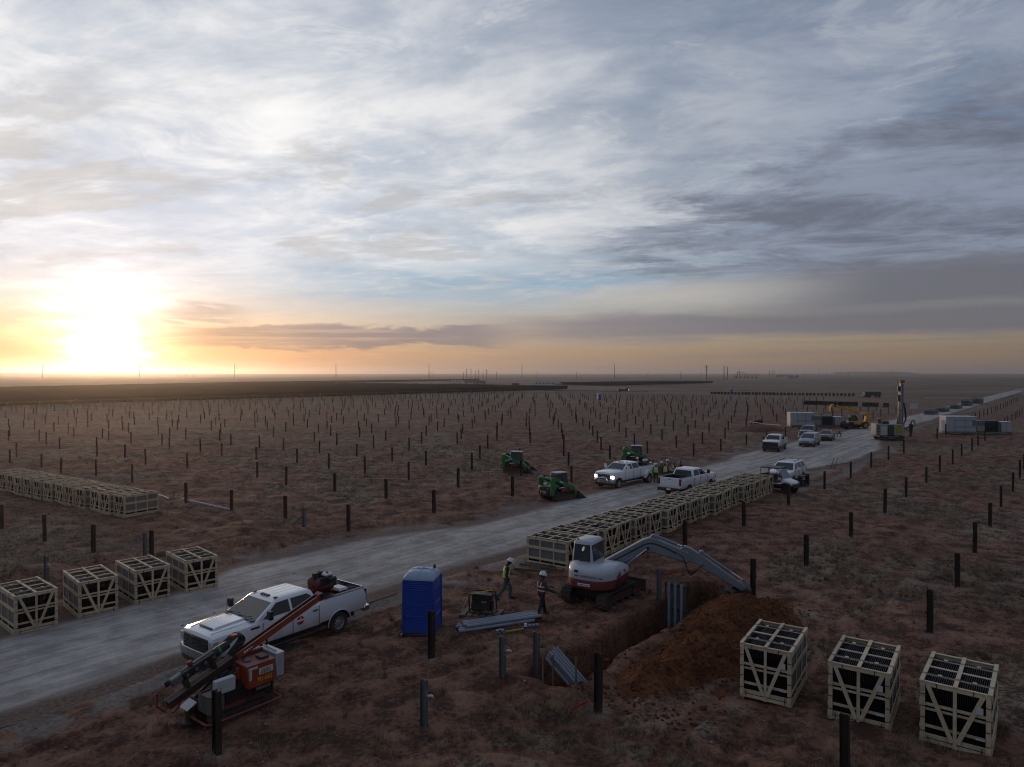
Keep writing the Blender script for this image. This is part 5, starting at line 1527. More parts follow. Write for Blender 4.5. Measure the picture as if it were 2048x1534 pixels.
# --- green compact track loaders
def loader(label, loc, yaw):
    t = thing('track_loader', label, 'track loader', loc, yaw, 'green track loaders')
    g = M['green']
    for y in (-.72, .72):
        # trapezoid crawler with raised drive sprocket at the back
        pr = [(-.95, .02), (.85, .02), (1.0, .14), (.98, .30), (.75, .42), (-.80, .70), (-.98, .68), (-1.10, .50), (-1.08, .16)]
        c = B().prism(pr, y - .20, y + .20).build('track', M['track'], t, bevel=.04)
        n = 26
        per = []; L = 0
        for i in range(len(pr)):
            a, b = Vector((*pr[i], 0)), Vector((*pr[(i + 1) % len(pr)], 0)); m = max(1, int((b - a).length / .16))
            for j in range(m): per.append((a + (b - a) * ((j + .5) / m), (b - a).normalized()))
        cl = B()
        for q, d in per: cl.bar((q.x + d.y * .012, y - .20, q.y - d.x * .012), (q.x + d.y * .012, y + .20, q.y - d.x * .012), .07, .03, (d.y, 0, -d.x))
        cl.build('track_cleat', M['track'], c, smooth=False)
        s = 1 if y > 0 else -1
        for x, z, r in ((-.85, .45, .20), (.72, .22, .17), (-.45, .17, .10), (-.1, .17, .10), (.25, .17, .10)):
            B().cyl((x, y - .21, z), (x, y + .21, z), r, None, 14).build('track_wheel', M['dark_metal'], c)
    B().box(-1.15, .75, -.50, .50, .30, 1.02).build('chassis', M['dark_metal'], t, bevel=.03)
    B().prism([(-1.32, .42), (-1.05, .42), (-.9, .95), (-.55, 1.10), (-.55, 1.22), (-1.05, 1.20), (-1.32, 1.08)], -.78, .78).build('rear_body', g, t, bevel=.03)
    rd = B().box(-1.44, -1.30, -.58, .58, .44, 1.10).build('tail_door', M['black'], t, bevel=.04)
    for y in (-.46, .46): B().box(-1.455, -1.43, y - .07, y + .07, .88, 1.02).build('tail_light', M['galv_dull'], rd, bevel=.01)
    b = B()
    for k in range(5): b.box(-1.45, -1.435, -.36, .36, .84 + k * .045, .86 + k * .045)
    b.build('grille_slat', M['dark_metal'], rd)
    B().cyl((-1.435, .34, .68), (-1.452, .34, .68), .085, None, 18).build('logo_disc', M['text_yellow'], rd)
    lettering('logo_text', 'SUNBELT', .125, M['logo_white'], rd, (-1.449, -.06, .70), (0, -1, 0), (0, 0, 1), 1.0)
    lettering('logo_text', 'RENTALS', .075, M['logo_white'], rd, (-1.449, -.06, .58), (0, -1, 0), (0, 0, 1), 1.0)
    # cab
    cab_box(t, -.55, .62, -.44, .44, .78, 2.02, M['black'], .05, split=.5, rad=.06, roofm=M['dull_white'])
    # rear towers and lift arms
    for y in (-.72, .72):
        B().prism([(-1.30, 1.0), (-.98, 1.0), (-.95, 1.50), (-1.05, 1.62), (-1.30, 1.62)], y - .11, y + .11).build('lift_tower', g, t, bevel=.02)
        a = B().prism([(-1.34, 1.46), (-1.34, 1.70), (-1.20, 1.80), (-.98, 1.80), (.30, 1.22), (.92, 1.02), (1.14, .82), (1.20, .40), (1.10, .24), (.98, .30), (.90, .66), (.62, .86), (.10, 1.02), (-1.0, 1.56)], y - .085, y + .085).build('lift_arm', g, t, bevel=.02)
        B().cyl((-.55, y * .99, .95), (.15, y * .99, 1.02), .05, None, 10).build('lift_cylinder', M['rod'], a)
        B().box(-.35, .35, y - .09, y + .09, .66, .98).build('side_panel', M['exc_red'] if y < 0 else g, t, bevel=.02)
    B().bar((-1.28, -.72, 1.70), (-1.28, .72, 1.70), .10, .12).build('arm_cross_member', g, t)
    B().bar((-.52, -.808, 1.475), (-.24, -.808, 1.35), .004, .07, (.42, 0, 1)).build('print_mark', M['logo_white'], t)
    # bucket
    bk = B().prism([(1.15, .06), (1.15, .62), (1.24, .66), (1.30, .50), (1.36, .18), (1.95, .08), (2.02, .03), (1.9, .0), (1.25, .0)], -.92, .92).build('bucket', M['dark_metal'], t)
    for y in (-.92, .90): B().prism([(1.18, .04), (1.18, .62), (1.38, .52), (1.96, .06)], y, y + .02).build('bucket_side', M['dark_metal'], bk)
    B().bar((1.02, -.5, .36), (1.02, .5, .36), .12, .3).build('coupler', M['dark_metal'], t)
    B().cyl((-.98, .5, 1.62), (-.98, .5, 1.86), .05, None, 10).build('exhaust', M['dark_metal'], t)
    return t
q = G(1117, 998); loader('green track loader standing at the road edge with its black tail towards us', (q.x, q.y, 0), R(36))
q = G(1033, 945); loader('green track loader out among the piles beyond the nearest one', (q.x, q.y, 0), R(-14))
q = G(1272, 930); loader('green track loader behind the dual wheel pickup and the crew', (q.x, q.y, 0), R(-12))

# --- the orange pile driver in the foreground
def pile_driver():
    # measured from its bumper rail corners
    c = (G(348, 1418, .18) + G(556, 1389, .18) + G(409, 1446, .18) + G(531, 1380, .18)) / 4
    yaw = YAW_U + math.pi
    t = thing('pile_driver', 'orange tracked pile driver with long reclined mast parked by the white pickup', 'pile driver', (c.x, c.y, 0), yaw)
    for y in (-.50, .50): crawler(t, 0, y, 1.85, .42, .30, .02, 30)
    rail = rring(-1.12, 1.12, .76, .12, .20, 4)
    B().tube(rail, .032, 8, closed=True).build('bumper_rail', M['red_frame'], t)
    b = B()
    for x in (-.7, .0, .7):
        for s in (-1, 1): b.bar((x, s * .66, .22), (x, s * .76, .20), .04, .04)
    b.build('rail_bracket', M['dark_metal'], t)
    B().box(-1.0, .95, -.46, .46, .34, .62).build('main_frame', M['dark_metal'], t, bevel=.02)
    for s in (-1, 1): B().box(-.62, .55, s * .50 - .15, s * .50 + .15, .43, .455).build('track_guard', M['red_frame'], t, bevel=.008)
    # engine housing on the near side
    e = B().box(-1.06, -.22, .06, .74, .74, 1.36).build('engine_housing', M['orange'], t, bevel=.025)
    B().box(-1.07, -.19, .04, .76, 1.365, 1.40).build('housing_lid', mat('faded_red_lid', (.26, .10, .09), .55, 0, .3, 5), e, bevel=.012)
    B().cyl((-.42, .38, 1.40), (-.42, .38, 1.45), .10, None, 16).build('filler_cap', M['galv_dull'], e)
    B().box(-.98, -.70, .30, .60, 1.40, 1.47).build('exhaust_cover', M['black'], e, bevel=.02)
    B().box(-1.0, -.56, .741, .746, 1.06, 1.24).build('notice_plate', M['sticker'], e)
    np_ = [o for o in e.children if o.name.startswith('notice_plate')][0]
    for k, (w, z, m_) in enumerate(((.26, 1.19, M['logo_red']), (.30, 1.155, M['text_dark']), (.34, 1.12, M['text_dark']), (.34, 1.09, M['text_dark']))):
        for j in range(7):
            x = -.78 + w / 2 - w * j / 7
            B().box(x - w / 10, x, .746, .749, z - .010, z + .010).build('print_mark', m_, np_)
    B().box(-.52, -.24, .741, .745, 1.26, 1.33).box(-.34, -.25, .741, .745, .98, 1.25).build('sticker', M['sticker'], e)
    for k in range(4): B().box(-.285, -.262, .745, .748, 1.01 + k * .06, 1.04 + k * .06).build('print_mark', M['text_dark'], e)
    lettering('unit_number', 'PD-022', .16, M['text_yellow'], e, (-.74, .744, .93), (-1, 0, 0), (0, 0, 1), .92, .004)
    B().box(-.22, -.10, .28, .40, .98, 1.30).build('door_hinge', M['orange'], e, bevel=.02)
    for o in [e] + list(e.children) + list(np_.children): o.data.transform(Matrix.Translation((.16, 0, 0)))
    # open stand under the housing
    for x in (-.84, -.12):
        for y in (.12, .70): B().box(x - .025, x + .025, y - .025, y + .025, .40, .74).build('stand_leg', M['black'], t)
    B().box(-.87, -.09, .68, .72, .52, .56).build('stand_rail', M['black'], t)
    B().cyl((-.85, .55, .60), (-.40, .55, .60), .06, None, 10).build('filter_canister', M['galv_dull'], t)
    # hydraulic tank, white cabinet at the rear, beacon
    B().box(-1.0, -.30, -.46, .02, .64, 1.50).build('hydraulic_tank', mat('oxide_red_paint', (.11, .020, .018), .5, 0, .2, 3), t, bevel=.03)
    rb = B().box(-1.36, -1.10, -.34, .50, .70, 1.36).build('rear_cabinet', M['dull_white'], t, bevel=.02)
    B().box(-1.37, -1.09, -.35, .51, 1.362, 1.385).build('cabinet_lid', M['white_flat'], rb, bevel=.008)
    b = B()
    for k in range(6): b.box(-1.34 + k * .04, -1.325 + k * .04, .501, .512, .74, 1.32)
    b.build('cabinet_rib', M['box_grey'], rb)
    B().bar((-1.18, -.3, 1.43), (-1.18, .40, 1.42), .03, .05).build('handle_bar', M['white_flat'], rb)
    bc = B().cyl((-1.30, -.30, 1.38), (-1.30, -.30, 1.66), .03, None, 8).build('beacon_post', M['black'], t)
    B().lathe([(.075, 0), (.085, .03), (.08, .10), (.055, .135), (0.001, .14)], (-1.30, -.30, 1.66), 'z', 14).build('beacon', M['lamp_amber'], bc)
    # flat white control box at the front near side
    cb = B().box(.30, .88, .56, .74, .90, 1.28).build('control_box', M['box_grey'], t, bevel=.02)
    B().box(.73, .75, .741, .75, 1.06, 1.09).build('box_lock', M['black'], cb)
    B().bar((.55, .45, .5), (.55, .60, .92), .06, .06).build('box_bracket', M['dark_metal'], t)
    # mast
    a0, a1 = Vector((1.80, -.02, .80)), Vector((-3.00, -.02, 2.50)); d = (a1 - a0).normalized(); up = Vector((0, 0, 1)); nrm = (up - d * up.dot(d)).normalized()
    mast = B()
    for s in (-1, 1): mast.bar(a0 + Vector((0, s * .10, 0)), a1 + Vector((0, s * .10, 0)), .02, .18, nrm)
    mast.bar(a0 - nrm * .08, a1 - nrm * .08, .20, .02, nrm)
    mo = mast.build('mast', M['orange'], t, bevel=.004)
    B().bar(a0 + d * .0 - nrm * .005, a0 + d * 2.05 - nrm * .005, .235, .215, nrm).build('mast_skid', mat('rusty_dark_steel', (.045, .020, .014), .7, .2, .4, 5), mo, bevel=.012)
    b = B()
    for s in (-1, 1): b.bar(a0 + nrm * .095 + Vector((0, s * .10, 0)), a1 + nrm * .095 + Vector((0, s * .10, 0)), .045, .012, nrm)
    b.build('mast_flange', M['galv_dull'], mo)
    b = B().bar(a0 + nrm * .02, a1 - d * .1 + nrm * .02, .05, .03, nrm); b.build('drive_chain', M['black'], mo)
    B().bar(a1 - d * .12, a1 + d * .04, .26, .24, nrm).build('mast_head', M['red_frame'], mo, bevel=.02)
    B().cyl(a1 + Vector((0, -.15, .02)), a1 + Vector((0, .15, .02)), .09, None, 14).build('head_sheave', M['black'], mo)
    B().tube([a0, a0 - d * .12 - nrm * .12, a0 - d * .18 + nrm * .02 + Vector((.10, 0, .10)), a0 + Vector((.26, 0, .34)), a0 + Vector((.30, 0, .40))], .035, 8).build('foot_hook', M['red_frame'], mo)
    B().tube(smooth3([a0 + d * .3 - nrm * .2, a0 + d * .1 - nrm * .3, a0 - nrm * .25]), .03, 6).build('foot_brace', M['red_frame'], mo)
    for k_ in range(4): B().bar(a0 + d * (2.26 + k_ * .075) + Vector((0, .1125, 0)), a0 + d * (2.31 + k_ * .075) + Vector((0, .1125, 0)), .004, .05, nrm).build('print_mark', M['logo_white'], mo)
    # mast support
    B().prism([(.10, .62), (.55, .62), (.42, 1.18), (.18, 1.26)], -.22, .18).build('mast_support', M['dark_metal'], t, bevel=.02)
    for y in (-.24, .20): B().cyl((.95, y, .62), (-.28, y, 1.42), .045, None, 10).build('tilt_cylinder', M['dark_metal'], t)
    # hammer riding above the mast
    h0, h1 = Vector((1.70, -.06, 1.32)), Vector((-.05, -.06, 1.92)); hd = (h1 - h0).normalized(); hn = (up - hd * up.dot(hd)).normalized()
    hm = B().bar(h0 + hd * .30, h0 + hd * 1.28, .30, .24, hn).build('hammer_body', M['black'], t, bevel=.03)
    B().bar(h0, h0 + hd * .34, .20, .22, hn).build('hammer_cap', M['galv_dull'], hm, bevel=.03)
    B().bar(h0 - hd * .14 + hn * .04, h0 - hd * .02 + hn * .04, .06, .16, hn).build('cap_hook', M['dark_metal'], hm, bevel=.02)
    B().cyl(h0 + hd * .62 + hn * .14, h0 + hd * .62 + hn * .24, .07, None, 12).build('accumulator', M['red_frame'], hm)
    b = B()
    for k in range(4): b.cyl(h0 + hd * (.42 + .26 * k) + Vector((0, .152, 0)), h0 + hd * (.42 + .26 * k) + Vector((0, .17, 0)), .05, None, 10)
    b.build('side_bolt', M['galv_dull'], hm)
    B().bar(h0 + hd * .35 + hn * .13, h0 + hd * 1.3 + hn * .13, .05, .02, hn).build('hammer_rail', M['galv_dull'], hm)
    mt = B().cyl(h0 + hd * 1.28, h0 + hd * 1.72, .13, .11, 14).build('hammer_motor', M['dark_metal'], hm)
    B().cyl(h0 + hd * 1.40, h0 + hd * 1.46, .136, None, 14).build('green_band', mat('green_band', (.03, .18, .13), .5), mt)
    B().box(h1.x - .16, h1.x + .04, -.15, .05, h1.z + .10, h1.z + .19).build('valve_cap', M['orange'], mt, bevel=.02)
    r = random.Random(4)
    for k in range(7):
        y = -.14 + .05 * k
        p0 = h0 + hd * 1.6 + Vector((0, y, .06)); p1 = h0 + hd * (2.0 + .05 * r.random()) + Vector((0, y, .12)); p2 = h0 + hd * 2.05 + Vector((-.10, y * 1.1, -.10)); p3 = h0 + hd * 1.7 + Vector((-.05, y, -.40)); p4 = Vector((.05 - .1 * r.random(), y, .9))
        B().tube(smooth3([p0, p1, p2, p3, p4], 5), .017, 6).build('hydraulic_hose', M['hose'], hm)
    # carriage between hammer and mast
    for k in (.35, 1.15): B().bar(h0 + hd * k - hn * .10, h0 + hd * k - hn * .36, .26, .10, hd).build('carriage_block', M['dark_metal'], hm, bevel=.015)
    # front: grey ribbed tank, worn guard plate, outrigger foot
    tk = B().loft([rring(.55, 1.02, .30, .06, .40), rring(.55, 1.02, .30, .06, .82)]); tk.v = [(v[0], v[1] + .34, v[2]) for v in tk.v]
    tko = tk.build('front_tank', M['galv_dull'], t)
    b = B()
    for k in range(6): b.box(.60 + k * .065, .625 + k * .065, .635, .65, .44, .78)
    b.build('tank_rib', M['galv_dull'], tko)
    tr = [(p[0], p[1] + .34, p[2]) for p in rring(.56, 1.01, .29, .10, .84)]
    B().tube(tr, .022, 6, closed=True).build('tank_rim', M['red_frame'], tko)
    B().loft([[(1.02, -.40, .58), (1.02, .02, .58), (1.02, .02, .60), (1.02, -.40, .60)], [(1.30, -.40, .44), (1.30, .02, .44), (1.30, .02, .46), (1.30, -.40, .46)]]).build('guard_plate', M['dull_white'], t)
    B().cyl((1.12, -.24, .06), (1.12, -.24, .42), .09, .12, 12).build('outrigger', M['dark_metal'], t)
    B().cyl((1.12, -.24, .0), (1.12, -.24, .06), .20, None, 16).build('outrigger_pad', M['dark_metal'], t)
    # dark pump, valve block and brackets crowding the deck
    B().box(-.18, .22, -.40, .10, .62, .98).build('pump_block', M['black'], t, bevel=.03)
    B().box(.24, .52, .22, .50, .62, .84).build('valve_block', M['dark_metal'], t, bevel=.02)
    B().box(-.20, .50, .50, .56, .56, .90).build('deck_guard', M['black'], t, bevel=.01)
    B().cyl((-.05, .16, .62), (-.05, .16, 1.08), .09, None, 12).build('oil_filter', M['black'], t)
    for k in range(6):
        B().tube(smooth3([(.30 + .03 * k, .36, .84), (.42 + .05 * k, .30 - .08 * k, 1.05 + .03 * k), (.30, .0 - .04 * k, 1.25), (-.05 - .05 * k, -.1, 1.1)]), .016, 6).build('deck_hose', M['hose'], t)
    # control levers and loose hoses on the deck
    b = B()
    for k in range(5): b.cyl((.12 + k * .06, .30, .62), (.13 + k * .06, .33, .86), .010, None, 6)
    b.build('control_lever', M['black'], t)
    for k in range(5):
        y = .05 + .09 * k
        B().tube(smooth3([(.55, y, .66), (.25, y + .05, .62 + .04 * k), (-.05, y, .72), (-.28, y, .90)]), .018, 6).build('deck_hose', M['hose'], t)
    return t
pile_driver()

# --- rock drill rig up the road
def drill_rig():
    q = G(1777, 880); yaw = R(-8)
    t = thing('drill_rig', 'grey tracked drill rig with a tall upright mast beside the road', 'drill rig', (q.x, q.y, 0), yaw)
    for y in (-.95, .95): crawler(t, 0, y, 3.3, .75, .42, .03, 30)
    by = mat('dusty_beige_paint', (.30, .28, .25), .55, 0, .2, 2.0, dust=.3)
    body = B().prism([(-2.05, .62), (-1.85, .48), (1.55, .48), (1.80, .75), (1.62, 2.32), (-2.05, 2.38)], -1.05, 1.05).build('engine_house', by, t, bevel=.06)
    lv = B()
    for k in range(7): lv.box(-2.0, -1.52, -1.075, -1.05, .82 + k * .21, .92 + k * .21)
    lv.build('louvre', M['black'], body)
    B().box(-1.38, -.62, -1.07, -1.05, .72, 2.05).build('access_door', mat('pale_panel', (.42, .41, .38), .55, 0, .2, 2), body, bevel=.01)
    B().box(-.40, .28, -1.075, -1.05, .70, 2.12).build('cab_window', M['cab_glass'], body, bevel=.02)
    B().box(-.5, .36, -1.07, -1.055, .64, 2.2).build('window_frame', M['black'], body)
    B().prism([(.62, .95), (1.38, 1.12), (1.38, 2.25), (.55, 2.25)], -1.085, -1.06).build('warning_panel', mat('olive_yellow_panel', (.28, .24, .05), .5), body)
    B().cyl((-1.3, -.3, 2.38), (-1.3, -.3, 3.05), .12, None, 12).build('exhaust', M['dark_metal'], t)
    B().lathe([(.22, 0), (.30, .05), (.22, .14), (.001, .2)], (-1.25, .3, 2.95), 'z', 12).build('filter_cap', M['galv'], t)
    B().cyl((-1.25, .3, 2.38), (-1.25, .3, 2.96), .13, None, 12).build('air_filter', M['dark_metal'], t)
    B().box(-1.0, -.1, -.6, .6, 2.38, 2.72).build('roof_pack', M['dark_metal'], t, bevel=.08)
    B().box(-.45, .35, -1.25, -1.05, .34, .42).build('step', M['galv'], t)
    # mast
    m = B().box(1.50, 1.74, -.16, .16, .55, 8.35).build('mast', M['galv'], t, bevel=.02)
    B().box(1.74, 1.94, -.10, .10, .9, 8.1).build('feed_beam', M['galv_dull'], m)
    B().cyl((1.36, -.06, 2.6), (1.36, -.06, 5.6), .12, None, 14).build('drill_pipe', mat('polished_pipe', (.6, .55, .5), .18, 1.0), m)
    B().cyl((1.36, -.06, 6.6), (1.36, -.06, 7.2), .09, None, 12).build('drill_pipe', MATS['polished_pipe'], m)
    B().box(1.16, 1.52, -.22, .18, 7.0, 7.75).build('rotary_head', M['black'], m, bevel=.04)
    B().box(1.20, 1.50, -.20, .15, 5.6, 6.5).build('drifter', M['dark_metal'], m, bevel=.05)
    cr = B().box(1.45, 2.05, -.28, .28, 8.2, 8.62).build('mast_crown', mat('yellow_cap', (.17, .115, .01), .5), m, bevel=.03)
    b = B()
    for x in (1.05, 1.45):
        b.bar((x, -.25, 8.30), (x, .25, 8.30), .04, .04); b.bar((x, -.25, 8.30), (x, -.25, 8.62), .04, .04)
    b.bar((1.05, -.25, 8.62), (1.5, -.25, 8.62), .04, .04); b.bar((1.05, -.25, 8.30), (1.5, -.25, 8.30), .04, .04)
    b.build('crown_frame', MATS['yellow_cap'], m)
    for k in range(4):
        B().tube(smooth3([(1.95 + .03 * k, .1 - .06 * k, 5.4), (2.15 + .04 * k, .1 - .05 * k, 4.2), (2.2 + .05 * k, 0, 3.0), (2.0, 0, 2.2)]), .05, 6).build('mast_hose', M['hose'], m)
    B().prism([(1.0, 2.3), (1.5, 2.3), (1.5, 4.6), (1.35, 4.6)], -.05, .05).build('mast_brace', M['galv_dull'], m)
    B().box(1.35, 2.05, -.30, .30, .25, 2.6).build('mast_foot', M['galv_dull'], m, bevel=.05)
    # dust collector arm, cyclone and hoses
    B().bar((1.9, -.1, 1.6), (3.1, -.1, 2.15), .18, .22).build('collector_arm', M['galv_dull'], t, bevel=.03)
    cy_ = B().lathe([(.10, 0), (.18, .5), (.26, 1.0), (.26, 1.7), (.12, 1.8)], (2.95, -.1, .62), 'z', 14).build('cyclone', M['dark_metal'], t)
    B().box(2.80, 3.0, -.2, 0, .38, .62).build('discharge', M['dark_metal'], cy_)
    B().tube(smooth3([(2.95, -.1, 2.4), (3.1, -.1, 2.8), (3.4, -.1, 2.75), (3.45, -.1, 2.3), (3.1, -.1, 1.95), (2.5, -.1, 1.85)]), .11, 8).build('suction_hose', M['galv_dull'], cy_)
    B().tube(smooth3([(2.2, -.2, 1.7), (2.75, -.25, 1.2), (2.6, -.3, .6), (2.0, -.3, .45)]), .09, 8).build('suction_hose', M['galv_dull'], cy_)
drill_rig()

# --- yellow telehandler, two small machines near the first inverter station
def telehandler():
    q = G(1708, 857); t = thing('telehandler', 'yellow telehandler with long raised boom beside the farther inverter station', 'telehandler', (q.x, q.y, 0), R(8))
    for x in (-1.25, 1.45):
        for s in (-1, 1): wheel(t, (x, s * .98, .62), .62, .40, s, spokes=6, rim_mat=M['yellow'])
    B().box(-2.0, 2.0, -.62, .62, .55, 1.0).build('chassis', M['dark_metal'], t, bevel=.05)
    B().box(-1.2, .7, -1.1, -.55, .75, 1.35).build('engine_cover', M['yellow'], t, bevel=.06)
    cab_box(t, -.55, .85, .12, .98, .95, 2.30, M['black'], .08, split=.5)
    def bar(a, b, w, h, n, m): return B().bar(a, b, w, h).build(n, m, t, bevel=.02)
    bar((2.35, -.25, 2.35), (-1.4, -.25, 3.35), .42, .48, 'boom', M['yellow'])
    bar((-1.3, -.25, 3.32), (-3.5, -.25, 3.92), .32, .36, 'boom_stage', M['yellow'])
    bar((-3.3, -.25, 3.86), (-4.3, -.25, 3.96), .24, .26, 'boom_tip', M['dark_metal'])
    B().box(.6, 1.7, -.47, -.463, 2.5, 2.8).build('boom_plate', M['dull_white'], t)
    B().prism([(1.7, .9), (2.5, .9), (2.62, 2.7), (2.1, 2.75)], -.55, .05).build('boom_tower', M['yellow'], t, bevel=.04)
    B().cyl((1.2, -.25, 1.1), (-.2, -.25, 2.9), .08, None, 10).build('lift_cylinder', M['rod'], t)
    h = B().prism([(-4.2, 3.0), (-4.6, 2.9), (-4.75, 3.6), (-4.5, 4.2), (-4.1, 4.3), (-4.0, 3.8)], -.5, .0).build('fork_head', M['yellow'], t, bevel=.04)
    for y in (-.55, .05): B().prism([(-4.55, 2.75), (-4.45, 2.75), (-4.45, 3.6), (-4.55, 3.6)], y - .05, y + .05).build('fork_upright', M['dark_metal'], h)
    for y in (-.55, .05): B().bar((-4.5, y, 2.8), (-5.5, y, 2.8), .10, .05).build('fork', M['dark_metal'], h)
telehandler()
def mini_tractor(px, py, yaw, lab, roof):
    q = G(px, py); t = thing('utility_loader', lab, 'small loader', (q.x, q.y, 0), yaw)
    for y in (-.5, .5): crawler(t, 0, y, 1.7, .5, .28, .02, 20)
    B().box(-.9, .6, -.4, .4, .40, .95).build('engine_box', M['dark_metal'], t, bevel=.05)
    B().box(-.55, .0, -.32, .32, .95, 1.10).build('seat', M['black'], t, bevel=.04)
    B().box(-.62, -.48, -.32, .32, 1.05, 1.55).build('seat_back', M['box_grey'], t, bevel=.04)
    fr = B()
    for x in (-.7, .45):
        for y in (-.42, .42): fr.bar((x, y, .9), (x * .9, y, 2.0), .05, .05)
    fr.build('roll_frame', M['black'], t)
    if roof: B().box(-.75, .55, -.5, .5, 2.0, 2.05).build('canopy', M['dark_metal'], t, bevel=.02)
    for y in (-.5, .5): B().bar((-.6, y, 1.1), (1.1, y, .55), .08, .12).build('lift_arm', M['dark_metal'], t)
    B().prism([(1.05, .1), (1.1, .7), (1.2, .65), (1.3, .2), (1.75, .08)], -.65, .65).build('bucket', M['dark_metal'], t)
mini_tractor(1700, 858, R(20), 'small dark loader between the white cabinet and the yellow telehandler', False)
mini_tractor(1516, 851, R(160), 'small dark machine behind the yellow barrier tape', True)

# --- side by side off-road buggy
def buggy():
    f = Vector((.68, -.73, 0)).normalized(); yaw = math.atan2(f.y, f.x); l = Vector((-f.y, f.x, 0))
    c = G(1545, 985) + l * .70
    t = thing('utility_buggy', 'white and black off-road buggy with roof at the end of the crate row', 'buggy', (c.x, c.y, 0), yaw)
    wb = 2.2
    for x in (-wb / 2, wb / 2):
        for s in (-1, 1): wheel(t, (x, s * .68, .34), .34, .26, s, spokes=6, rim_mat=M['dark_metal'])
    B().box(-1.45, 1.25, -.50, .50, .36, .62).build('chassis', M['black'], t, bevel=.05)
    B().box(-1.0, .72, -.70, .70, .46, .70).build('side_panel', M['black'], t, bevel=.05)
    B().box(-1.0, .70, -.72, .72, .705, .79).build('side_trim', M['white'], t, bevel=.03)
    B().prism([(.62, .72), (1.45, .62), (1.62, .78), (1.50, .96), (.70, 1.16)], -.62, .62).build('hood', M['white'], t, bevel=.05)
    B().box(1.40, 1.66, -.56, .56, .44, .78).build('front_guard', M['black'], t, bevel=.06)
    for s in (-1, 1):
        B().box(1.50, 1.64, s * .48 - .10, s * .48 + .10, .80, .90).build('headlight', M['lamp_clear'], t, bevel=.03)
        B().prism([(x * .42 + 1.1, .42 + z * .40) for x, z in ((-1, .5), (-.7, 1), (0, 1.2), (.7, 1), (1, .5), (.8, .5), (0, 1), (-.8, .5))], min(s * .55, s * .84), max(s * .55, s * .84)).build('front_fender', M['black'], t)
    B().box(-1.75, -.98, -.72, .72, .74, .80).build('cargo_bed', M['white'], t, bevel=.02)
    for s in (-1, 1): B().box(-1.75, -.98, s * .70 - .025, s * .70 + .025, .80, 1.05).build('bed_side', M['white'], t, bevel=.01)
    for x in (-.75, .05): 
        B().box(x - .3, x + .2, -.58, .58, .80, .94).build('seat', M['black'], t, bevel=.04)
        B().box(x - .36, x - .24, -.58, .58, .90, 1.42).build('seat_back', M['black'], t, bevel=.04)
    cg = B()
    for s in (-1, 1):
        cg.tube(smooth3([(.78, s * .66, 1.10), (.42, s * .62, 1.85), (.30, s * .60, 1.93), (-.95, s * .60, 1.93), (-1.05, s * .62, 1.82), (-1.02, s * .68, .85)]), .03, 6)
        cg.tube([(-.30, s * .62, 1.92), (-.32, s * .68, .80)], .026, 6)
    for x in (.35, -.95): cg.tube([(x, -.60, 1.92), (x, .60, 1.92)], .026, 6)
    cg.build('roll_cage', M['black'], t)
    B().loft([rring(-1.05, .46, .66, .08, 1.955), rring(-1.0, .42, .62, .08, 2.0)]).build('roof', M['dark_metal'], t)
    B().loft([[(.80, -.58, 1.14), (.80, .58, 1.14), (.45, .54, 1.84), (.45, -.54, 1.84)], [(.815, -.58, 1.15), (.815, .58, 1.15), (.465, .54, 1.85), (.465, -.54, 1.85)]]).build('windscreen', mat('hazy_plastic', (.16, .17, .18), .12, 0, .2), t, smooth=False)
    B().tube(smooth3([(.55, .30, 1.12), (.42, .30, 1.20)]), .02, 6).build('steering_column', M['black'], t)
buggy()

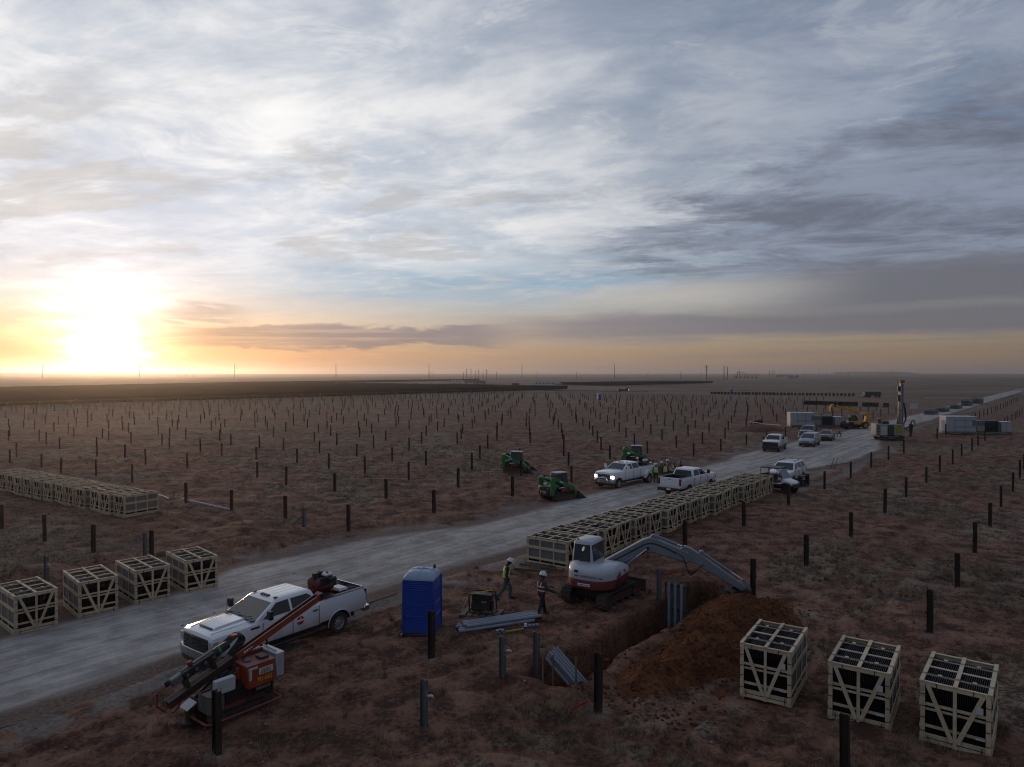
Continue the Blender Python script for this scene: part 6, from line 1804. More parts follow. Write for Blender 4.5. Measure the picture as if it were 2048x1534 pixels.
# --- inverter stations
def station(px, py, yaw, k, lab):
    q = G(px, py); t = thing('inverter_station', lab, 'inverter station', (q.x, q.y, 0), yaw); t.scale = (k, k, k)
    M['st_white'] = mat('station_white', (.34, .37, .40), .55, 0, .08, 1.5)
    M['st_dark'] = mat('station_dark', (.035, .042, .040), .55, 0, .15, 2)
    sk = B().box(-5.0, 5.0, -1.05, 1.05, .18, .42).build('skid_base', M['galv_dull'], t)
    for x in (-4.6, -2.4, 0, 2.4, 4.6): B().box(x - .15, x + .15, -1.1, 1.1, 0, .18).build('support_beam', M['dark_metal'], sk)
    bx = B().box(-5.0, -.45, -1.0, 1.0, .44, 2.75).build('inverter_cabinet', M['st_white'], t, bevel=.02)
    B().box(-5.05, -.40, -1.06, 1.06, 2.76, 2.84).build('cabinet_roof', M['white_flat'], bx, bevel=.01)
    for x in (-3.7, -2.15): B().box(x - .02, x + .02, -1.012, -.99, .50, 2.70).build('door_gap', M['st_dark'], bx)
    for z in (1.15, 1.32, 2.2): B().box(-3.7, -.50, -1.012, -.99, z - .02, z + .02).build('door_gap', M['st_dark'], bx)
    B().box(-1.05, -.50, -1.012, -.99, 1.4, 2.15).build('vent_grille', M['galv_dull'], bx)
    bd = B().box(-.38, 1.0, -.8, .8, .44, 2.15).build('bus_duct', M['galv_dull'], t, bevel=.03)
    B().box(-.3, .9, -.85, -.80, .5, 1.35).build('duct_panel', mat('pale_panel2', (.27, .24, .22), .6), bd)
    tr = B().box(1.05, 2.95, -.95, .95, .44, 2.15).build('transformer', M['st_dark'], t, bevel=.03)
    f = B()
    for j in range(12): f.box(1.12 + j * .15, 1.17 + j * .15, -1.12, -.95, .65, 1.95)
    f.build('cooling_fin', M['st_dark'], tr)
    B().cyl((2.7, -.4, 2.15), (2.7, -.4, 2.35), .08, None, 10).build('bushing', M['galv'], tr)
    B().box(3.05, 3.35, -.7, .7, .44, 2.0).build('switch_panel', M['galv_dull'], t, bevel=.02)
    sb = B().box(3.42, 4.95, -.85, .85, .44, 1.95).build('switch_cabinet', M['st_white'], t, bevel=.02)
    B().box(3.38, 5.0, -.90, .90, 1.96, 2.02).build('cabinet_roof', M['white_flat'], sb, bevel=.01)
    B().box(4.17, 4.20, -.865, -.85, .5, 1.9).build('door_gap', M['st_dark'], sb)
    return t
station(1630, 854, R(-3), .93, 'grey white inverter station on a skid left of the yellow telehandler')
station(1951, 868, R(-4), 1.0, 'grey white inverter station on a skid at the right picture edge')
# ------------------------------------------------------------------ people
SKIN = mat('skin_tone', (.20, .115, .08), .6); HAIR = mat('dark_hair', (.015, .012, .010), .7)
def cloth(n, c): return mat('cloth_' + n, c, .9, 0, .25, 9)
def person(label, loc, yaw, J, col, helmet=None, vest=None, vox=.012, group=None, stripes=None, scale=1.0):
    """J: joint positions in the figure's own frame, x forward, y left; body becomes one continuous skin"""
    t = thing('person', label, 'person', loc, yaw, group); t.scale = (scale,) * 3
    V = lambda k: Vector(J[k])
    segs = []          # a, b, ra, rb, material slot
    def seg(a, b, ra, rb, m): segs.append((Vector(a), Vector(b), ra, rb, m))
    pel, chest, neck, head = V('pelvis'), V('chest'), V('neck'), V('head')
    side = Vector((0, 1, 0))
    for s, k in ((1, 'l'), (-1, 'r')):
        hip = pel + side * s * .095
        kn, an, toe = V(k + 'knee'), V(k + 'ankle'), V(k + 'toe')
        seg(hip, kn, .102, .078, 1); seg(kn, an, .078, .062, 1); seg(an + Vector((0, 0, -.01)), toe, .050, .042, 2); seg(an - (toe - an) * .28, an, .045, .050, 2)
        sh = chest + side * s * .185 + Vector((0, 0, .09)); el, wr = V(k + 'elbow'), V(k + 'wrist')
        seg(chest + side * s * .08 + Vector((0, 0, .09)), sh, .085, .070, 3); seg(sh, el, .076, .062, 3); seg(el, wr, .062, .046, 3)
        d = (wr - el).normalized(); up = d.cross(side).normalized() if abs(d.dot(side)) < .95 else Vector((0, 0, 1)); w = d.cross(up).normalized()
        pm = wr + d * .085
        seg(wr, pm, .034, .040, 0)
        for j, ln in enumerate((.060, .072, .068, .052)):     # four bent fingers and a thumb
            b = pm + w * (.027 - .018 * j); m_ = b + (d * .75 + up * -.35) * ln * .6; seg(b, m_, .0115, .0105, 0); seg(m_, m_ + (d * .35 - up * .8) * ln * .55, .0105, .009, 0)
        b = wr + d * .03 + w * .032; m_ = b + (d * .6 + w * .55) * .045; seg(b, m_, .013, .012, 0); seg(m_, m_ + (d * .9) * .03, .012, .010, 0)
    mid = (pel + chest) / 2
    for s in (-1, 1):
        seg(pel + side * s * .07, mid + side * s * .070, .118, .118, 3); seg(mid + side * s * .070, chest + side * s * .085 + Vector((0, 0, .03)), .118, .128, 3)
        seg(pel + side * s * .06 + Vector((0, 0, -.04)), pel + side * s * .05 + Vector((0, 0, .04)), .112, .108, 1)
    seg(chest + Vector((0, 0, .1)), neck, .075, .058, col.get('neck', 3)); seg(neck, head, .056, .075, col.get('neck', 0))
    fd = (V('face') if 'face' in J else Vector((1, 0, 0))).normalized(); hu = (head - neck).normalized()
    seg(head + hu * .035 - fd * .015, head + hu * .045 - fd * .02, .098, .098, 4 if not helmet else col.get('face', 0))
    seg(head + fd * .03 - hu * .045, head + fd * .035 - hu * .02, .070, .074, col.get('face', 0))        # jaw
    seg(head + fd * .100 - hu * .005, head + fd * .112 - hu * .022, .012, .014, col.get('face', 0))      # nose
    fs = fd.cross(hu).normalized()
    for s in (-1, 1): seg(head + fs * s * .092 - hu * .015, head + fs * s * .098 + hu * .02, .018, .020, col.get('face', 0))
    b = B()
    for a, c, ra, rb, m_ in segs:
        if (c - a).length < 1e-4: c = a + Vector((0, 0, .001))
        b.cyl(a, c, ra, rb, 10, cap=True); b.ball(a, ra, 10, 6); b.ball(c, rb, 10, 6)
    src = b.mesh('tmp', [SKIN], smooth=False)
    o = bpy.data.objects.new('tmp', src); COL.objects.link(o)
    md = o.modifiers.new('r', 'REMESH'); md.mode = 'VOXEL'; md.voxel_size = vox; md.use_smooth_shade = True
    ms = o.modifiers.new('s', 'SMOOTH'); ms.iterations = 3; ms.factor = .5
    dg = bpy.context.evaluated_depsgraph_get(); dg.update()
    me = bpy.data.meshes.new_from_object(o.evaluated_get(dg), depsgraph=dg); bpy.data.objects.remove(o)
    mats = [SKIN, col['pants'], col['boots'], col['shirt'], HAIR, col.get('mask', SKIN)]
    me.materials.clear()
    for k in mats: me.materials.append(k)
    n = len(me.polygons); ce = np.empty(n * 3, np.float32); me.polygons.foreach_get('center', ce); ce = ce.reshape(-1, 3)
    best = np.full(n, 1e9); mi = np.zeros(n, np.int32)
    for a, c, ra, rb, m_ in segs:
        A = np.array(a); D = np.array(c) - A; L2 = max(1e-9, float(D @ D))
        tt = np.clip(((ce - A) @ D) / L2, 0, 1); dd = np.linalg.norm(ce - (A + tt[:, None] * D), axis=1) - (ra + (rb - ra) * tt)
        k = dd < best; best[k] = dd[k]; mi[k] = m_
    me.polygons.foreach_set('material_index', mi); me.polygons.foreach_set('use_smooth', np.ones(n, bool))
    link('body', me, t)
    eb = B()
    for s in (-1, 1): eb.ball(head + fd * .088 + fs * s * .034 + hu * .018, .011, 8, 6)
    eb.build('eye', M['black'], t)
    if helmet:
        hb = B(); prof = [(.152, .055), (.150, .065), (.132, .075), (.128, .11), (.112, .155), (.075, .185), (.03, .197), (.001, .199)]
        hb.lathe(prof, (0, 0, 0), 'z', 20)
        hb.prism([(.11, -.075), (.17, -.055), (.185, 0), (.17, .055), (.11, .075)], .052, .066, axis='z')
        hb.box(-.10, .10, -.012, .012, .15, .206)
        Mx = Matrix((fd, hu.cross(fd).normalized(), hu)).transposed().to_4x4(); Mx.translation = head - hu * .010
        hb.xf(Mx); hb.build('hard_hat', helmet, t)
    if vest:
        def ring(c, rx, ry, n=20): return [(c.x + rx * math.cos(2 * math.pi * k / n), c.y + ry * math.sin(2 * math.pi * k / n), c.z) for k in range(n)]
        c0, c1, c2 = pel + Vector((0, 0, .02)), mid, chest
        ax = (chest - pel)
        vb = B().loft([ring(c0, .150, .215), ring(c0 + ax * .25, .146, .212), ring(c0 + ax * .55, .150, .216), ring(c0 + ax * .85, .152, .226), ring(c0 + ax * 1.08 + Vector((0, 0, .02)), .136, .214), ring(c0 + ax * 1.2 + Vector((0, 0, .07)), .100, .145)], cap=False)
        vo = vb.build('vest', vest, t)
        if stripes:
            for k in (.28, .72):
                cc = c0 + ax * k; rr = [ring(cc + Vector((0, 0, dz)), .158, .224) for dz in (-.025, .025)]
                B().loft(rr, cap=False).build('reflective_stripe', stripes, vo)
            for s in (-1, 1):
                P = [c0 + ax * .75 + Vector((.142, s * .10, 0)), c0 + ax * 1.05 + Vector((.12, s * .11, .03)), c0 + ax * 1.22 + Vector((.02, s * .115, .07)), c0 + ax * 1.08 + Vector((-.115, s * .11, .03)), c0 + ax * .74 + Vector((-.145, s * .10, 0))]
                sb = B()
                for a, c in zip(P[:-1], P[1:]): sb.bar(a, c, .045, .012, (c - a).cross(side))
                sb.build('reflective_stripe', stripes, vo)
    return t
def standing(lean=0.0, lift=0.0, turn=0.0, arms='down', stride=.0, stoop=0.0):
    s = stride
    J = dict(pelvis=(0, 0, .95), chest=(.02 + lean * .3, 0, 1.29 - stoop * .1), neck=(.03 + lean * .5, 0, 1.50 - stoop * .16), head=(.045 + lean * .65, 0, 1.60 - stoop * .22),
             face=(1, turn, -.15 - lean * .6), lknee=(s * .5 + .03, .11, .51), rknee=(-s * .35 + .03, -.11, .51), lankle=(s * .95, .12, .09), rankle=(-s * .95 - .02, -.12, .09),
             ltoe=(s * .95 + .17, .14, .045), rtoe=(-s * .95 + .15, -.14, .045))
    if arms == 'down': J.update(lelbow=(-.03 + lean * .2, .26, 1.10), relbow=(-.03 + lean * .2, -.26, 1.10), lwrist=(.05 + lean * .2, .27, .86), rwrist=(.05 + lean * .2, -.27, .86))
    if arms == 'fold': J.update(lelbow=(.08, .27, 1.13), relbow=(.08, -.27, 1.13), lwrist=(.24, .06, 1.16), rwrist=(.25, -.04, 1.10))
    if arms == 'pocket': J.update(lelbow=(-.08, .29, 1.12), relbow=(-.08, -.29, 1.12), lwrist=(.09, .20, .94), rwrist=(.09, -.20, .94))
    if arms == 'carry': J.update(lelbow=(.05, .27, 1.12), relbow=(.05, -.27, 1.12), lwrist=(.30, .16, 1.06), rwrist=(.30, -.16, 1.06))
    if arms == 'swing': J.update(lelbow=(-.14, .25, 1.13), relbow=(.10, -.25, 1.12), lwrist=(-.20, .26, .90), rwrist=(.30, -.20, 1.00))
    return J
HV = mat('hi_vis_yellow', (.42, .60, .02), .75, 0, .2, 8); HVR = mat('hi_vis_red', (.50, .06, .03), .75, 0, .2, 8); REF = mat('reflective_tape', (.55, .56, .58), .35)
HATW = mat('white_hard_hat', (.62, .63, .66), .35); HATB = mat('blue_hard_hat', (.02, .06, .36), .35)
C = dict(jeans=cloth('jeans', (.075, .095, .125)), dark=cloth('dark', (.018, .018, .020)), grey=cloth('grey', (.11, .11, .115)), brown=cloth('brown', (.06, .042, .032)), boot=cloth('boot', (.05, .032, .022)),
         plaid=cloth('plaid', (.085, .030, .034)), navy=cloth('navy', (.015, .02, .035)), maroon=cloth('maroon', (.13, .03, .022)))
def outfit(p, s, b='boot', mask=None):
    d = dict(pants=C[p], shirt=C[s], boots=C[b])
    if mask: d['mask'] = C[mask]; d['face'] = 5; d['neck'] = 5
    return d
q = G(1012, 1196)
J = standing(lean=.10, stride=.30, arms='down'); J['lwrist'] = (.14, .25, .88); J['lankle'] = (.20, .11, .09); J['ltoe'] = (.37, .12, .045); J['lknee'] = (.20, .11, .52); J['rankle'] = (-.42, -.10, .15); J['rtoe'] = (-.30, -.11, .05); J['rknee'] = (-.10, -.11, .51); J['head'] = (.15, 0, 1.60); J['face'] = (1, -.1, -.45)
person('person in yellow vest and white hard hat walking towards the excavator', on(q), R(8), J, outfit('jeans', 'dark', mask='dark'), HATW, HV, .010, 'workers on foot', REF)
q = G(1083, 1231)
J = standing(lean=.02, stride=.27, arms='carry'); J['rknee'] = (-.10, -.12, .52); J['lwrist'] = (.34, .10, 1.08); J['rwrist'] = (.36, -.12, 1.02)
w2 = person('person in dark striped vest and white hard hat carrying a green bundle', on(q), R(32), J, outfit('dark', 'plaid', mask='brown'), HATW, C['maroon'], .010, 'workers on foot', REF)
def bundle():
    t = thing('strap_bundle', 'dark green bundle held by the person in the striped vest', 'bundle', w2.location + Matrix.Rotation(R(32), 3, 'Z') @ Vector((.47, 0, 1.0)), R(32))
    gm = mat('dark_green_strap', (.016, .085, .05), .6, 0, .4, 20); r = random.Random(8)
    for k in range(9):
        a = r.uniform(0, 3); pts = [(.18 * math.cos(u + a) * r.uniform(.6, 1.1), .26 * math.sin(u) * r.uniform(.7, 1.1), .14 * math.sin(u * .7 + a) * r.uniform(.6, 1) - .02) for u in [i * .7 for i in range(9)]]
        B().tube(smooth3(pts, 3), .022, 6).build('strap_loop', gm, t)
    for k in range(4): B().box(-.02, .02, -.03, .03, -.02, .02).build('buckle', M['galv'], t, bevel=.005, loc=(r.uniform(.08, .15), r.uniform(-.15, .15), r.uniform(-.16, .02)))
bundle()
CEN = G(1320, 958)
crew = [(1274, 951, HATW, HV, 'dark', 'dark', 'down', 'person in bright yellow vest standing nearest the green loader behind the pickup'),
        (1292, 954, HATW, C['dark'], 'dark', 'grey', 'fold', 'person in dark hi-vis jacket right behind the pickup bed'),
        (1287, 957, HATW, None, 'grey', 'brown', 'pocket', 'person in brown jacket half hidden behind the dual wheel pickup bed'),
        (1300, 958, HATW, HV, 'jeans', 'grey', 'fold', 'person in yellow vest looking over the pickup tailgate'),
        (1306, 955, None, HV, 'dark', 'brown', 'down', 'bareheaded person with brown hair among the crew'),
        (1312, 966, HATW, HV, 'brown', 'brown', 'down', 'person in yellow vest with back to us at the pickup tail'),
        (1324, 957, HATW, None, 'grey', 'grey', 'pocket', 'person in grey hooded top and white hard hat in the crew'),
        (1330, 963, None, HV, 'grey', 'dark', 'down', 'person in yellow vest with back to us in the middle of the crew'),
        (1336, 957, HATW, HVR, 'dark', 'maroon', 'fold', 'person in red vest and white hard hat in the crew'),
        (1349, 958, HATB, HV, 'navy', 'dark', 'down', 'person in yellow vest and blue hard hat in the crew'),
        (1362, 957, HATB, None, 'dark', 'navy', 'pocket', 'person in dark jacket and blue hard hat at the right end of the crew'),
        (1343, 962, None, HV, 'dark', 'grey', 'carry', 'person in yellow vest bending forward before the blue hard hats')]
for i, (px, py, hat, vest, pa, sh, arms, lab) in enumerate(crew):
    q = G(px, py); d = CEN - q
    J = standing(arms=arms, lean=.75 if 'bending' in lab else 0.0, stoop=1.3 if 'bending' in lab else 0, turn=(-.3, .2, 0, .35)[i % 4])
    person(lab, on(q), math.atan2(d.y, d.x), J, outfit(pa, sh), hat, vest, .016, 'crew gathered behind the pickup', REF if vest else None, .97 + .05 * ((i * 7) % 3 - 1))
# ------------------------------------------------------------------ portable toilet, generator, pipes and posts
M['toilet'] = mat('blue_plastic', (.004, .048, .33), .42, 0, .10, 2, dust=.12, dust_h=.4)
M['toilet_roof'] = mat('pale_roof_plastic', (.27, .34, .46), .45, 0, .1, 2)
def toilet(label, loc, yaw, detail=True, group='portable toilets'):
    t = thing('portable_toilet', label, 'portable toilet', loc, yaw, group)
    w = .56
    B().box(-w - .04, w + .04, -w - .04, w + .04, .0, .10).build('skid_base', M['black'], t, bevel=.02)
    b = B().box(-w, w, -w, w, .10, 2.02).build('wall_shell', M['toilet'], t, bevel=.015)
    if detail:
        for s in (-1, 1):
            for a in range(2):
                for zs in ((1.92, 1.84, 1.76, 1.68), (1.18, 1.12), (.72, .66)):
                    for z in zs:
                        rb = B()
                        if a: rb.box(-w * .78, w * .78, s * (w + .006) - .012, s * (w + .006) + .012, z - .02, z + .02)
                        else: rb.box(s * (w + .006) - .012, s * (w + .006) + .012, -w * .78, w * .78, z - .02, z + .02)
                        rb.build('wall_rib', M['toilet'], b, bevel=.010)
        for sx in (-1, 1):
            for sy in (-1, 1): B().box(sx * w - .035, sx * w + .035, sy * w - .035, sy * w + .035, .10, 2.03).build('corner_post', M['toilet'], b, bevel=.012)
        B().box(-.42, .42, w + .002, w + .025, .16, 1.95).build('door', M['toilet'], t, bevel=.01)
        B().box(.30, .36, w + .025, w + .06, 1.0, 1.14).build('door_handle', M['black'], t, bevel=.01)
        for sx in (-1, 1): B().box(sx * .62 - .03, sx * .62 + .03, -w - .08, -w + .06, 0, .07).build('skid_foot', M['galv_dull'], t)
    rings = [rring(-w - .02, w + .02, w + .02, .05, 2.035), rring(-w - .02, w + .02, w + .02, .05, 2.07), rring(-w * .95, w * .95, w * .95, .10, 2.17), rring(-w * .80, w * .80, w * .80, .16, 2.27), rring(-w * .5, w * .5, w * .5, .16, 2.32), rring(-w * .1, w * .1, w * .1, .05, 2.325)]
    r = B().loft(rings).build('roof', M['toilet_roof'], t, ang=60)
    if detail:
        for a in (0, 1):
            pts = [(x, 0, z) if a else (0, x, z) for x, z in ((-w, 2.08), (-w * .92, 2.19), (-w * .7, 2.29), (-w * .3, 2.335), (0, 2.338), (w * .3, 2.335), (w * .7, 2.29), (w * .92, 2.19), (w, 2.08))]
            B().tube(pts, .022, 6).build('roof_rib', M['toilet_roof'], r)
        B().cyl((.38, .30, 2.2), (.38, .30, 2.42), .045, None, 10).build('vent_pipe', M['black'], r)
    return t
pa, pb = G(811, 1274), G(871, 1274)
e = (pb - pa).normalized(); n = Vector((-e.y, e.x, 0)); c = (pa + pb) / 2 + n * .58
toilet('blue portable toilet with pale roof standing beside the gravel road', (c.x, c.y, .0), math.atan2(e.y, e.x) + R(-9))
q = G(1198, 799.5); toilet('small blue portable toilet far out in the pile field', (q.x, q.y, 0), R(20), False)
q = G(1462, 786); toilet('tiny blue portable toilet behind the distant crate row', (q.x, q.y, 0), R(20), False)

def generator():
    q = G(966, 1231); t = thing('generator', 'black open frame generator tied down on a small pallet', 'generator', (q.x, q.y, hz(q) + .13), R(-14))
    fr = B()
    for y in (-.30, .30):
        fr.tube(smooth3([(-.46, y, .04), (-.48, y, .62), (-.40, y, .74), (.34, y, .74), (.44, y, .64), (.46, y, .04)], 3), .030, 8)
        fr.tube([(-.46, y, .05), (.46, y, .05)], .030, 8)
    for x, z in ((-.47, .12), (.46, .12), (-.42, .72), (.38, .72)): fr.tube([(x, -.30, z), (x, .30, z)], .020, 8)
    fr.build('tube_frame', M['black'], t)
    B().loft([rring(-.38, .36, .28, .06, .52), rring(-.42, .40, .30, .08, .60), rring(-.38, .36, .27, .08, .73)]).build('fuel_tank', M['black'], t)
    B().box(-.42, .06, -.26, .26, .08, .54).build('engine', M['dark_metal'], t, bevel=.05)
    B().cyl((.02, 0, .28), (.40, 0, .28), .18, None, 16).build('alternator', M['dark_metal'], t)
    p = B().box(-.10, .36, -.285, -.25, .14, .54).build('control_panel', M['dark_metal'], t, bevel=.015)
    B().box(.02, .22, -.29, -.285, .44, .50).build('panel_label', M['galv'], p)
    for x in (-.02, .10, .22): B().cyl((x, -.285, .28), (x, -.30, .28), .032, None, 10).build('socket', M['black'], p)
    B().cyl((-.30, -.24, .30), (-.30, -.30, .30), .10, None, 14).build('recoil_cover', M['dark_metal'], t)
    B().tube(smooth3([(-.40, -.28, .76), (-.1, -.1, .78), (.2, .2, .80), (.34, .28, .76)]), .025, 6).build('yellow_strap', M['text_yellow'], t)
    s = thing('tie_strap', 'pale strap running from the generator frame to the pallet', 'strap', t.location, R(-14))
    B().bar((-.50, -.34, .70), (-.78, -.42, .02), .03, .006).build('webbing', M['sticker'], s)
    B().bar((-.47, .34, .70), (-.70, .30, .02), .03, .006).build('webbing', M['sticker'], s)
    p = thing('pallet', 'small weathered pallet under the generator with blue end blocks', 'pallet', (q.x, q.y, hz(q)), R(-14))
    wm = M['old_wood']
    for i in range(6): B().box(-.80 + i * .265, -.60 + i * .265, -.52, .52, .095, .118).build('deck_board', wm, p, bevel=.004)
    for y in (-.48, 0, .48): B().box(-.80, .72, y - .045, y + .045, .0, .093).build('runner', wm, p, bevel=.004)
    for x in (-.76, .66): B().box(x - .06, x + .06, -.535, -.526, .01, .09).build('block_face', mat('blue_paint_worn', (.03, .06, .14), .7), p)
generator()

def pipes_pile():
    a, b = G(923, 1266), G(1076, 1243); d = (b - a); d.z = 0; L = d.length; e = d.normalized(); n = Vector((-e.y, e.x, 0)); z0 = hz((a + b) / 2) + .02
    r = .064; me = B()
    me.lathe([(r * .86, 0), (r, 0), (r, 3.05), (r * .86, 3.05), (r * .86, 0)], (0, 0, 0), 'x', 14); me.cyl((.06, 0, 0), (.07, 0, 0), r * .85, None, 12, 1)  # black disc set inside the bore paints its inner shade
    pm = me.mesh('pvc_pipe', [M['pvc'], M['black']])
    rnd = random.Random(3)
    spots = [(0, 0), (1.25, 0), (2.5, 0), (3.6, 0), (5.1, 0), (.62, 1), (1.9, .92), (3.05, 1), (4.4, .8)]
    names = ['front bottom', 'second bottom', 'third bottom', 'fourth bottom', 'rear bottom', 'front upper', 'second upper', 'third upper', 'rear upper']
    for (i, l), nm in zip(spots, names):
        o = link('pvc_pipe', pm, None, a + n * (i * 2 * r + (.03 if i > 1 else 0)) + e * (rnd.uniform(-.22, .22) + (.15 if i >= 3 else 0)) + Vector((0, 0, z0 + r + l * r * 1.74)), math.atan2(e.y, e.x) + rnd.uniform(-.015, .015))
        tag(o, f'{nm} grey plastic pipe in the stack behind the near posts', 'pipe', 'stacked grey pipes')
    # couplings, a timber stick and a can lying beside them
    for k, (px, py) in enumerate(((992, 1268), (1000, 1266), (1008, 1265), (1063, 1252), (1070, 1250), (1077, 1248))):
        q = G(px, py); o = link('pipe_coupling', B().lathe([(.052, 0), (.068, 0), (.068, .13), (.052, .13), (.052, 0)], (0, 0, 0), 'x', 12).mesh('pipe_coupling', [M['pvc']]), None, on(q, .07), R(70 + 25 * k))
        tag(o, ('grey pipe coupling lying at the left end of the timber stick' if k < 3 else 'grey pipe coupling lying near the right end of the pipe stack'), 'coupling', 'loose pipe couplings')
    q = G(1028, 1261); o = B().box(-.38, .38, -.04, .04, 0, .05).build('timber_stick', mat('yellow_timber', (.36, .24, .06), .7), None, bevel=.005, loc=on(q, .0), rz=R(24)); tag(o, 'short yellow timber stick lying by the grey pipes', 'stick')
    q = G(1051, 1256); t = thing('glue_can', 'small blue and white can beside the grey pipes', 'can', on(q)); B().cyl((0, 0, 0), (0, 0, .09), .06, None, 14).build('can_body', HATB, t); B().cyl((0, 0, .09), (0, 0, .19), .06, None, 14).build('can_label', M['logo_white'], t); B().cyl((0, 0, .19), (0, 0, .21), .03, None, 10).build('cap', M['logo_white'], t)
pipes_pile()

def grey_posts():
    def cpost(px, py, h, lab, bracket=None):
        q = G(px, py); t = thing('galvanised_post', lab, 'post', (q.x, q.y, max(hz(q), -.05)), YAW_V + .1, 'grey galvanised posts')
        b = B(); w = .085
        b.box(-w, -w + .012, -.07, .07, -1.6, h); b.box(w - .012, w, -.07, .07, -1.6, h); b.box(-w + .012, w - .012, -.006, .006, -1.6, h - .002)
        b.build('post_profile', M['galv_dull'], t, smooth=False)
        if bracket:
            k = bracket
            br = B().box(w, w + .14, -.05, .05, h * .66, h * .67).box(w + .0, w + .012, -.06, .06, h * .55, h * .80).build('bracket', M['galv'], t)
            B().tube(smooth3([(w + .06, 0, h * .68), (w + .16, 0, h * .70), (w + .24, 0, h * .70)]), .035, 8).build('conduit_stub', M['dull_white'], br)
        return t
    cpost(848, 1450, 1.28, 'grey post with a bracket standing left in the foreground beyond the pile driver', True)
    cpost(1005, 1363, 1.26, 'grey post with a bracket left of the trench end', True)
    cpost(1073, 1343, 1.32, 'plain grey post at the rim of the near trench end')
    cpost(1318, 1203, 1.26, 'plain grey post beside the excavator blade')
    cpost(93, 1162, 1.20, 'grey post rising behind the leftmost loose crates', True)
    t = cpost(290, 1112, 1.22, 'grey post with cable clutter behind the third loose crate on the left')
    r = random.Random(6)
    for k in range(6):
        pts = [(-.1, .02, .9 - .05 * k), (-.28 - .1 * r.random(), .05, .86 + .08 * r.random()), (-.5 - .15 * r.random(), .02, .66 + .15 * r.random()), (-.32, 0, .5 + .1 * r.random()), (-.15, 0, .62)]
        B().tube(smooth3(pts), .016, 5).build('cable_loop', M['galv_dull'], t)
    t = cpost(608, 1053, 1.22, 'grey post with a slanting brace on the far roadside')
    a = G(585, 1050) - t.location; a = Matrix.Rotation(-t.rotation_euler.z, 3, 'Z') @ a
    B().bar((a.x, a.y, .03), (-.05, 0, .78), .09, .07).build('brace', M['galv_dull'], t)
grey_posts()

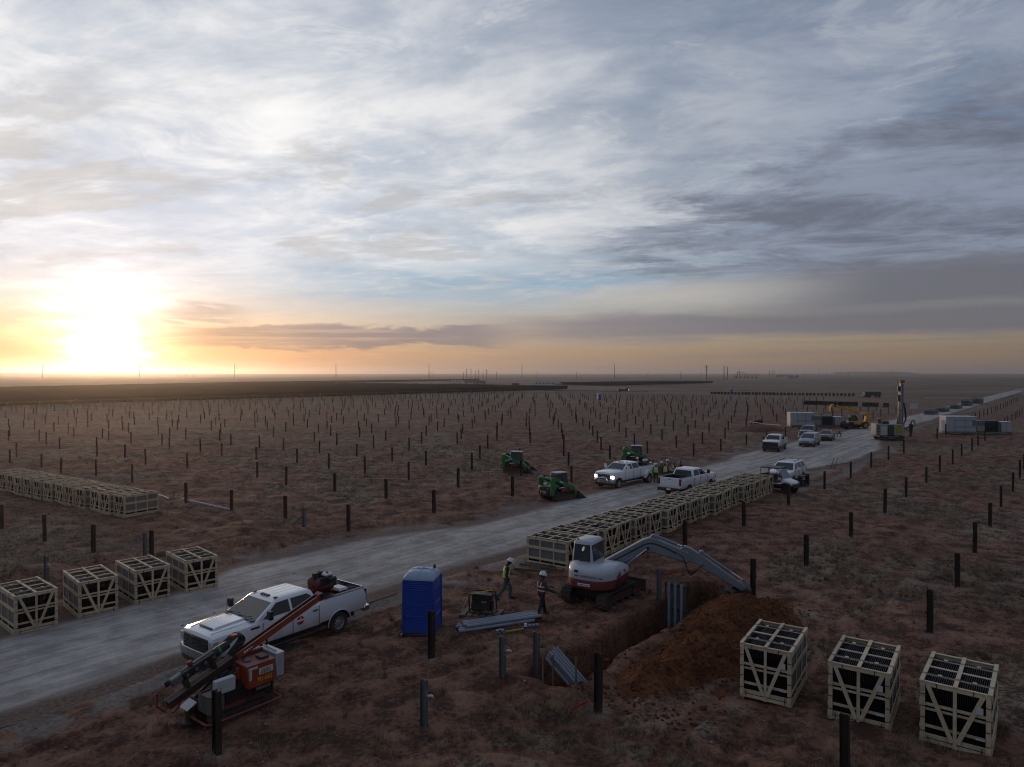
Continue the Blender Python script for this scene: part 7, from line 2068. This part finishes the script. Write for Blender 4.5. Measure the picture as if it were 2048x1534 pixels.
def trench_gear():
    # bundle of conduits leaning out of the near end
    top = G(1102, 1304, .62); bot = G(1166, 1372, -.25) ; bot2 = Vector((bot.x, bot.y, -.35))
    d = (bot2 - top).normalized(); side = d.cross(Vector((0, 0, 1))).normalized(); up = side.cross(d).normalized()
    t = thing('conduit_bundle', 'clamped bundle of grey conduits leaning out of the near trench end', 'conduit bundle', (0, 0, 0))
    t.location = top; L = (bot2 - top).length + .8
    rnd = random.Random(2)
    for r_ in range(2):
        for k in range(4):
            o = -side * (.24 - k * .16) + up * (.10 - r_ * .22); l = L * (1 if r_ else .78) + rnd.uniform(-.1, .1)
            b = B(); b.lathe([(.043, 0), (.054, 0), (.054, l), (.043, l), (.043, 0)], (0, 0, 0), 'z', 12); b.cyl((0, 0, .05), (0, 0, .06), .0425, None, 10, 1)  # black disc near the open end, added for the darkness inside
            Mx = Matrix((side, up, d)).transposed().to_4x4(); Mx.translation = o + d * rnd.uniform(-.06, .02); b.xf(Mx); b.build('conduit', [M['pvc'], M['black']], t)
    for s_ in (.16, .30):
        b = B().bar(-side * .30 + d * s_, side * .30 + d * s_, .05, .045, up).build('strut_channel', M['galv'], t)
    # upright conduits half way along
    t = thing('conduit_rack', 'three upright grey conduits clamped in the middle of the trench', 'conduit rack', (0, 0, 0))
    w = UV(26.2, -12.6); t.location = (w.x, w.y, 0); t.rotation_euler = (0, 0, YAW_V)
    for r_ in range(2):
        for k in range(3):
            x = -.22 + k * .27 + r_ * .03; y = .0 + r_ * .20
            B().lathe([(.048, -1.4), (.058, -1.4), (.058, 1.12), (.048, 1.12), (.048, -1.4)], (x, y, 0), 'z', 12).build('conduit', M['pvc'] if not r_ else M['galv_dull'], t)
            if not r_: B().cyl((x, y, -.42), (x, y, -.26), .068, None, 12).build('coupling', M['pvc'], t)
    for z in (.98, .05): B().bar((-.40, .10, z), (.52, .10, z), .05, .05).build('strut_channel', M['dark_metal'], t)
    for x in (-.42, .54): B().bar((x, .10, -1.4), (x, .10, 1.08), .05, .05).build('strut_post', M['dark_metal'], t)
    # conduit lying on the trench floor and bending up at the near end
    a = UV(19.0, -12.3, -1.30); b_ = UV(29.0, -12.5, -1.30)
    o = B().tube([a, (a + b_) / 2, b_], .055, 8).build('trench_conduit', M['pvc'], None); tag(o, 'grey conduit lying along the trench floor', 'conduit')
    # stakes at the near end
    for (px, py, h, lab) in ((1086, 1372, 1.0, 'thin wooden stake left of the leaning conduits'), (1106, 1372, .95, 'thin wooden stake in front of the leaning conduits'), (1152, 1362, .75, 'thin wooden stake right of the leaning conduits')):
        q = G(px, py); o = B().loft([[(-.006, -.006, -.6), (.006, -.006, -.6), (.006, .006, -.6), (-.006, .006, -.6)], [(-.022, -.016, -.3), (.022, -.016, -.3), (.022, .016, -.3), (-.022, .016, -.3)], [(-.022, -.016, h), (.022, -.016, h), (.022, .016, h), (-.022, .016, h)]]).build('wooden_stake', M['old_wood'], None, loc=(q.x, q.y, 0), rz=.4)
        tag(o, lab, 'stake')
    tm = mat('red_line', (.42, .025, .020), .6)
    def line(pts, lab, r=.0055, nm='string_line'):
        o = B().tube(smooth3(pts, 3), r, 4).build(nm, tm, None); tag(o, lab, 'string line')
    A = G(1018, 1303, .35)
    line([A, G(1072, 1280, .33), G(1160, 1236, .28), G(1216, 1207, .28), G(1292, 1172, .30)], 'red string line running from the bracket post past the excavator')
    line([G(1010, 1310, .6), G(1100, 1330, .45), G(1150, 1336, .38), G(1190, 1346, .30)], 'red string line crossing the near end of the trench', .0045)
    def flag(pts, lab, w=.05):
        b = B(); r = random.Random(len(lab))
        P = smooth3(pts, 4)
        L_ = [[p + Vector((0, 0, w / 2 + .02 * r.random())), p + Vector((.01, .01, -w / 2))] for p in P]
        for q, s in zip(L_[:-1], L_[1:]): b.poly([q[0], q[1], s[1], s[0]])
        o = b.build('barrier_ribbon', tm, None); tag(o, lab, 'ribbon')
    flag([G(1140, 1421, .05), G(1150, 1417, .09), G(1162, 1410, .05), G(1176, 1403, .07)], 'crumpled red ribbon on the ground left of the near dark pile')
    flag([G(1322, 1150, .10), G(1342, 1147, .16), G(1362, 1143, .12), G(1384, 1140, .18)], 'red ribbon stretched on the ground behind the upright conduits')
    flag([G(1400, 1138, .18), G(1401, 1150, .10), G(1402, 1155, .04)], 'short red ribbon hanging below the excavator arm', .03)
    # timbers by the crate row
    for k, (p0, p1, lab) in enumerate((((1028, 1139), (1096, 1147), 'long timber lying nearest the workers before the crate row'), ((1040, 1133), (1112, 1143), 'second long timber lying before the crate row'), ((1050, 1131), (1125, 1139), 'timber lying closest to the nearest row crate'))):
        a, b_ = G(*p0), G(*p1); a.z = hz(a) + .05; b_.z = hz(b_) + .05
        o = B().bar(a, b_, .12, .09).build('timber', M['old_wood'], None, bevel=.006); tag(o, lab, 'timber', 'timbers before the crate row')
    # pale tubes on the left field
    for p0, p1, lab in (((363, 1003), (462, 1019), 'long pale steel tube lying between two piles on the left field'), ((316, 991), (337, 1000), 'short pale steel tube lying past the end of the left crate row')):
        a, b_ = G(*p0), G(*p1); a.z = hz(a) + .10; b_.z = hz(b_) + .10
        o = B().bar(a, b_, .10, .10).build('torque_tube', M['dull_white'], None, bevel=.01); tag(o, lab, 'steel tube')
    for p0, p1, lab in (((1660, 938), (1668, 917), 'dark thin tube lying off the right road edge, left one of two'), ((1668, 937), (1676, 916), 'dark thin tube lying off the right road edge, right one of two'), ((1652, 932), (1698, 926), 'dark tube lying beside the pile right of the buggy')):
        a, b_ = G(*p0), G(*p1); a.z = hz(a) + .07; b_.z = hz(b_) + .07
        o = B().bar(a, b_, .08, .08).build('steel_tube', M['dark_metal'], None, bevel=.01); tag(o, lab, 'steel tube')
    # small black rack by the buggy
    q = G(1607, 973); t = thing('equipment_rack', 'small black rack standing right of the buggy', 'rack', on(q), R(15))
    for x in (-.35, .35): B().box(x - .03, x + .03, -.25, .25, 0, 1.0 if x > 0 else .8).build('rack_side', M['black'], t)
    for z in (.15, .5, .85): B().box(-.32, .32, -.22, .22, z - .02, z + .02).build('shelf', M['black'], t)
    for x in (-.15, .15): B().cyl((x, 0, .17), (x, 0, .46), .11, None, 12).build('canister', M['dark_metal'], t)
    # stones on the ground
    sm = mat('pale_stone', (.24, .20, .18), .9, 0, .3, 12)
    for px, py, s, lab in ((1272, 1405, .07, 'pale stone lying at the foot of the soil heap'), (1276, 1397, .05, 'smaller pale stone at the foot of the soil heap'), (1050, 1377, .05, 'pale stone on the trench rim')):
        q = G(px, py); o = B().ball((0, 0, 0), (s, s * .8, s * .7), 8, 6).build('stone', sm, None, loc=on(q, s * .4)); tag(o, lab, 'stone')
trench_gear()
# ------------------------------------------------------------------ middle and far distance
def red_mound():
    q = G(1540, 866); r = random.Random(1); n = 60
    U, W = np.meshgrid(np.linspace(-1, 1, n), np.linspace(-1, 1, 36), indexing='ij')
    X = q.x + U * 4.6; Y = q.y + 4 + W * 2.6
    z = 1.05 * np.clip(1 - (U ** 2 + W ** 2), -.1, 1) * (.6 + .8 * fbm(X, Y, 2.2, 3, 401)) - .06 + (vnoise(X, Y, .35, 405) - .5) * .12
    me = grid_mesh('sand_mound', X, Y, z, None, mat('red_mound_soil', (.12, .052, .038), .95, 0, .4, 1.2, bump=.6, bscale=6))
    bm = bmesh.new(); bm.from_mesh(me); bmesh.ops.recalc_face_normals(bm, faces=bm.faces)
    if sum(f.normal.z for f in bm.faces) < 0: bmesh.ops.reverse_faces(bm, faces=bm.faces)
    bm.to_mesh(me); bm.free()
    tag(link('sand_mound', me), 'low mound of reddish sand behind the barrier tape', 'sand mound')
    a, b = G(1498, 857), G(1562, 865)
    t = thing('barrier_tape', 'pale barrier tape strung between short stakes before the sand mound', 'barrier tape', (a.x, a.y, 0))
    d = b - a; d.z = 0
    for k in (0, .5, 1): B().bar(d * k + Vector((0, 0, -.2)), d * k + Vector((0, 0, 1.25)), .08, .08).build('stake', M['red_frame'], t)
    B().bar(Vector((0, 0, 1.22)), d * .5 + Vector((0, 0, 1.10)), .03, .10).build('tape', mat('yellow_white_tape', (.5, .42, .2), .6), t)
    B().bar(d * .5 + Vector((0, 0, 1.10)), d + Vector((0, 0, 1.2)), .03, .10).build('tape', MATS['yellow_white_tape'], t)
    a, b = G(1640, 866, .6), G(1682, 873, .3); o = B().bar(a, b, .12, .12).build('pale_tube', M['dull_white'], None); tag(o, 'pale tube propped behind the dark sedan', 'steel tube')
    q = G(1678, 874); t = thing('tube_trestle', 'dark trestle holding the pale tube behind the sedan', 'trestle', (q.x, q.y, 0))
    for s in (-1, 1): B().bar((s * .35, 0, 0), (0, 0, .95), .1, .1).build('leg', M['dark_metal'], t)
    B().bar((-.5, 0, .5), (.5, 0, .5), .08, .08).build('brace', M['dark_metal'], t)
red_mound()

def simple_crate_mesh():
    b = B(); b.box(-1.1, 1.1, -.62, .62, .12, 1.3, 1)
    for x in (-1.12, 0, 1.12):
        for y in (-.64, .64): b.box(x - .06, x + .06, y - .03, y + .03, 0, 1.36, 0)
    for y in (-.65, 0, .65): b.box(-1.18, 1.18, y - .05, y + .05, 1.32, 1.37, 0)
    for x in (-1.14, 1.14):
        for z in (.1, .55, 1.0): b.box(x - .03, x + .03, -.66, .66, z - .05, z + .05, 0)
        b.bar((x, -.6, 1.3), (x, 0, .1), .09, .06, (1, 0, 0)); b.bar((x, .6, 1.3), (x, 0, .1), .09, .06, (1, 0, 0))
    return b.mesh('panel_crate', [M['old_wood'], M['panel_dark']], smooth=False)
def far_crates():
    me = simple_crate_mesh(); rnd = random.Random(12)
    a, b = G(1424, 788.2), G(1706, 792)
    d = b - a; n = 40
    for i in range(n):
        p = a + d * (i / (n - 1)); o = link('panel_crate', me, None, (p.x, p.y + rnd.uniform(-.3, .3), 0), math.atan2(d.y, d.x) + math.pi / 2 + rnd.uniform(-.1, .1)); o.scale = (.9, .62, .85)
        tag(o, 'dark crate in the far straight row below the horizon', 'crate', 'crates in the farthest row')
    a, b = G(1612, 809), G(1772, 814.5); d = b - a; n = 17
    for i in range(n):
        if i in (11, 15): continue
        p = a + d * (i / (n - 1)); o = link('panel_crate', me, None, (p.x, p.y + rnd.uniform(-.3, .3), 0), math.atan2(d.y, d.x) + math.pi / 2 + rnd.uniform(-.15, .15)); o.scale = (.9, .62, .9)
        tag(o, 'dark crate in the row behind the yellow telehandler', 'crate', 'crates in the middle distance row')
far_crates()
def far_bits():
    # green lorry with trailer
    q = G(1743, 794.5); gm = mat('dark_green_load', (.018, .05, .040), .6); t = thing('flatbed_trailer', 'dark green loaded trailer standing past the far crate row', 'trailer', (q.x, q.y, 0), R(4))
    B().box(-3.4, 3.4, -1.2, 1.2, .9, 2.3).build('load', gm, t, bevel=.05)
    B().box(-3.6, 3.6, -1.2, 1.2, .7, .9).build('deck', M['dark_metal'], t)
    for x in (-2.4, -1.4, 2.4):
        for s in (-1, 1): B().cyl((x, s * 1.0, .45), (x, s * 1.25, .45), .45, None, 12).build('wheel', M['rubber'], t)
    # stacked steel bundles along the road
    rnd = random.Random(4)
    for px, py, L, n, lab in ((1862, 828, 7, 3, 'grey stack of steel sections lying nearest behind the drill rig'), (1885, 823, 8, 3, 'grey stack of steel sections, second along the road'), (1912, 817, 8, 3, 'grey stack of steel sections, third along the road'), (1934, 811, 9, 5, 'tall dark stack of steel sections, fourth along the road'), (1956, 807, 9, 5, 'tall dark stack of steel sections at the far end')):
        q = G(px, py); t = thing('steel_stack', lab, 'steel stack', (q.x, q.y, 0), YAW_U, 'steel stacks along the road')
        for k in range(n):
            for j in range(4):
                B().box(-L / 2, L / 2, -1.1 + j * .56, -.66 + j * .56, .12 + k * .30, .32 + k * .30).build('steel_section', M['galv_dull'], t)
            for x in (-L * .35, L * .35): B().box(x - .06, x + .06, -1.15, 1.15, .32 + k * .30, .42 + k * .30).build('spacer', M['old_wood'], t)
    q = G(1828, 826); t = thing('site_sign', 'small blank white sign board behind the drill rig', 'sign', (q.x, q.y, 0))
    B().box(-.95, .95, -.02, .02, .95, 2.3).build('board', M['dull_white'], t)
    for x in (-.7, .7): B().box(x - .05, x + .05, .02, .08, 0, 2.2).build('post', M['old_wood'], t)
    for p0, p1, lab in (((1850, 797.5), (1940, 797.8), 'pale tube line on the ground at the far right'), ((1085, 782.6), (1190, 782.6), 'pale tube line on the ground by the dark solar field'), ((1200, 783.5), (1295, 784), 'second pale tube line on the ground by the dark solar field')):
        a, b = G(*p0), G(*p1); a.z = b.z = .35; o = B().bar(a, b, .5, .35).build('tube_line', M['dull_white'] if '1850' in str(p0) else M['galv_dull'], None); tag(o, lab, 'steel tube')
    q = G(1246, 783.5); t = thing('site_truck', 'tiny dark truck with bright lamp beside the far tube lines', 'truck', (q.x, q.y, 0), R(10))
    B().box(-3, 1.2, -1.1, 1.1, .6, 1.5).build('bed', M['dark_metal'], t, bevel=.1); B().box(1.2, 2.8, -1.1, 1.1, .6, 2.2).build('cab', M['dark_metal'], t, bevel=.2)
    B().box(2.8, 2.9, -.9, .9, .8, 1.3).build('headlight', M['headlight_on'], t)
    for x in (-2.2, 2.0):
        for s in (-1, 1): B().cyl((x, s * .9, .5), (x, s * 1.15, .5), .5, None, 12).build('wheel', M['rubber'], t)
    # trailers and cabins of the yard beside the solar field
    for px, py, L, H, lab in ((1080, 772.3, 9, 3.4, 'longest white trailer by the dark solar field, left half'), (1100, 772.3, 8, 3.4, 'white trailer coupled right of the longest trailer'), (1116, 772.8, 5, 2.4, 'short white trailer at the right end of the trailers'),
                              (914, 767.5, 9, 3.6, 'white cabin at the left end of the far yard'), (941, 767, 12, 3.4, 'low grey building in the far yard'), (962, 768.5, 9, 3.2, 'pale cabin right of the low grey building'), (1031, 771.5, 6, 2.0, 'low dark equipment at the far yard edge')):
        q = G(px, py); t = thing('site_trailer', lab, 'trailer', (q.x, q.y, 0), R(-2)); m = M['dark_metal'] if 'dark eq' in lab else M['galv_dull'] if 'grey' in lab else M['dull_white']
        bo = B().box(-L / 2, L / 2, -1.3, 1.3, .7, H).build('box_body', m, t, bevel=.05)
        B().box(-L / 2 - .1, L / 2 + .1, -1.4, 1.4, H, H + .15).build('roof', m, t)
        for k in range(3):
            x = -L * .3 + k * L * .3; B().box(x - .5, x + .5, -1.33, -1.30, H * .55, H * .8).build('window', M['glass'], bo)
        for x in (-L * .35, L * .35): B().box(x - .5, x + .5, -1.2, 1.2, 0, .7).build('axle', M['black'], t)
far_bits()

# --- the finished solar field: one object for each tracker row
def solar_rows():
    pm = mat('panel_back', (.012, .012, .013), .5, 0, .25, .3)
    fm = M['galv_dull']; count = 0; p = -241.0
    tilt = R(60); w = 2.5; hub = 1.45
    labs = {'a': 'long dark solar panel row in the near block of the solar field', 'b': 'dark solar panel row in the small block right of the trailers', 'c': 'thin dark solar panel row in the farthest strip of the solar field'}
    while p > -720:
        blocks = []
        a_lo = max(.30 * -p - 45, -20)
        if p > -560: blocks.append((a_lo, 362 + 8 * math.sin(p), 'a'))
        else: blocks.append((a_lo, 366 + (-p - 560) * 3.4, 'c'))
        if -348 < p < -286: blocks.append((478 + (p + 286) * -.3, 690 + (p + 286) * .3, 'b'))
        for a0, a1, kind in blocks:
            if p < -459: a0 = max(a0, 128 + (-p - 459) / .583 if p > -593 else 358 + (-p - 593) * 4.47)
            if a1 - a0 < 25: continue
            t = thing('solar_panel_row', labs[kind], 'solar panels', UV((a0 + a1) / 2, p), YAW_U, {'a': 'solar rows near block', 'b': 'solar rows small block', 'c': 'solar rows far strip'}[kind])
            L = (a1 - a0) / 2; b = B(); seg = 30.0; x = -L
            c, s = math.cos(tilt) * w / 2, math.sin(tilt) * w / 2
            while x < L - 1:
                x1 = min(L, x + seg - .8)
                # slab facing the sun, its back towards the site (local -y is across +SV)
                b.hexa([(x, -c, hub + s), (x1, -c, hub + s), (x1, c, hub - s), (x, c, hub - s), (x, -c + .04, hub + s + .04), (x1, -c + .04, hub + s + .04), (x1, c + .04, hub - s + .04), (x, c + .04, hub - s + .04)])
                x += seg
            b.build('module_table', pm, t, smooth=False)
            f = B(); f.box(-L, L, -.06, .06, hub - .12, hub - .02)
            k = -L
            while k < L: f.box(k - .08, k + .08, -.08, .08, -.3, hub - .1); k += 8.3 if p > -330 else 25
            f.build('support_frame', fm, t, smooth=False); count += 1
        p -= 6.07 if p > -360 else 9.1
solar_rows()

# --- transmission line, distribution poles, substation, hills
def pole_line():
    dm = mat('far_steel', (.05, .045, .045), .7)
    xs = [85, 279, 469, 672, 858, 1044, 1229]
    words = ['leftmost', 'second', 'third', 'fourth', 'fifth', 'sixth', 'rightmost']
    pts = []
    for px, wd in zip(xs, words):
        d = 1500.0; x = (px - 1024) / FPX * d
        t = thing('power_pole', f'tall single power pole on the horizon, {wd} of the evenly spaced seven', 'power pole', (x, d, 0), 0, 'tall horizon power poles')
        B().cyl((0, 0, 0), (0, 0, 31), .75, .45, 8).build('pole', dm, t)
        for z in (21, 24.5, 28): B().bar((0, -1.6, z), (0, 1.6, z), .3, .3).build('cross_arm', dm, t)
        pts.append(Vector((x, d, 0)))
    r = random.Random(5)
    for i in range(7):
        px = (860, 866, 1074, 1153, 1296, 1361, 1402)[i]; d = 1150.0; x = (px - 1024) / FPX * d
        t = thing('distribution_pole', 'thin short pole in the line below the horizon', 'pole', (x, d, 0), 0, 'thin distribution poles'); t['label'] = f'thin short pole just below the horizon, number {i + 1} from left'.replace('number 1', 'first').replace('number 2', 'second').replace('number 3', 'third').replace('number 4', 'fourth').replace('number 5', 'fifth').replace('number 6', 'sixth').replace('number 7', 'seventh')
        B().cyl((0, 0, 0), (0, 0, 13), .28, .2, 6).build('pole', dm, t); B().bar((-1.3, 0, 12.2), (1.3, 0, 12.2), .25, .25).build('cross_arm', dm, t)
    # lattice-like cluster by the far strip of panels
    cl = [(927, 9.5), (933, 13), (942, 13), (951, 11), (957.5, 12.5), (966, 10), (973, 12), (993, 10)]
    for k, (px, h) in enumerate(cl):
        d = 1080.0; x = (px - 1024) / FPX * d
        t = thing('switchyard_pole', ['first', 'second', 'third', 'fourth', 'fifth', 'sixth', 'seventh', 'eighth'][k] + ' pole from the left in the cluster above the far solar strip', 'pole', (x, d, 0), 0, 'pole cluster above the solar strip')
        B().cyl((0, 0, 0), (0, 0, h * 1.35), .38, .28, 6).build('pole', dm, t)
        if h > 11.5:
            for z in (.62, .78, .92): B().bar((-1.9, 0, h * 1.35 * z), (1.9, 0, h * 1.35 * z), .28, .28).build('cross_arm', dm, t)
    # heavy poles and substation on the right
    for k, (px, h, arms) in enumerate(((1413, 24, 4), (1448, 24, 0), (1455, 22, 0))):
        d = 1180.0; x = (px - 1024) / FPX * d
        t = thing('transmission_pole', ['stout power pole with four cross arms on the horizon', 'stout plain pole right of the cross armed pole', 'second stout plain pole beside the first'][k], 'power pole', (x, d, 0))
        B().cyl((0, 0, 0), (0, 0, h), .8, .55, 8).build('pole', dm, t)
        for j in range(arms): B().bar((-3.2, 0, h - .4 - j * 3.0), (3.2, 0, h - .4 - j * 3.0), .45, .45).build('cross_arm', dm, t)
    d = 1600.0; t = thing('substation', 'grey substation framework on the horizon right of centre', 'substation', ((1520 - 1024) / FPX * d, d, 0))
    s = d / FPX
    def X(px): return (px - 1520) * s
    for px in range(1468, 1522, 6):
        hh = 8 + 5 * r.random(); B().bar((X(px), 0, 0), (X(px), 0, hh), .6, .6).build('gantry_post', dm, t)
    for px, h in ((1475, 15), (1479, 18), (1490, 14), (1539, 17), (1544.5, 18), (1548, 18)): B().bar((X(px), 0, 0), (X(px), 0, h), .8, .8).build('mast', dm, t)
    for z in (6.5, 9): B().bar((X(1468), 0, z), (X(1520), 0, z), .5, .5).build('gantry_beam', dm, t)
    B().bar((X(1473), 0, 13), (X(1488), 0, 13), .6, .6).build('gantry_beam', dm, t)
    for k in range(6): B().box(X(1470 + k * 8), X(1474 + k * 8), -3, 3, 0, 3 + 2 * r.random()).build('transformer', dm, t)
    B().box(X(1572), X(1592), -5, 5, 0, 4.2).build('control_building', mat('far_pale_wall', (.22, .22, .21), .8), t)
    # the dark trees by the substation
    fm = mat('far_foliage', (.022, .026, .018), .9, 0, .4, .2)
    for k, (px, w, h) in enumerate(((1556, 9, 8.5), (1564, 11, 9), (1573, 10, 9.5), (1583, 9, 8.5), (1594, 8, 8), (358, 12, 5.5), (372, 16, 6.5), (388, 18, 6))):
        dd = 1640.0 if k < 5 else 2300.0
        t = thing('tree', ['first dark tree from the left beside the far pale building', 'second dark tree beside the far pale building', 'third dark tree beside the far pale building', 'fourth dark tree beside the far pale building', 'last dark tree right of the far pale building', 'left one of the low trees on the sunlit horizon', 'middle one of the low trees on the sunlit horizon', 'right one of the low trees on the sunlit horizon'][k], 'tree', ((px - 1024) / FPX * dd, dd, 0), 0, 'horizon trees')
        B().cyl((0, 0, 0), (0, 0, h * .4), .5, .3, 6).build('trunk', dm, t)
        rr = random.Random(k); vs = []; b = B()
        for j in range(260):
            u = rr.uniform(0, 6.28); q = rr.uniform(-1, 1); rad = rr.random() ** .4
            c = Vector((math.cos(u) * math.sqrt(1 - q * q) * rad * w * .55, math.sin(u) * math.sqrt(1 - q * q) * rad * w * .4, h * .58 + q * rad * h * .42))
            e1 = Vector((rr.uniform(-1, 1), rr.uniform(-1, 1), rr.uniform(-1, 1))) * .9; e2 = Vector((rr.uniform(-1, 1), rr.uniform(-1, 1), rr.uniform(-1, 1))) * .9
            b.poly([c, c + e1, c + e2])
        b.build('crown', fm, t, smooth=False)
    # right hand far line of thin poles
    for k in range(9):
        px = 1612 + k * 22 + (4 if k % 2 else -3); d = 1900.0; x = (px - 1024) / FPX * d
        t = thing('distribution_pole', 'faint thin pole in the far row on the right horizon', 'pole', (x, d, 0), 0, 'faint far poles on the right')
        B().cyl((0, 0, 0), (0, 0, 11.5), .32, .25, 6).build('pole', dm, t); B().bar((-3, 0, 10.8), (3, 0, 10.8), .3, .3).build('cross_arm', dm, t)
    # mesa-like spoil tip on the right horizon
    d = 5200.0; s = d / FPX
    prof = [(1724, 0), (1731, 6.4), (1738, 7.4), (1790, 7.6), (1808, 7.0), (1818, 4), (1830, 0)]
    pts = [((px - 1024) * s, h * s) for px, h in prof]
    b = B(); b.loft([[(x, d - 180, -5 if z == 0 else z * .55) for x, z in pts], [(x, d, z) for x, z in pts], [(x, d + 500, z) for x, z in pts]], cap=True)
    o = b.build('mesa', mat('far_hill', (.085, .070, .060), .95, 0, .2, .003), None); o['kind'] = 'structure'; o['label'] = 'flat topped hill on the right horizon'
pole_line()

# --- morning haze over the plain
def haze():
    b = B().box(-9600, 9600, -9600, 9600, -3.5, 62)
    m = bpy.data.materials.new('haze'); m.use_nodes = True; t = m.node_tree
    for n in list(t.nodes):
        if n.type != 'OUTPUT_MATERIAL': t.nodes.remove(n)
    v = t.nodes.new('ShaderNodeVolumePrincipled'); v.inputs['Color'].default_value = (.86, .84, .84, 1); v.inputs['Density'].default_value = HAZE_D; v.inputs['Anisotropy'].default_value = 0.82
    t.links.new(v.outputs[0], [n for n in t.nodes if n.type == 'OUTPUT_MATERIAL'][0].inputs['Volume'])
    o = b.build('haze', m, None); o['kind'] = 'stuff'; o['label'] = 'thin morning haze over the whole plain'
HAZE_D = 0.00016
haze()
